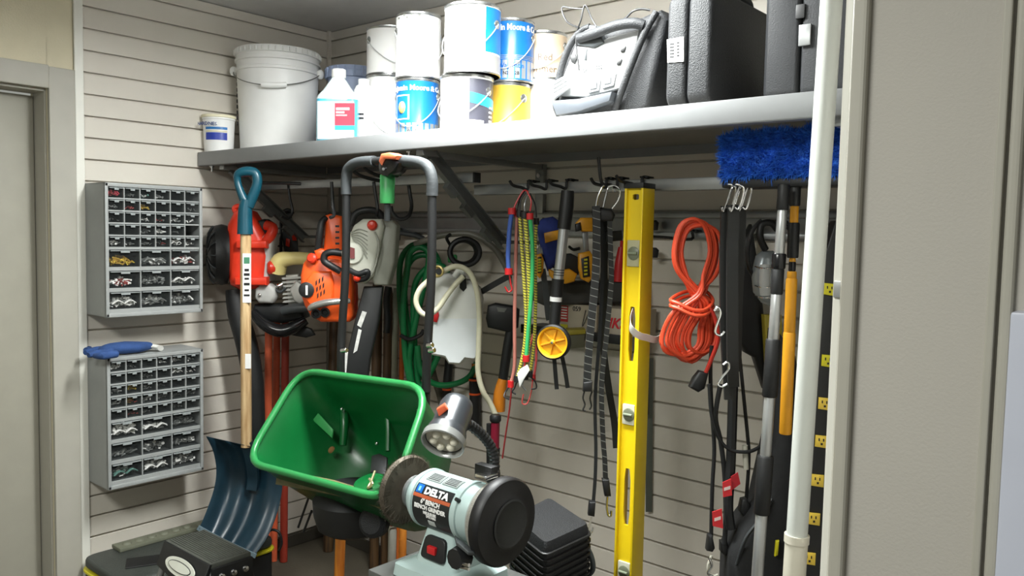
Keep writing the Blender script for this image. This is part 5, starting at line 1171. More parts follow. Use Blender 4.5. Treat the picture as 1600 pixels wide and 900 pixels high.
# ------------------------------------------------------------------ white sprayer jug
F = Fr(712, 500, y=-.30); t = thing('sprayer_jug', tuple(F.q(712, 572)), 'translucent white sprayer jug with a cream hose', 'jug')
prof = [(686, 430), (700, 428), (716, 436), (736, 440), (750, 452), (754, 470), (751, 556), (744, 564), (728, 562), (720, 572), (700, 570), (694, 560), (674, 556), (672, 540), (674, 440)]
b = MB(); b.prism(F.qs(prof, .05), -NN * .13, bev=.022); b.build('tank', MILK, t, ang=60)
b = MB(); b.prism(F.qs([(676, 498), (749, 498), (748, 553), (740, 560), (726, 558), (718, 567), (702, 566), (696, 556), (677, 552)], .0505), -NN * .002); b.build('fluid_level', m('milky_fluid', (222, 226, 228), 0.45, var=0.03), t)
b = MB(); b.prism(F.qs([(718, 436), (722, 430), (727, 432), (729, 450), (724, 456), (718, 450)], .054), -NN * .02, bev=.004); b.build('black_latch', BLACK, t)
b = MB(); b.tube(F.qs([(711, 432, .02), (721, 420, .03), (727, 432, .03)]), .012, n=10); b.build('neck', MILK, t)
b = MB(); b.prism(F.qs([(676, 486), (684, 482), (686, 492), (683, 504), (674, 502)], .056), -NN * .004, bev=.001); b.build('red_tag', RED, t)
CH = m('cream_hose', (206, 202, 176), 0.4, var=0.05)
b = MB(); b.tube(F.qs([(692, 424, .11), (712, 416, .11), (732, 424, .1), (744, 450, .1), (749, 490, .1), (748, 540, .1), (747, 580, .1), (754, 610, .1), (766, 630, .09), (774, 648, .09)]), .0092, n=12, sub=6); b.build('outlet_hose', CH, t)
b = MB(); b.tube(F.qs([(724, 432, .08), (712, 444, .09), (698, 462, .1), (684, 482, .11), (668, 492, .12), (656, 486, .12), (650, 470, .12), (656, 452, .12), (670, 438, .11), (682, 428, .11)]), .0090, n=12, sub=6); b.build('return_hose', CH, t)
b = MB(); b.lathe([(.013, 0), (.019, .002), (.02, .012), (.016, .014), (.012, .008), (0, .006)], F.q(686, 424, .13), NN * .9 - RR * .3, n=20); b.build('brass_coupling', m('brass_fitting', (190, 170, 110), 0.35, 0.6), t)
b = MB(); b.lathe([(0, 0), (.0105, 0), (.0105, .002), (0, .002)], F.q(685.5, 424, .142), NN * .9 - RR * .3, n=16); b.build('coupling_bore', BLACK, t)

# ------------------------------------------------------------------ axe and long black tools
F = Fr(785, 500, y=-.22); t = thing('axe', tuple(F.q(778, 645)), 'axe with black head cover and orange-ended handle, left of the bungee cords', 'axe')
b = MB(); b.prism(F.qs([(762, 478), (774, 474), (800, 478), (812, 484), (810, 512), (796, 520), (762, 512), (759, 498)], .02), -NN * .04, bev=.008); b.build('head_cover', BLACK, t)
b = MB(); b.prism(F.qs([(776, 480), (792, 482), (788, 488), (778, 487)], .0215), -NN * .003); b.build('cover_slot', m('steel_edge', (110, 112, 108), 0.5, 0.3), t)
b = MB(); b.tube(F.qs([(798, 516, 0), (792, 550, 0), (786, 592, 0)]), [.017, .0165, .016], n=12); b.build('black_shaft', BLACK, t)
b = MB(); b.tube(F.qs([(786, 592, 0), (781, 615, 0), (779, 642, 0)]), [.016, .021, .022], n=12); b.build('orange_grip', m('grip_orange', (224, 134, 28), 0.4), t)
F = Fr(775, 445, y=-.2)
b = MB(); b.rib(F.qs([(752, 456, 0), (776, 442, 0), (798, 430, 0)]), UP, .02, .012); tag(b.build('black_strap', BLACK), 'short black bar slanting up behind the bungee cords', 'bar')
def banded(px0, py0, px1, py1, r, ybands, label, y_):
    F = Fr(px0, py0, y=y_); t = thing('pruner_handle', tuple(F.q(px1, py1)), label, 'handle', 'black handles with orange rings')
    b = MB(); b.tube(F.qs([(px0, py0, 0), ((px0 + px1) / 2, (py0 + py1) / 2, 0), (px1, py1, 0)]), [r * F.k, r * 1.1 * F.k, r * F.k], n=12); b.build('sleeve', BLACK, t)
    for yb in ybands:
        u = (yb - py0) / (py1 - py0); x = px0 + (px1 - px0) * u; b = MB(); b.cyl(F.q(x, yb - 1.5), F.q(x, yb + 1.5), r * 1.14 * F.k, n=14); b.build('orange_ring', ORANGE, t)
banded(741, 590, 744, 676, 8, (593, 615), 'black handle with two orange rings, right of the work lamp', -.03)
banded(702, 560, 696, 640, 6.5, (608,), 'black handle with one orange ring, behind the work lamp', -.03)
F = Fr(680, 600, y=-.03)
b = MB(); b.tube(F.qs([(672, 560, 0), (678, 590, 0), (688, 620, 0), (694, 660, 0)]), .014, n=10); tag(b.build('grey_tube', m('brownish_tube', (92, 88, 76), 0.5)), 'grey-brown tube curving down behind the spreader handle', 'tube')
F = Fr(740, 585, y=-.02)
b = MB(); b.tube(F.qs([(742, 568, 0), (743, 592, 0)]), .013, n=10, sub=1); tag(b.build('wooden_ferrule', WOODO), 'short orange wooden end above the ringed handle', 'handle')
F = Fr(771, 680, y=-.30); t = thing('hand_pump', tuple(F.q(771, 742)), 'maroon and black hand pump under the sprayer hose', 'pump')
b = MB(); b.lathe([(.016, 0), (.019, .004), (.019, .018), (.015, .024)], F.q(774, 659), UP, n=16); b.build('collar', BLACK, t)
b = MB(); b.tube(F.qs([(774, 660, 0), (773, 700, 0)]), .0150, n=14, sub=1); b.build('maroon_barrel', m('maroon_plastic', (120, 22, 44), 0.35), t)
b = MB(); b.tube(F.qs([(773, 700, 0), (771, 745, 0)]), .018, n=14, sub=1); b.tube(F.qs([(764, 662, 0), (764, 740, -.01)]), .009, n=8, sub=1); b.build('black_barrel', BLACK, t)

# ------------------------------------------------------------------ bungee cords
F = Fr(818, 430, y=-.41)
YB = m_band('yellow_black_weave', (206, 198, 70), (66, 66, 44), 125.0, duty=0.36); GB = m('green_bungee', (50, 170, 96), 0.6, var=0.1); BB = m('blue_bungee', (60, 92, 170), 0.6, var=0.08); PB = m('pink_brown_bungee', (168, 104, 92), 0.6, var=0.1); PK = m('salmon_bungee', (216, 84, 84), 0.5, var=0.08)
def bungee(name_label, pts, mt, r=.0055, hook0=None, hook1=None, hm=STEEL, ends=RED):
    t = thing('bungee_cord', tuple(F.q(*pts[-1][:2])), name_label, 'bungee cord', 'bungee cords on one hook')
    b = MB(); b.tube(F.qs(pts), r, n=9, sub=6); b.build('elastic_cord', mt, t)
    for (p, h) in ((pts[0], hook0), (pts[-1], hook1)):
        if h:
            b = MB(); b.tube(F.qs(h), .0024, n=7, sub=5); b.build('wire_hook', hm, t)
            q = h[0]; b = MB(); b.tube([F.q(p[0], p[1] - 5, p[2]), F.q(p[0], p[1] + 5, p[2])], r * 1.7, n=10, sub=1); b.build('end_sleeve', ends, t)
    return t
bungee('blue bungee cord with red ends, leftmost of the bundle', [(800, 330, .03), (796, 360, .03), (794, 400, .03), (795, 424, .03)], BB, .007, [(802, 328, .03), (808, 314, .03), (818, 298, .03), (826, 300, .03)], [(796, 428, .03), (798, 444, .03), (800, 452, .03), (794, 456, .03), (789, 448, .03)], RED)
bungee('brownish pink bungee cord right beside the blue one', [(808, 334, .02), (806, 400, .02), (804, 500, .02), (804, 570, .02), (798, 600, .02)], PB, .0055, [(808, 330, .02), (812, 312, .02), (820, 298, .02)], [(797, 602, .02), (790, 612, .02), (788, 620, .03), (796, 624, .03)], BLACK, RED)
bungee('yellow and black bungee cord at the left of the woven pair', [(812, 334, .04), (815, 380, .045), (819, 440, .05), (822, 500, .05), (818, 550, .05), (808, 592, .05)], YB, .0055, [(812, 330, .04), (814, 312, .04), (822, 300, .04)], [(808, 594, .05), (804, 606, .05), (800, 612, .05), (806, 616, .05)], BLACK, BLACK)
bungee('yellow and black bungee cord at the middle of the bundle', [(820, 336, .06), (824, 390, .065), (827, 460, .065), (826, 530, .06), (820, 588, .06)], YB, .0062, [(820, 330, .06), (820, 318, .06), (826, 302, .05)], [(820, 590, .06), (816, 602, .06), (822, 610, .06)], STEEL, BLACK)
bungee('green bungee cord in front of the woven ones', [(828, 338, .07), (832, 390, .072), (831, 450, .072), (826, 510, .07), (822, 560, .07)], GB, .006, [(828, 330, .07), (830, 314, .07), (824, 300, .06)], [(821, 562, .07), (818, 580, .07)], RED)
bungee('yellow and black bungee cord, rightmost of the bundle', [(838, 346, .03), (836, 400, .03), (837, 470, .03), (834, 540, .03), (828, 584, .03)], YB, .005, [(838, 340, .03), (836, 320, .03), (828, 302, .03)], [(828, 588, .03), (836, 596, .03), (838, 606, .03), (830, 608, .03)], BLACK, BLACK)
bungee('salmon red bungee cord hanging lower right of the bundle', [(820, 560, .0), (828, 540, .0), (836, 520, .0), (838, 560, .0), (834, 590, .0)], PK, .0035, None, [(832, 594, .0), (830, 612, .0), (824, 630, .0), (816, 630, .0), (818, 616, .0)], m('salmon_wire', (206, 90, 84), .4), RED)
b = MB(); b.tube(F.qs([(800, 600, -.02), (796, 640, -.04), (790, 680, -.06), (785, 716, -.08)]), .0028, n=6); tag(b.build('red_cord', m('thin_red_cord', (160, 50, 52), 0.5)), 'thin red cord hanging down from the bungee bundle', 'cord')
b = MB(); b.prism(F.qs([(808, 584, .08), (814, 576, .08), (824, 570, .08), (828, 578, .08), (818, 594, .08), (812, 606, .08)]), -NN * .004, bev=.001); tag(b.build('white_tag', WHITE), 'crumpled white tag among the lower bungee hooks', 'tag')

# ------------------------------------------------------------------ measuring wheel
F = Fr(866, 500, y=-.40); t = thing('measuring_wheel', tuple(F.q(866, 606)), 'measuring wheel with yellow disc, silver tube and black grip', 'measuring wheel')
b = MB(); b.tube(F.qs([(887, 298), (885, 325), (881, 358)]), [.0185, .0205, .0195], n=16); b.build('grip', BLACK, t)
b = MB(); b.tube(F.qs([(881, 356), (877, 395), (872, 438)]), .0148, n=16); b.build('upper_tube', ALU, t)
for yy in (421, 425, 429):
    b = MB(); b.cyl(F.q(873.6 - (yy - 421) * .1, yy), F.q(873.5 - (yy - 421) * .1, yy + 1.4), .0158, n=14); b.build('tube_ring', DKGREY, t)
b = MB(); b.tube(F.qs([(872, 436), (869, 470), (865, 518)]), [.0185, .0165, .0155], n=14); b.build('lower_tube', BLACK, t)
b = MB(); b.cyl(F.q(868.8, 464), F.q(868.3, 471), .0180, n=14); b.build('white_ring', WHITE, t)
wax = (NN * .93 - RR * .36).normalized(); wc = F.q(863, 535, .035); k_ = F.k
b = MB(); b.lathe([(25 * k_, -.022), (27.5 * k_, -.018), (27.5 * k_, -.002), (25 * k_, .002), (23.5 * k_, .0), (23.5 * k_, -.02), (25 * k_, -.022)], wc, wax, n=48, cap=False); b.build('tire', BLACK, t)
b = MB(); b.lathe([(0, -.012), (20 * k_, -.012), (22 * k_, .0), (24.5 * k_, .002), (24.5 * k_, -.006), (20.5 * k_, -.016), (0, -.016)], wc, wax, n=48); b.build('wheel_disc', WHEELY, t)
u1, v1 = perp(wax)
for i in range(6):
    a = i * math.pi / 3 + .3; d = u1 * math.cos(a) + v1 * math.sin(a); b = MB(); b.tube([wc + d * 3 * k_ - wax * .008, wc + d * 21 * k_ - wax * .008], .0028, n=6, sub=1); b.build('spoke', OCHRE, t)
b = MB(); b.lathe([(4 * k_, -.012), (4 * k_, .0), (2.4 * k_, .003), (0, .003)], wc, wax, n=16); b.build('hub', WHEELY, t)
b = MB(); b.lathe([(2 * k_, .002), (2 * k_, .006), (0, .007)], wc, wax, n=12); b.build('hub_bolt', CHROME, t)
b = MB(); b.rib(F.qs([(866, 560, 0), (868, 585, 0), (870, 608, 0)]), RR, .012, .006); b.build('stand_leg', BLACK, t)
b = MB(); b.rib(F.qs([(878, 556, 0), (883, 580, 0), (887, 606, 0)]), RR, .012, .006); b.build('stand_leg', BLACK, t)

# ------------------------------------------------------------------ clamps, pack, cartons behind
F = Fr(900, 400, y=-.18)
t = thing('blue_pack', tuple(F.q(862, 410)), 'folded navy blue fabric with a yellow band behind the measuring wheel grip', 'fabric')
b = MB(); b.prism(F.qs([(838, 352), (846, 342), (864, 338), (876, 346), (880, 362), (876, 392), (868, 416), (856, 424), (848, 400), (842, 372)], .03), -NN * .06, bev=.016); b.build('navy_cloth', m('royal_navy', (34, 50, 120), 0.8, var=0.2, scale=30), t, ang=60)
b = MB(); b.prism(F.qs([(850, 364), (878, 358), (880, 372), (852, 380)], .036), -NN * .01, bev=.003); b.build('yellow_band', OCHRE, t)
b = MB(); b.rib(F.qs([(848, 420, 0), (852, 450, 0), (856, 490, 0), (858, 500, 0)]), RR, .018, .006); b.build('hanging_strap', DKGREY, t)
def clamp(label, bar_, up_, lo_, lab, extra=None):
    t = thing('bar_clamp', tuple(F.q(*lo_[-1])), label, 'clamp', 'yellow and black bar clamps')
    b = MB(); b.prism(F.qs(bar_, .02), -NN * .01, bev=.001); b.build('clamp_bar', STEEL, t)
    b = MB(); b.prism(F.qs(up_, .035), -NN * .03, bev=.006); b.build('fixed_jaw', OCHRE, t)
    b = MB(); b.prism(F.qs(lo_, .04), -NN * .035, bev=.006); b.build('trigger_handle', OCHRE, t)
    b = MB(); b.prism(F.qs(lab, .0435), -NN * .004, bev=.001); b.build('black_inset', BLACK, t)
    cx = sum(p[0] for p in lab) / 4; y0 = min(p[1] for p in lab); y1 = max(p[1] for p in lab)
    for i in range(5):
        yy = y0 + (y1 - y0) * (i + .8) / 6; b = MB(); b.prism(F.qs([(cx - 2.6, yy), (cx + 2.6, yy - .6), (cx + 2.6, yy + 2.4), (cx - 2.6, yy + 3)], .0445), -NN * .002); b.build('yellow_letter_bar', YELB, t)
    return t
t = clamp('yellow and black bar clamp hanging left of the black ratchet straps', [(909, 352), (918, 352), (921, 398), (912, 398)], [(900, 348), (908, 340), (926, 340), (930, 352), (926, 362), (910, 362), (902, 358)], [(904, 396), (922, 392), (928, 402), (927, 434), (920, 442), (908, 436), (904, 420)], [(908, 404), (920, 400), (922, 432), (911, 434)])
b = MB(); b.prism(F.qs([(899, 350), (907, 347), (909, 360), (900, 362)], .042), -NN * .03, bev=.004); b.build('black_pad', BLACK, t)
b = MB(); b.prism(F.qs([(860, 398), (892, 396), (908, 404), (904, 430), (880, 424), (862, 418)], .01), -NN * .02, bev=.004); b.build('black_yoke', BLACK, t)
t = clamp('yellow and black bar clamp left of the measuring wheel tube', [(846, 380), (852, 380), (852, 398), (846, 398)], [(857, 420), (866, 424), (890, 420), (902, 428), (898, 440), (884, 444), (866, 440), (858, 430)], [(838, 398), (846, 396), (850, 406), (849, 424), (844, 436), (838, 430)], [(840, 402), (846, 401), (846, 426), (840, 427)])
F5 = Fr(896, 388, y=-.04)
b = MB(); b.tube(F5.qs([(890, 386, -.04), (890, 386, .02), (896, 390, .03), (906, 388, .04)]), .005, n=8); tag(b.build('hook', BLACK), 'small black hook between the blue fabric and the clamp', 'hook', 'black hooks along the bars')
F = Fr(900, 455, y=-.08)
b = MB(); b.prism(F.qs([(830, 446), (850, 440), (975, 440), (975, 474), (850, 478), (832, 470)], .06), -NN * .08, bev=.014); tag(b.build('long_bag', m('charcoal_bag', (66, 66, 64), 0.8, var=0.1)), 'long charcoal bag across the wall above the cartons', 'bag')
lg = MB(); A = F.q(826, 520, .08); B = F.q(980, 522, .08); zz = at(900, 520, y=-.14).z
xA = at(828, 520, y=-.08).x; xB = at(990, 520, y=-.08).x
t = thing('wall_ledge', ((xA + xB) / 2, -.07, zz - .02), 'dark narrow ledge on the wall under the two cartons', 'shelf')
b = MB(); b.box(((xA + xB) / 2, -.068, zz), (xB - xA, .12, .006), bev=.001); b.build('ledge_plate', BLACK, t)
b = MB(); b.box(((xA + xB) / 2, -.128, zz - .008), (xB - xA, .006, .03), bev=.001); b.build('ledge_lip', BLACK, t)
def carton(x0p, x1p, ytop, label, deco):
    xa = at(x0p, 510, y=-.12).x; xb = at(x1p, 510, y=-.12).x; zt = at(x0p, ytop, y=-.12).z
    t = thing('carton', ((xa + xb) / 2, -.08, zz + .0035), label, 'carton', 'cartons on the wall ledge')
    b = MB(); b.box(((xa + xb) / 2, -.072, (zz + .004 + zt) / 2), (xb - xa, .095, zt - zz - .004), bev=.001); b.build('box', m('carton_white', (176, 166, 148), 0.7, var=0.05), t); deco(t, xa, xb, zt); return t
def deco1(t, xa, xb, zt):
    w = xb - xa
    b = MB(); b.box((xa + w * .1, -.1205, (zz + zt) / 2 + .012), (w * .2, .002, (zt - zz) * .6)); b.build('red_panel', RED, t)
    b = MB(); b.box((xa + w * .1, -.1205, zz + .012), (w * .2, .002, .018)); b.build('yellow_panel', YELB, t)
    for i in range(5): b = MB(); b.box((xa + w * .1, -.1222, zt - .012 - i * .009), (w * .16, .001, .0035)); b.build('printed_line', WHITE, t)
    txt('lettering', '059', .022, (xa + w * .45, -.1205, zt - .014), (1, 0, 0), UP, INKB, t)
    b = MB(); b.tube([(xa + w * .7, -.1215, zt - .015), (xa + w * .62, -.1215, zz + .02), (xa + w * .8, -.1215, zt - .02)], .0012, n=5); b.build('printed_outline', DKGREY, t)
def deco2(t, xa, xb, zt):
    txt('lettering', 'IKS', .046, ((xa + xb) / 2 - .01, -.1205, (zz + zt) / 2 - .004), (1, 0, 0), UP, m('letter_red', (196, 34, 48), 0.5), t, bold=.001, shear=.3)
carton(876, 932, 474, 'carton with a red and yellow end behind the measuring wheel', deco1)
carton(936, 1000, 480, 'white carton with large red letters behind the yellow level', deco2)
F = Fr(900, 530, y=-.2); t = thing('parts_box', tuple(F.q(900, 546)), 'small clear box with a yellow lid right of the yellow wheel', 'box')
b = MB(); b.prism(F.qs([(888, 522), (914, 520), (914, 543), (890, 545)], .03), -NN * .06, bev=.003); b.build('clear_tray', m('smoky_plastic', (104, 104, 86), 0.3), t)
b = MB(); b.prism(F.qs([(886, 516), (915, 515), (915, 522), (888, 524)], .034), -NN * .07, bev=.002); b.build('yellow_lid', m('dull_yellow', (170, 158, 56), 0.5), t)
F = Fr(968, 412, y=-.03)
b = MB(); b.tube(F.qs([(971, 386), (968, 412), (966, 440)]), [.010, .016, .017], n=12); b.tube(F.qs([(972, 376), (971, 388)]), .006, n=8, sub=1); tag(b.build('red_tube', RED), 'red tube just left of the yellow level', 'tube')

# ------------------------------------------------------------------ black ratchet straps with wire hooks
F = Fr(940, 420, y=-.42)
WEB = m('black_webbing', (26, 28, 28), 0.7, var=0.15); WEBS = m_band('webbing_with_silver_ticks', (118, 120, 116), (26, 28, 28), 48.0, duty=0.91, rough=0.6)
t = thing('ratchet_strap', tuple(F.q(920, 620)), 'coiled black ratchet strap with silver ticks along its edge', 'strap', 'black straps with wire hooks')
b = MB(); b.rib(F.qs([(931, 322, .03), (932, 360, .03), (931, 420, .03), (927, 470, .03), (922, 520, .03), (919, 560, .03), (917, 600, .03)]), RR, .020, .014, sub=6); b.build('folded_webbing', WEBS, t)
b = MB(); b.prism(F.qs([(912, 598), (926, 596), (925, 612), (911, 612)], .045), -NN * .02, bev=.002); b.build('end_buckle', BLACK, t)
b = MB(); b.tube(F.qs([(913, 612, .035), (911, 622, .035), (914, 632, .035), (911, 640, .035), (915, 642, .035)]), .0025, n=6); b.tube(F.qs([(925, 612, .035), (922, 622, .035), (924, 634, .035), (921, 640, .035)]), .0025, n=6); b.build('wire_hook', BLACK, t); tag([o for o in kids(t) if o.name.startswith('wire_hook')][-1], kind='stuff')
b = MB(); b.tube(F.qs([(931, 324, .03), (934, 308, .03), (940, 294, .03), (944, 290, .03)]), .003, n=7); b.build('top_hook', CHROME, t)
t = thing('ratchet_strap', tuple(F.q(928, 812)), 'long black strap whose buckle hangs lowest, left of the yellow level', 'strap', 'black straps with wire hooks')
b = MB(); b.rib(F.qs([(940, 324, .0), (941, 420, .0), (937, 520, .0), (930, 620, .0), (931, 700, .0), (930, 745, .0), (927, 785, .0)]), RR, .009, .007, sub=6); b.build('webbing', WEB, t)
b = MB(); b.prism(F.qs([(921, 785), (931, 785), (929, 808), (919, 806)], .02), -NN * .025, bev=.003); b.build('buckle', BLACK, t)
b = MB(); b.tube(F.qs([(924, 808, .01), (922, 818, .01), (920, 826, .01), (924, 832, .01), (927, 824, .01)]), .003, n=7); b.build('bottom_hook', CHROME, t)
b = MB(); b.tube(F.qs([(942, 326, .0), (946, 308, .0), (950, 294, .0), (955, 292, .0), (960, 300, .0)]), .003, n=7); b.build('top_hook', CHROME, t)
t = thing('ratchet_strap', tuple(F.q(948, 800)), 'black strap with silver hook hanging closest to the yellow level', 'strap', 'black straps with wire hooks')
b = MB(); b.rib(F.qs([(952, 326, .02), (954, 400, .02), (955, 440, .02), (948, 520, .02), (940, 600, .02), (942, 680, .02), (945, 720, .02), (946, 750, .02)]), RR, .013, .01, sub=6); b.build('webbing', WEBS, t)
b = MB(); b.prism(F.qs([(941, 750), (952, 750), (955, 776), (945, 776)], .03), -NN * .025, bev=.003); b.build('buckle', BLACK, t)
b = MB(); b.tube(F.qs([(949, 776, .02), (948, 792, .02), (950, 804, .02), (954, 806, .02), (955, 798, .02)]), .0035, n=7); b.build('bottom_hook', CHROME, t)
b = MB(); b.tube(F.qs([(956, 326, .02), (966, 312, .02), (969, 298, .02), (960, 290, .02), (950, 292, .02)]), .003, n=7); b.build('top_hook', CHROME, t)
t = thing('tie_down_strap', tuple(F.q(960, 690)), 'flat black strap slanting down to the right behind the hooks', 'strap')
b = MB(); b.rib(F.qs([(945, 330, -.02), (944, 430, -.03), (942, 530, -.04), (950, 600, -.05), (960, 660, -.06), (963, 700, -.06)]), RR, .019, .005, sub=6); b.build('webbing', WEB, t)
b = MB(); b.prism(F.qs([(926, 330), (934, 324), (956, 326), (962, 336), (958, 346), (930, 346)], .03), -NN * .05, bev=.008); b.build('gathered_top', BLACK, t)
b = MB(); b.prism(F.qs([(948, 362), (972, 360), (973, 376), (948, 378)], .0), -NN * .02, bev=.004); b.build('side_ratchet', BLACK, t)

# ------------------------------------------------------------------ yellow spirit level
la = at(1003, 292, y=-.44); lb2 = at(986, 895, y=-.44)
lx = (la.x + lb2.x) / 2; ly = -.44; lz1 = la.z - .002; lz0 = lb2.z - .07
t = thing('spirit_level', (lx - .02, ly + .01, lz0), 'long yellow spirit level hanging on end by its top hole', 'level')
wv = Vector((at(978, 400, y=ly).x - at(1003, 400, y=ly).x, 0, 0)).x          # negative: width across the web
xl = lx + wv
zc = (lz0 + lz1) / 2; hL = lz1 - lz0
def zpy(py): return at(990, py, y=ly).z
def web(zs):   # web with slots left open
    b = MB(); 
    for (z0, z1) in zs: b.box(((xl + lx) / 2, ly + .012, (z0 + z1) / 2), (lx - xl - .004, .006, z1 - z0))
    return b
h1 = (zpy(566), zpy(480)); h2 = (zpy(826), zpy(736)); h0 = (zpy(312), zpy(303))
b = web([(lz0, h2[0]), (h2[1], h1[0]), (h1[1], h0[0]), (h0[1], lz1)])
wd = lx - xl
for (z0, z1) in (h1, h2, h0):
    for (u0, u1) in ((0, .30), (.70, 1.0)): b.box((xl + wd * (u0 + u1) / 2, ly + .012, (z0 + z1) / 2), (wd * (u1 - u0), .006, z1 - z0))
    for s in (0, 1):
        zz_ = z1 if s else z0
        b.prism([(xl + wd * .3, ly + .009, zz_), (xl + wd * .38, ly + .009, zz_), (xl + wd * .3, ly + .009, zz_ + (.03 if not s else -.03) * (z1 - z0) / .15)], Vector((0, .006, 0)))
        b.prism([(xl + wd * .7, ly + .009, zz_), (xl + wd * .62, ly + .009, zz_), (xl + wd * .7, ly + .009, zz_ + (.03 if not s else -.03) * (z1 - z0) / .15)], Vector((0, .006, 0)))
b.build('web', YEL, t, smooth=False)
b = MB(); b.box((xl - .001, ly + .024, zc), (.006, .050, hL), bev=.001); b.build('flange', YEL, t)
b = MB(); b.box((lx + .001, ly + .027, zc), (.006, .058, hL), bev=.001); b.build('flange', YEL, t)
b = MB(); b.box((lx + .020, ly + .016, zc), (.034, .018, hL), bev=.002); b.build('side_rail', m('yellow_shadow_rail', (214, 180, 24), 0.45), t) if False else None
b = MB(); b.box(((xl + lx) / 2, ly + .026, lz1 + .006), (wd + .012, .062, .014), bev=.002); b.build('end_cap', BLACK, t)
for i, (py, mt) in enumerate(((396, 0), (650, 1), (900, 1))):
    z = zpy(py); b = MB(); b.box(((xl + lx) / 2, ly + .007, z), (wd * .78, .008, .07 if i == 0 else .055), bev=.003); b.build('vial_housing', m('vial_white', (206, 206, 188), 0.4) if i else m('vial_grey', (176, 174, 140), 0.4), t)
    b = MB(); b.lathe([(.0, .0), (.017, .0), (.018, .003), (.015, .005), (0, .005)], ((xl + lx) / 2 + .002, ly + .005, z), (0, -1, 0), n=24); b.build('vial_window', m('vial_green', (112, 118, 98), 0.35), t)
    b = MB(); b.cyl(((xl + lx) / 2 - .012, ly - .0005, z), ((xl + lx) / 2 + .014, ly - .0005, z), .004, n=10); b.build('vial', m('vial_glass', (128, 138, 116), 0.3), t)
F = Fr(1000, 515, y=-.45)
b = MB(); b.rib(F.qs([(990, 484, .02), (985, 500, .03), (987, 514, .04), (998, 524, .04), (1012, 528, .03), (1024, 531, .02), (1034, 526, .0)]), UP + NN * .3, .018, .001); tag(b.build('paper_strip', m('paper_white', (206, 202, 194), 0.7)), 'curled white paper strip threaded round the yellow level', 'paper')
# steel rule and small black clips beside it
F = Fr(1014, 680, y=-.02)
t = thing('steel_rule', tuple(F.q(1014, 802)), 'narrow grey steel rule hanging right of the yellow level', 'ruler')
b = MB(); b.prism(F.qs([(1009, 560), (1021, 560), (1019, 800), (1009, 800)], 0), -NN * .004, bev=.0008); b.build('rule_blade', m('dull_steel', (104, 110, 102), 0.4, 0.4), t)
b = MB(); b.prism(F.qs([(1004, 544), (1014, 540), (1014, 648), (1004, 652)], .02), -NN * .02, bev=.003); b.build('black_stock', BLACK, t)
b = MB(); b.prism(F.qs([(1000, 448), (1010, 446), (1012, 560), (1002, 560)], .01), -NN * .02, bev=.003); tag(b.build('wooden_tool', m('orange_brown_tool', (196, 116, 40), 0.5)), 'orange-brown tool edge behind the yellow level', 'tool')
for (y, lab) in ((352, 'upper black clip on the rail right of the yellow level'), (395, 'lower black clip on the rail right of the yellow level')):
    F3 = Fr(1024, y, y=-.045); b = MB(); b.prism(F3.qs([(1018, y - 8), (1026, y - 8), (1030, y - 4), (1028, y + 8), (1020, y + 8)], .02), -NN * .03, bev=.003); tag(b.build('rail_clip', BLACK), lab, 'clip')

# ------------------------------------------------------------------ orange extension cord in a figure of eight
F = Fr(1085, 460, y=-.40); t = thing('extension_cord', tuple(F.q(1085, 572)), 'bundled orange extension cord hanging in a figure of eight', 'extension cord')
rc = random.Random(5)
for i in range(13):
    w = rc.uniform(-1, 1); dx = rc.uniform(-5, 5); s = i / 12.0
    tl = 1052 + s * 14 + rc.uniform(-2, 2); tr = 1108 + s * 18 + rc.uniform(-3, 3); top_ = 341 + s * 10 + rc.uniform(-1, 2)
    bl = 1030 + s * 44 + rc.uniform(-3, 3); br = 1094 + s * 26 + rc.uniform(-3, 2); bot = 566 - abs(s - .4) * 26 + rc.uniform(-5, 3); dz = .012 + .055 * rc.random()
    cxx = 1084 + rc.uniform(-8, 10) + s * 6
    pts = [(tl, 392, dz), (tl + 10, 352 + s * 8, dz), ((tl + tr) / 2 + 2, top_, dz), (tr - 8, 354 + s * 8, dz * .8), (tr, 392, dz * .8), (tr - 10, 430, dz), (cxx + 2, 460, dz + .006), (bl + 22, 486, dz + .01),
           (bl + 4, 520, dz), ((bl + bl + 10) / 2, 544 + rc.uniform(-4, 4), dz), ((bl + br) / 2, bot, dz * .7), (br - 2, 540, dz * .6), (br + 2, 510, dz * .6), (cxx + 14, 476, dz), (cxx - 4, 455, dz), (tl + 6, 424, dz)]
    b = MB(); b.tube(F.qs(pts), .0046, n=8, sub=4, closed=True); b.build('cord_loop', ORCORD, t)
for (y, d) in ((470, .09), (478, .095)):
    b = MB(); b.tube(F.qs([(1048, y - 2, d - .03), (1060, y + 4, d), (1082, y + 14, d + .01), (1102, y + 14, d), (1114, y, d - .04), (1100, y - 16, d - .08), (1070, y - 14, d - .08)]), .0046, n=8, sub=5, closed=True); b.build('wrap_turn', ORCORD, t)
b = MB(); b.tube(F.qs([(1108, 480, .08), (1118, 500, .08), (1122, 530, .08), (1112, 560, .07), (1102, 584, .06)]), .0052, n=8, sub=5); b.build('cord_end', m('cord_end_red', (200, 56, 44), 0.4), t)
b = MB(); b.prism(F.qs([(1094, 580), (1108, 584), (1102, 608), (1092, 614), (1078, 606), (1084, 592)], .07), -NN * .03, bev=.007); b.build('socket_plug', BLACK, t)
prong(xon(1087, -.03, 372), -.03, at(1087, 372, y=-.1).z, .36, 'long black hook through the orange cord')

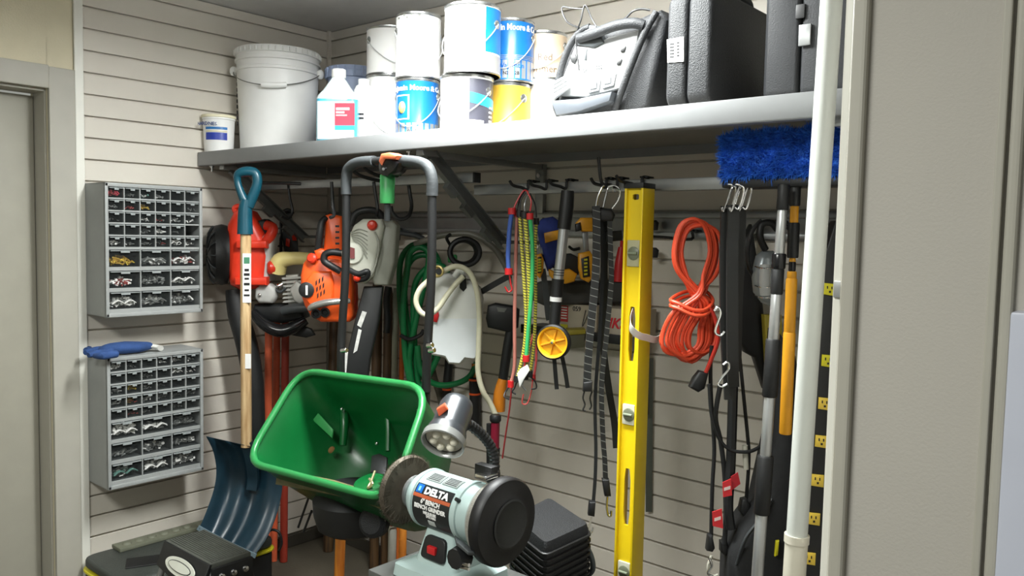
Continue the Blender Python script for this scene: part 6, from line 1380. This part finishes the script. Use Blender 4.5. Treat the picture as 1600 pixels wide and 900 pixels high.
# ------------------------------------------------------------------ black rubber straps and S hooks
F = Fr(1148, 440, y=-.45); RUB = m('black_rubber_strap', (28, 29, 28), 0.55, var=0.15)
for i, (lab, pts, w) in enumerate((('left wide black rubber strap on S hooks', [(1134, 322, .02), (1132, 400, .02), (1132, 500, .02), (1135, 560, .02), (1138, 600, .02), (1139, 624, .02)], .022),
                                   ('middle wide black rubber strap on S hooks', [(1146, 320, .04), (1144, 400, .04), (1144, 520, .04), (1145, 575, .04), (1146, 604, .03)], .026),
                                   ('right wide black rubber strap on S hooks', [(1158, 322, .02), (1156, 400, .02), (1152, 480, .02), (1151, 540, .02), (1150, 580, .02)], .022))):
    t = thing('rubber_strap', tuple(F.q(*pts[-1][:2])), lab, 'strap', 'black rubber straps on S hooks')
    b = MB(); b.rib(F.qs(pts), RR, w, .010, sub=5); b.build('strap_body', RUB, t)
    x = pts[0][0]; d = pts[0][2]
    b = MB(); b.tube(F.qs([(x - 6, 324, d + .01), (x - 4, 330, d + .01), (x + 1, 320, d + .01), (x + 8, 298, d + .01), (x + 10, 290, d + .01), (x + 3, 288, d + .01)]), .0028, n=7, sub=5); b.build('s_hook', CHROME, t)
    b = MB(); b.tube(F.qs([(x + 2, 324, d + .014), (x + 8, 326, d + .014), (x + 14, 308, d + .014), (x + 16, 294, d + .014), (x + 10, 290, d + .014)]), .0028, n=7, sub=5); b.build('s_hook', CHROME, t)
def loose_hook(lab, pts):
    b = MB(); b.tube(F.qs(pts), .003, n=7, sub=5); return tag(b.build('s_hook', CHROME), lab, 'hook', 'chrome S hooks')
loose_hook('chrome S hook beside the orange cord at its waist', [(1116, 486, .06), (1122, 480, .06), (1126, 490, .06), (1120, 508, .06), (1118, 520, .06), (1126, 524, .06), (1132, 518, .06)])
loose_hook('chrome S hook hanging below the orange cord', [(1130, 570, .06), (1137, 566, .06), (1139, 576, .06), (1128, 590, .06), (1122, 600, .06), (1128, 604, .06), (1136, 600, .06)])
loose_hook('chrome S hook at the lowest end of the black cords', [(1108, 872, .04), (1112, 884, .04), (1106, 896, .04), (1116, 902, .04)])
# black power cords
F = Fr(1140, 650, y=-.38)
def cordthing(lab, pts, r=.0048, plug=None, grp='black power cords'):
    t = thing('power_cord', tuple(F.q(*pts[-1][:2])), lab, 'cord', grp)
    b = MB(); b.tube(F.qs(pts), r, n=8, sub=6); b.build('cable', BLACK, t)
    if plug: b = MB(); b.prism(F.qs(plug, .02), -NN * .03, bev=.006); b.build('plug', BLACK, t)
    return t
cordthing('leftmost black cord, ending in a plug under the orange cord', [(1112, 540, 0), (1110, 580, 0), (1112, 640, 0), (1116, 700, 0), (1113, 760, 0), (1111, 840, 0)], .005, [(1108, 838), (1114, 838), (1118, 858), (1114, 864), (1105, 862)])
cordthing('black cord crossing beside the red tags, ending in a small plug', [(1126, 600, .02), (1118, 650, .02), (1126, 690, .02), (1132, 740, .02), (1134, 800, .02), (1132, 850, .02)], .006, [(1127, 848), (1137, 848), (1142, 862), (1134, 870), (1127, 864)])
cordthing('black cord looping over to the silver pole', [(1108, 600, .04), (1112, 650, .04), (1124, 686, .04), (1142, 703, .04), (1168, 706, .04), (1184, 700, .03), (1190, 694, .02)], .0045)
cordthing('black cord hanging right of the rubber straps with a round plug', [(1156, 560, 0), (1162, 620, 0), (1168, 680, 0), (1170, 706, 0), (1169, 740, 0), (1165, 790, 0)], .0045, [(1160, 782), (1168, 780), (1174, 792), (1174, 806), (1164, 810), (1156, 800)])
t = cordthing('thick black cord bundle behind the red tags', [(1146, 590, .03), (1142, 720, .03), (1138, 790, .03), (1142, 826, .03)], .012)
for (pts, lab) in (([(1129, 754), (1142, 748), (1144, 774), (1130, 777)], 'red warning tag on the black cords, the upper one'), ([(1113, 800), (1128, 795), (1130, 826), (1114, 822)], 'red warning tag on the black cords, the lower one')):
    t = thing('warning_tag', tuple(F.q(*pts[3])), lab, 'tag', 'red tags on the cords')
    b = MB(); b.prism(F.qs(pts, .06), -NN * .002); b.build('tag_card', m('tag_red', (206, 44, 50), 0.5), t)
    cx = sum(p[0] for p in pts) / 4; cy = sum(p[1] for p in pts) / 4
    b = MB(); b.prism(F.qs([(cx - 5, cy - 1), (cx + 5, cy - 4), (cx + 5, cy + 1), (cx - 5, cy + 4)], .0605), -NN * .002); b.build('white_print', m('tag_white', (226, 206, 200), 0.5), t)
b = MB(); b.prism(F.qs([(1142, 745), (1153, 738), (1157, 756), (1144, 766)], .05), -NN * .002); tag(b.build('warning_flap', m('dark_tag_red', (170, 28, 38), 0.5)), 'dark red flap folded from the upper red tag', 'tag')
b = MB(); b.tube(F.qs([(1164, 696, .02), (1165, 715, .02), (1166, 733, .02)]), .007, n=10); tag(b.build('white_connector', m('dirty_white', (186, 184, 170), 0.5)), 'white cord connector beside the silver pole', 'connector')
b = MB(); b.tube(F.qs([(1112, 868, .02), (1106, 886, .02), (1112, 900, .02), (1122, 898, .02)]), .0035, n=8); tag(b.build('white_cord', MATS['dirty_white']), 'short white cord below the black plugs', 'cord')

# ------------------------------------------------------------------ work light with silver guard
F = Fr(1196, 430, y=-.22); t = thing('work_light', tuple(F.q(1196, 482)), 'silver caged work light hanging behind the silver pole', 'work light')
b = MB(); b.prism(F.qs([(1186, 400), (1196, 392), (1212, 392), (1222, 402), (1224, 440), (1220, 466), (1208, 480), (1194, 474), (1182, 458), (1179, 430)], .04), -NN * .05, bev=.02); b.build('reflector_shell', m('silver_shell', (160, 168, 172), 0.25, 0.35), t, ang=60)
b = MB(); b.tube(F.qs([(1196, 414, .05), (1195, 440, .055), (1196, 460, .05)]), .014, n=12); b.build('bulb_tube', m('bulb_white', (210, 214, 214), 0.3), t)
for yy in (416, 446, 462):
    b = MB(); b.tube(F.qs([(1180, yy, .03), (1190, yy + 3, .06), (1206, yy + 3, .065), (1220, yy, .03)]), .002, n=6); b.build('cage_wire', CHROME, t)
b = MB(); b.tube(F.qs([(1196, 390, .02), (1188, 372, .03), (1190, 352, .03), (1204, 348, .03), (1214, 358, .02)]), .009, n=10); b.tube([F.q(1204, 350, .02), F.q(1206, 346, -.1), Vector((F.q(1206, 346, -.1).x, -.012, F.q(1206, 346, -.1).z))], .006, n=8); b.build('hanging_hook', BLACK, t)
b = MB(); b.tube(F.qs([(1190, 344, .02), (1176, 360, .02), (1168, 390, .02), (1170, 416, .02), (1180, 436, .01)]), .0055, n=8); b.build('cord_loop', BLACK, t)
b = MB(); b.tube(F.qs([(1216, 352, .02), (1232, 356, .02), (1240, 380, .02), (1236, 420, .02)]), .0055, n=8); b.build('cord_loop', BLACK, t)

# ------------------------------------------------------------------ telescopic poles and blue brush head
def segpole(F, t, x0, y0, x1, y1, segs, dep=0):
    for (ya, yb, r, mt, nm) in segs:
        u0 = (ya - y0) / (y1 - y0); u1 = (yb - y0) / (y1 - y0)
        a = F.q(x0 + (x1 - x0) * u0, ya, dep); b_ = F.q(x0 + (x1 - x0) * u1, yb, dep)
        mb = MB(); d = (b_ - a).normalized() * .003; mb.tube([a, a + d, b_ - d, b_], [r * F.k * .9, r * F.k, r * F.k, r * F.k * .9], n=16, sub=1); mb.build(nm, mt, t)
F = Fr(1222, 300, y=-.52); t = thing('telescopic_brush', tuple(F.q(1182, 940)), 'blue fluffy wash brush on a silver and black telescopic pole', 'brush')
segpole(F, t, 1225, 290, 1183, 905, [(288, 328, 9.5, BLACK, 'socket'), (328, 398, 7.8, ALU, 'pole_section'), (396, 420, 11, BLACKG, 'lock_collar'), (420, 460, 9.5, BLACK, 'lock_sleeve'), (458, 532, 8.6, ALU, 'pole_section'), (530, 620, 12, BLACK, 'foam_grip'), (618, 716, 8.8, ALU, 'pole_section'), (712, 803, 13, BLACK, 'foam_grip'), (801, 960, 9.5, ALU, 'pole_section')])
# brush head: backing block and dense bristles
bx0 = at(1113, 250, y=-.50).x; bx1 = bx0 + .44
zb0 = at(1121, 284, y=-.50).z; zb1 = at(1121, 203, y=-.50).z; by0, by1 = -.50, -.38
b = MB(); b.box(((bx0 + bx1) / 2, (by0 + by1) / 2, zb0 - .004), (bx1 - bx0 - .03, .08, .02), bev=.006); b.build('backing_block', BLACK, t)
b = MB(); b.box(((bx0 + bx1) / 2, (by0 + by1) / 2, (zb0 + zb1) / 2), (bx1 - bx0 - .03, by1 - by0 - .03, zb1 - zb0 - .02), bev=.02)
cb = Vector(((bx0 + bx1) / 2, (by0 + by1) / 2, (zb0 + zb1) / 2)); rf = random.Random(3)
hx_, hy_, hz_ = (bx1 - bx0) / 2, (by1 - by0) / 2, (zb1 - zb0) / 2
for i in range(20000):
    f = rf.random()
    if f < .45: p = Vector((rf.uniform(-1, 1), -1, rf.uniform(-1, 1))); nn_ = Vector((0, -1, 0))
    elif f < .6: p = Vector((rf.choice((-1, 1)), rf.uniform(-1, 1), rf.uniform(-1, 1))); nn_ = Vector((p.x, 0, 0))
    elif f < .8: p = Vector((rf.uniform(-1, 1), rf.uniform(-1, 1), 1)); nn_ = Vector((0, 0, 1))
    else: p = Vector((rf.uniform(-1, 1), rf.uniform(-1, 1), -1)); nn_ = Vector((0, 0, -1))
    # clumps: two darker clefts in the lower front edge
    q = cb + Vector((p.x * (hx_ - .016), p.y * (hy_ - .016), p.z * (hz_ - .012)))
    d = (nn_ + Vector((rf.uniform(-.6, .6), rf.uniform(-.6, .6), rf.uniform(-.6, .3))) + Vector((p.x * .3 * abs(p.x) ** 4, 0, p.z * .3 * abs(p.z) ** 4))).normalized() * rf.uniform(.010, .020) * (1 + .55 * math.sin(q.x * 95 + q.z * 40) * math.sin(q.z * 110 + q.x * 25))
    s_ = d.cross(Vector((rf.uniform(-1, 1), rf.uniform(-1, 1), rf.uniform(-1, 1)))).normalized() * .0014
    b.add([q + s_, q - s_, q + d], [(0, 1, 2)])
o = b.build('bristles', m('blue_bristle', (52, 122, 240), 0.75, var=0.35, scale=60), t, smooth=False); o['kind'] = 'stuff'
F = Fr(1242, 300, y=-.46); t = thing('extension_pole', tuple(F.q(1224, 682)), 'yellow fibreglass extension pole with a black section, left of the white pole', 'pole')
segpole(F, t, 1243, 290, 1227, 678, [(288, 322, 8.5, BLACK, 'socket'), (322, 349, 6.6, OCHRE, 'pole_section'), (348, 403, 9, BLACK, 'grip_section'), (403, 410, 5, OCHRE, 'ferrule'), (409, 424, 5.6, BLACKG, 'threaded_collar'), (424, 436, 7.4, OCHRE, 'tapered_shoulder'), (435, 520, 8.8, OCHRE, 'pole_section'), (519, 678, 9.6, OCHRE, 'pole_section')])
F = Fr(1270, 500, y=-.69); t = thing('white_pole', tuple(F.q(1236, 990)), 'thick white pole standing in front of the shelf at the right', 'pole')
r0 = 17.5 * F.k
a = F.q(1303, -60); b_ = F.q(1245, 838); c_ = b_ + (b_ - a) * (b_.z / (a.z - b_.z)) * .995
b = MB(); b.tube([a, b_], r0 * .93, n=28, sub=1); b.build('upper_tube', m('pole_white', (192, 196, 190), 0.35, var=0.03), t)
b = MB(); b.tube([b_, b_ + (c_ - b_) * .03, c_], [r0 * 1.03, r0, r0], n=28, sub=1); b.build('lower_tube', m('pole_white_warm', (204, 200, 184), 0.35), t)
b = MB(); dd = (c_ - b_).normalized(); b.tube([b_ - dd * .004, b_ + dd * .012], r0 * 1.1, n=28, sub=1); b.build('joint_ring', MATS['pole_white_warm'], t)

# ------------------------------------------------------------------ power strip, black bag and dark tool at the right edge
F = Fr(1280, 700, y=-.42); t = thing('power_strip', tuple(F.q(1262, 900)), 'long black power strip with yellow outlets beside the doorway', 'power strip')
b = MB(); b.prism(F.qs([(1306, 345), (1318, 350), (1300, 620), (1282, 900), (1278, 960), (1236, 960), (1252, 700), (1274, 520), (1288, 400)], .0), -NN * .035, bev=.004); b.build('strip_body', BLACK, t)
first = None
for (x, y) in ((1297, 452), (1294, 564), (1289, 631), (1284, 690), (1278, 751), (1272, 811), (1265, 873)):
    b = MB(); b.prism(F.qs([(x - 9, y - 10), (x + 10, y - 8), (x + 9, y + 11), (x - 10, y + 8)], .0045), -NN * .005, bev=.0012); o = b.build('outlet', YELB if y < 600 else m('outlet_yellow', (222, 190, 70), 0.45), t)
    for (ax_, ay_, w, h) in ((-4, -3, .9, 2.2), (3, -2, .9, 2.2), (0, 4, 1.6, 1.6)):
        b = MB(); b.prism(F.qs([(x + ax_ - w, y + ay_ - h), (x + ax_ + w, y + ay_ - h), (x + ax_ + w, y + ay_ + h), (x + ax_ - w, y + ay_ + h)], .005), -NN * .001); q = b.build('outlet_slot', INKB, o)
F = Fr(1215, 760, y=-.30); t = thing('black_bag', tuple(F.q(1215, 940)), 'large black bag hanging low behind the silver pole', 'bag')
b = MB(); b.prism(F.qs([(1222, 520), (1250, 560), (1262, 640), (1276, 760), (1282, 960), (1140, 960), (1144, 870), (1160, 830), (1190, 790), (1212, 690), (1216, 600)], .06), -NN * .14, bev=.03); b.build('bag_body', m('black_nylon', (26, 27, 28), 0.75, var=0.2, scale=20, bump=0.3, bscale=60), t, ang=60)
b = MB(); b.prism(F.qs([(1213, 846), (1218, 845), (1216, 868), (1211, 870)], .075), -NN * .01, bev=.002); b.build('yellow_pull', YELB, t)
b = MB(); b.tube(F.qs([(1152, 880, .05), (1166, 840, .07), (1192, 806, .07), (1206, 780, .06)]), .010, n=8, flat=.4); b.build('piping', DKGREY, t)
F = Fr(1195, 500, y=-.05)
b = MB(); b.prism(F.qs([(1160, 380), (1176, 350), (1190, 440), (1202, 560), (1196, 610), (1180, 560), (1166, 552), (1150, 520)], .02), -NN * .05, bev=.012); tag(b.build('black_cover', BLACK), 'black cover hanging behind the work light', 'cover')
b = MB(); b.prism(F.qs([(1194, 492), (1222, 492), (1224, 594), (1200, 594)], .06), -NN * .03, bev=.003); tag(b.build('yellow_board', m('olive_yellow', (176, 160, 50), 0.5)), 'yellow flat piece behind the silver pole', 'board')
F = Fr(1290, 380, y=-.03)
b = MB(); b.tube(F.qs([(1288, 345, .08), (1292, 360, .05), (1290, 380, .0), (1284, 396, 0)]), .010, n=8); tag(b.build('hook', BLACK), 'thick black hook between the white pole and the doorway', 'hook', 'black hooks along the bars')
F = Fr(1205, 640, y=-.2)
b = MB(); b.prism(F.qs([(1206, 655), (1213, 648), (1205, 690), (1200, 694)], .02), -NN * .004, bev=.001); tag(b.build('white_label', WHITE), 'narrow white label behind the silver pole', 'label')

# ------------------------------------------------------------------ things on the floor at the left
t = TCH = thing('tool_chest', (.2, -.78, 0), 'low dark case with yellow trim on the floor by the left wall', 'case')
def rslab(mb, x0, x1, y0, y1, z0, z1, rad, bev):
    q = rrect(Vector((x0, y0, z1)), Vector((x1, y0, z1)), Vector((x1, y1, z1)), Vector((x0, y1, z1)), rad, 6)
    mb.prism(q, Vector((0, 0, z0 - z1)), bev=bev)
CG = m('case_charcoal', (58, 62, 58), 0.55, var=0.12, bump=0.3, bscale=200)
b = MB(); rslab(b, .03, .375, -1.095, -.515, .188, .228, .05, .012); b.build('lid', CG, t)
b = MB(); rslab(b, .03, .375, -1.095, -.515, .0, .178, .05, .012); b.build('base', BLACK, t)
b = MB(); rslab(b, .025, .382, -1.102, -.508, .177, .189, .055, .003); b.build('yellow_seam', YELB, t)
b = MB(); b.box((.07, -.76, .236), (.07, .46, .014), bev=.003); b.build('side_tray', m('tray_grey', (104, 106, 90), 0.6), t)
for i in range(9):
    b = MB(); b.sph((.07, -.95 + i * .047, .243), .017, sc=(1, 1, .45), u=12, v=6); b.build('tray_dimple', MATS['tray_grey'], t)
b = MB(); b.prism([(.18, -1.0, .2285), (.26, -1.04, .2285), (.3, -.95, .2285), (.24, -.88, .2285)], (0, 0, .004), bev=.001); b.build('dark_inset', BLACK, t)
# step stool: axis aligned, top at z .40
X0, X1, Y0, Y1, ZT = .528, .812, -1.03, -.893, .402
t = thing('step_stool', ((X0 + X1) / 2, (Y0 + Y1) / 2, 0), 'black step stool with ribbed tread and an oval white badge', 'step stool')
b = MB(); b.box(((X0 + X1) / 2, (Y0 + Y1) / 2, ZT - .012), (X1 - X0, Y1 - Y0, .02), bev=.004); b.build('tread', m('tread_grey', (72, 74, 68), 0.6, var=0.15), t)
for i in range(14):
    yy = Y0 + .012 + (Y1 - Y0 - .024) * i / 13; b = MB(); b.box(((X0 + X1) / 2, yy, ZT - .001), (X1 - X0 - .02, .0045, .003), bev=.0008, seg=1); b.build('tread_rib', MATS['tread_grey'], t)
b = MB(); b.box((X1 + .006, (Y0 + Y1) / 2, ZT - .05), (.012, Y1 - Y0, .07), bev=.003); b.build('end_bracket', BLACK, t)
b = MB(); b.prism([(X0 + .0, Y0 - .004, ZT - .004), (X1, Y0 - .004, ZT - .004), (X1, Y0 - .05, ZT - .10), (X0, Y0 - .03, ZT - .075)], (0, .012, 0), bev=.002); b.build('front_skirt', BLACK, t)
A_ = Vector((X0, Y0 - .005, ZT - .006)); U_ = Vector((1, 0, 0)); V_ = Vector((0, -.045, -.092)).normalized(); Nn = U_.cross(-V_).normalized()
if Nn.y > 0: Nn = -Nn
cC = A_ + U_ * .15 + V_ * .042 + Nn * .003
def oval(mb, c, a, bb, th, n=36): mb.prism([c + U_ * math.cos(6.283 * i / n) * a + V_ * math.sin(6.283 * i / n) * bb for i in range(n)], Nn * th)
b = MB(); oval(b, cC, .088, .026, .003); b.build('badge', m('badge_white', (206, 208, 196), 0.5), t)
b = MB(); oval(b, cC + Nn * .003, .068, .016, .001); b.build('badge_ring', BLACK, t)
b = MB(); oval(b, cC + Nn * .004, .064, .0135, .001); b.build('badge_field', MATS['badge_white'], t)
for i in range(3):
    b = MB(); b.lathe([(.011, 0), (.009, .005), (0, .007)], (X1 + .012, Y0 + .03 + i * .04, ZT - .045), (1, 0, 0), n=14); b.build('rivet', CHROME, t)
for sx in (0, 1):
    for sy in (0, 1):
        p = Vector((X0 + .012 if sx == 0 else X1 - .012, Y0 + .012 if sy == 0 else Y1 - .012, ZT - .03)); q = Vector((p.x + (-.04 if sx == 0 else .03), p.y + (-.14 if sy == 0 else .10), .003))
        if sx == 0 and sy == 0: q.x -= 0.0
        b = MB(); b.tube([p, q], .011, n=10, sub=1); b.build('leg', STEEL if sy == 0 else BLACK, t)
# black bag with loop handle behind the stool
F = Fr(428, 850, x=.39); t = TCH
b = MB(); b.tube(F.qs([(416, 858, -.01), (416, 838, -.01), (424, 828, -.01), (436, 832, -.01), (440, 848, -.01), (436, 860, -.01)]), .005, n=8); b.build('loop_handle', BLACK, t)
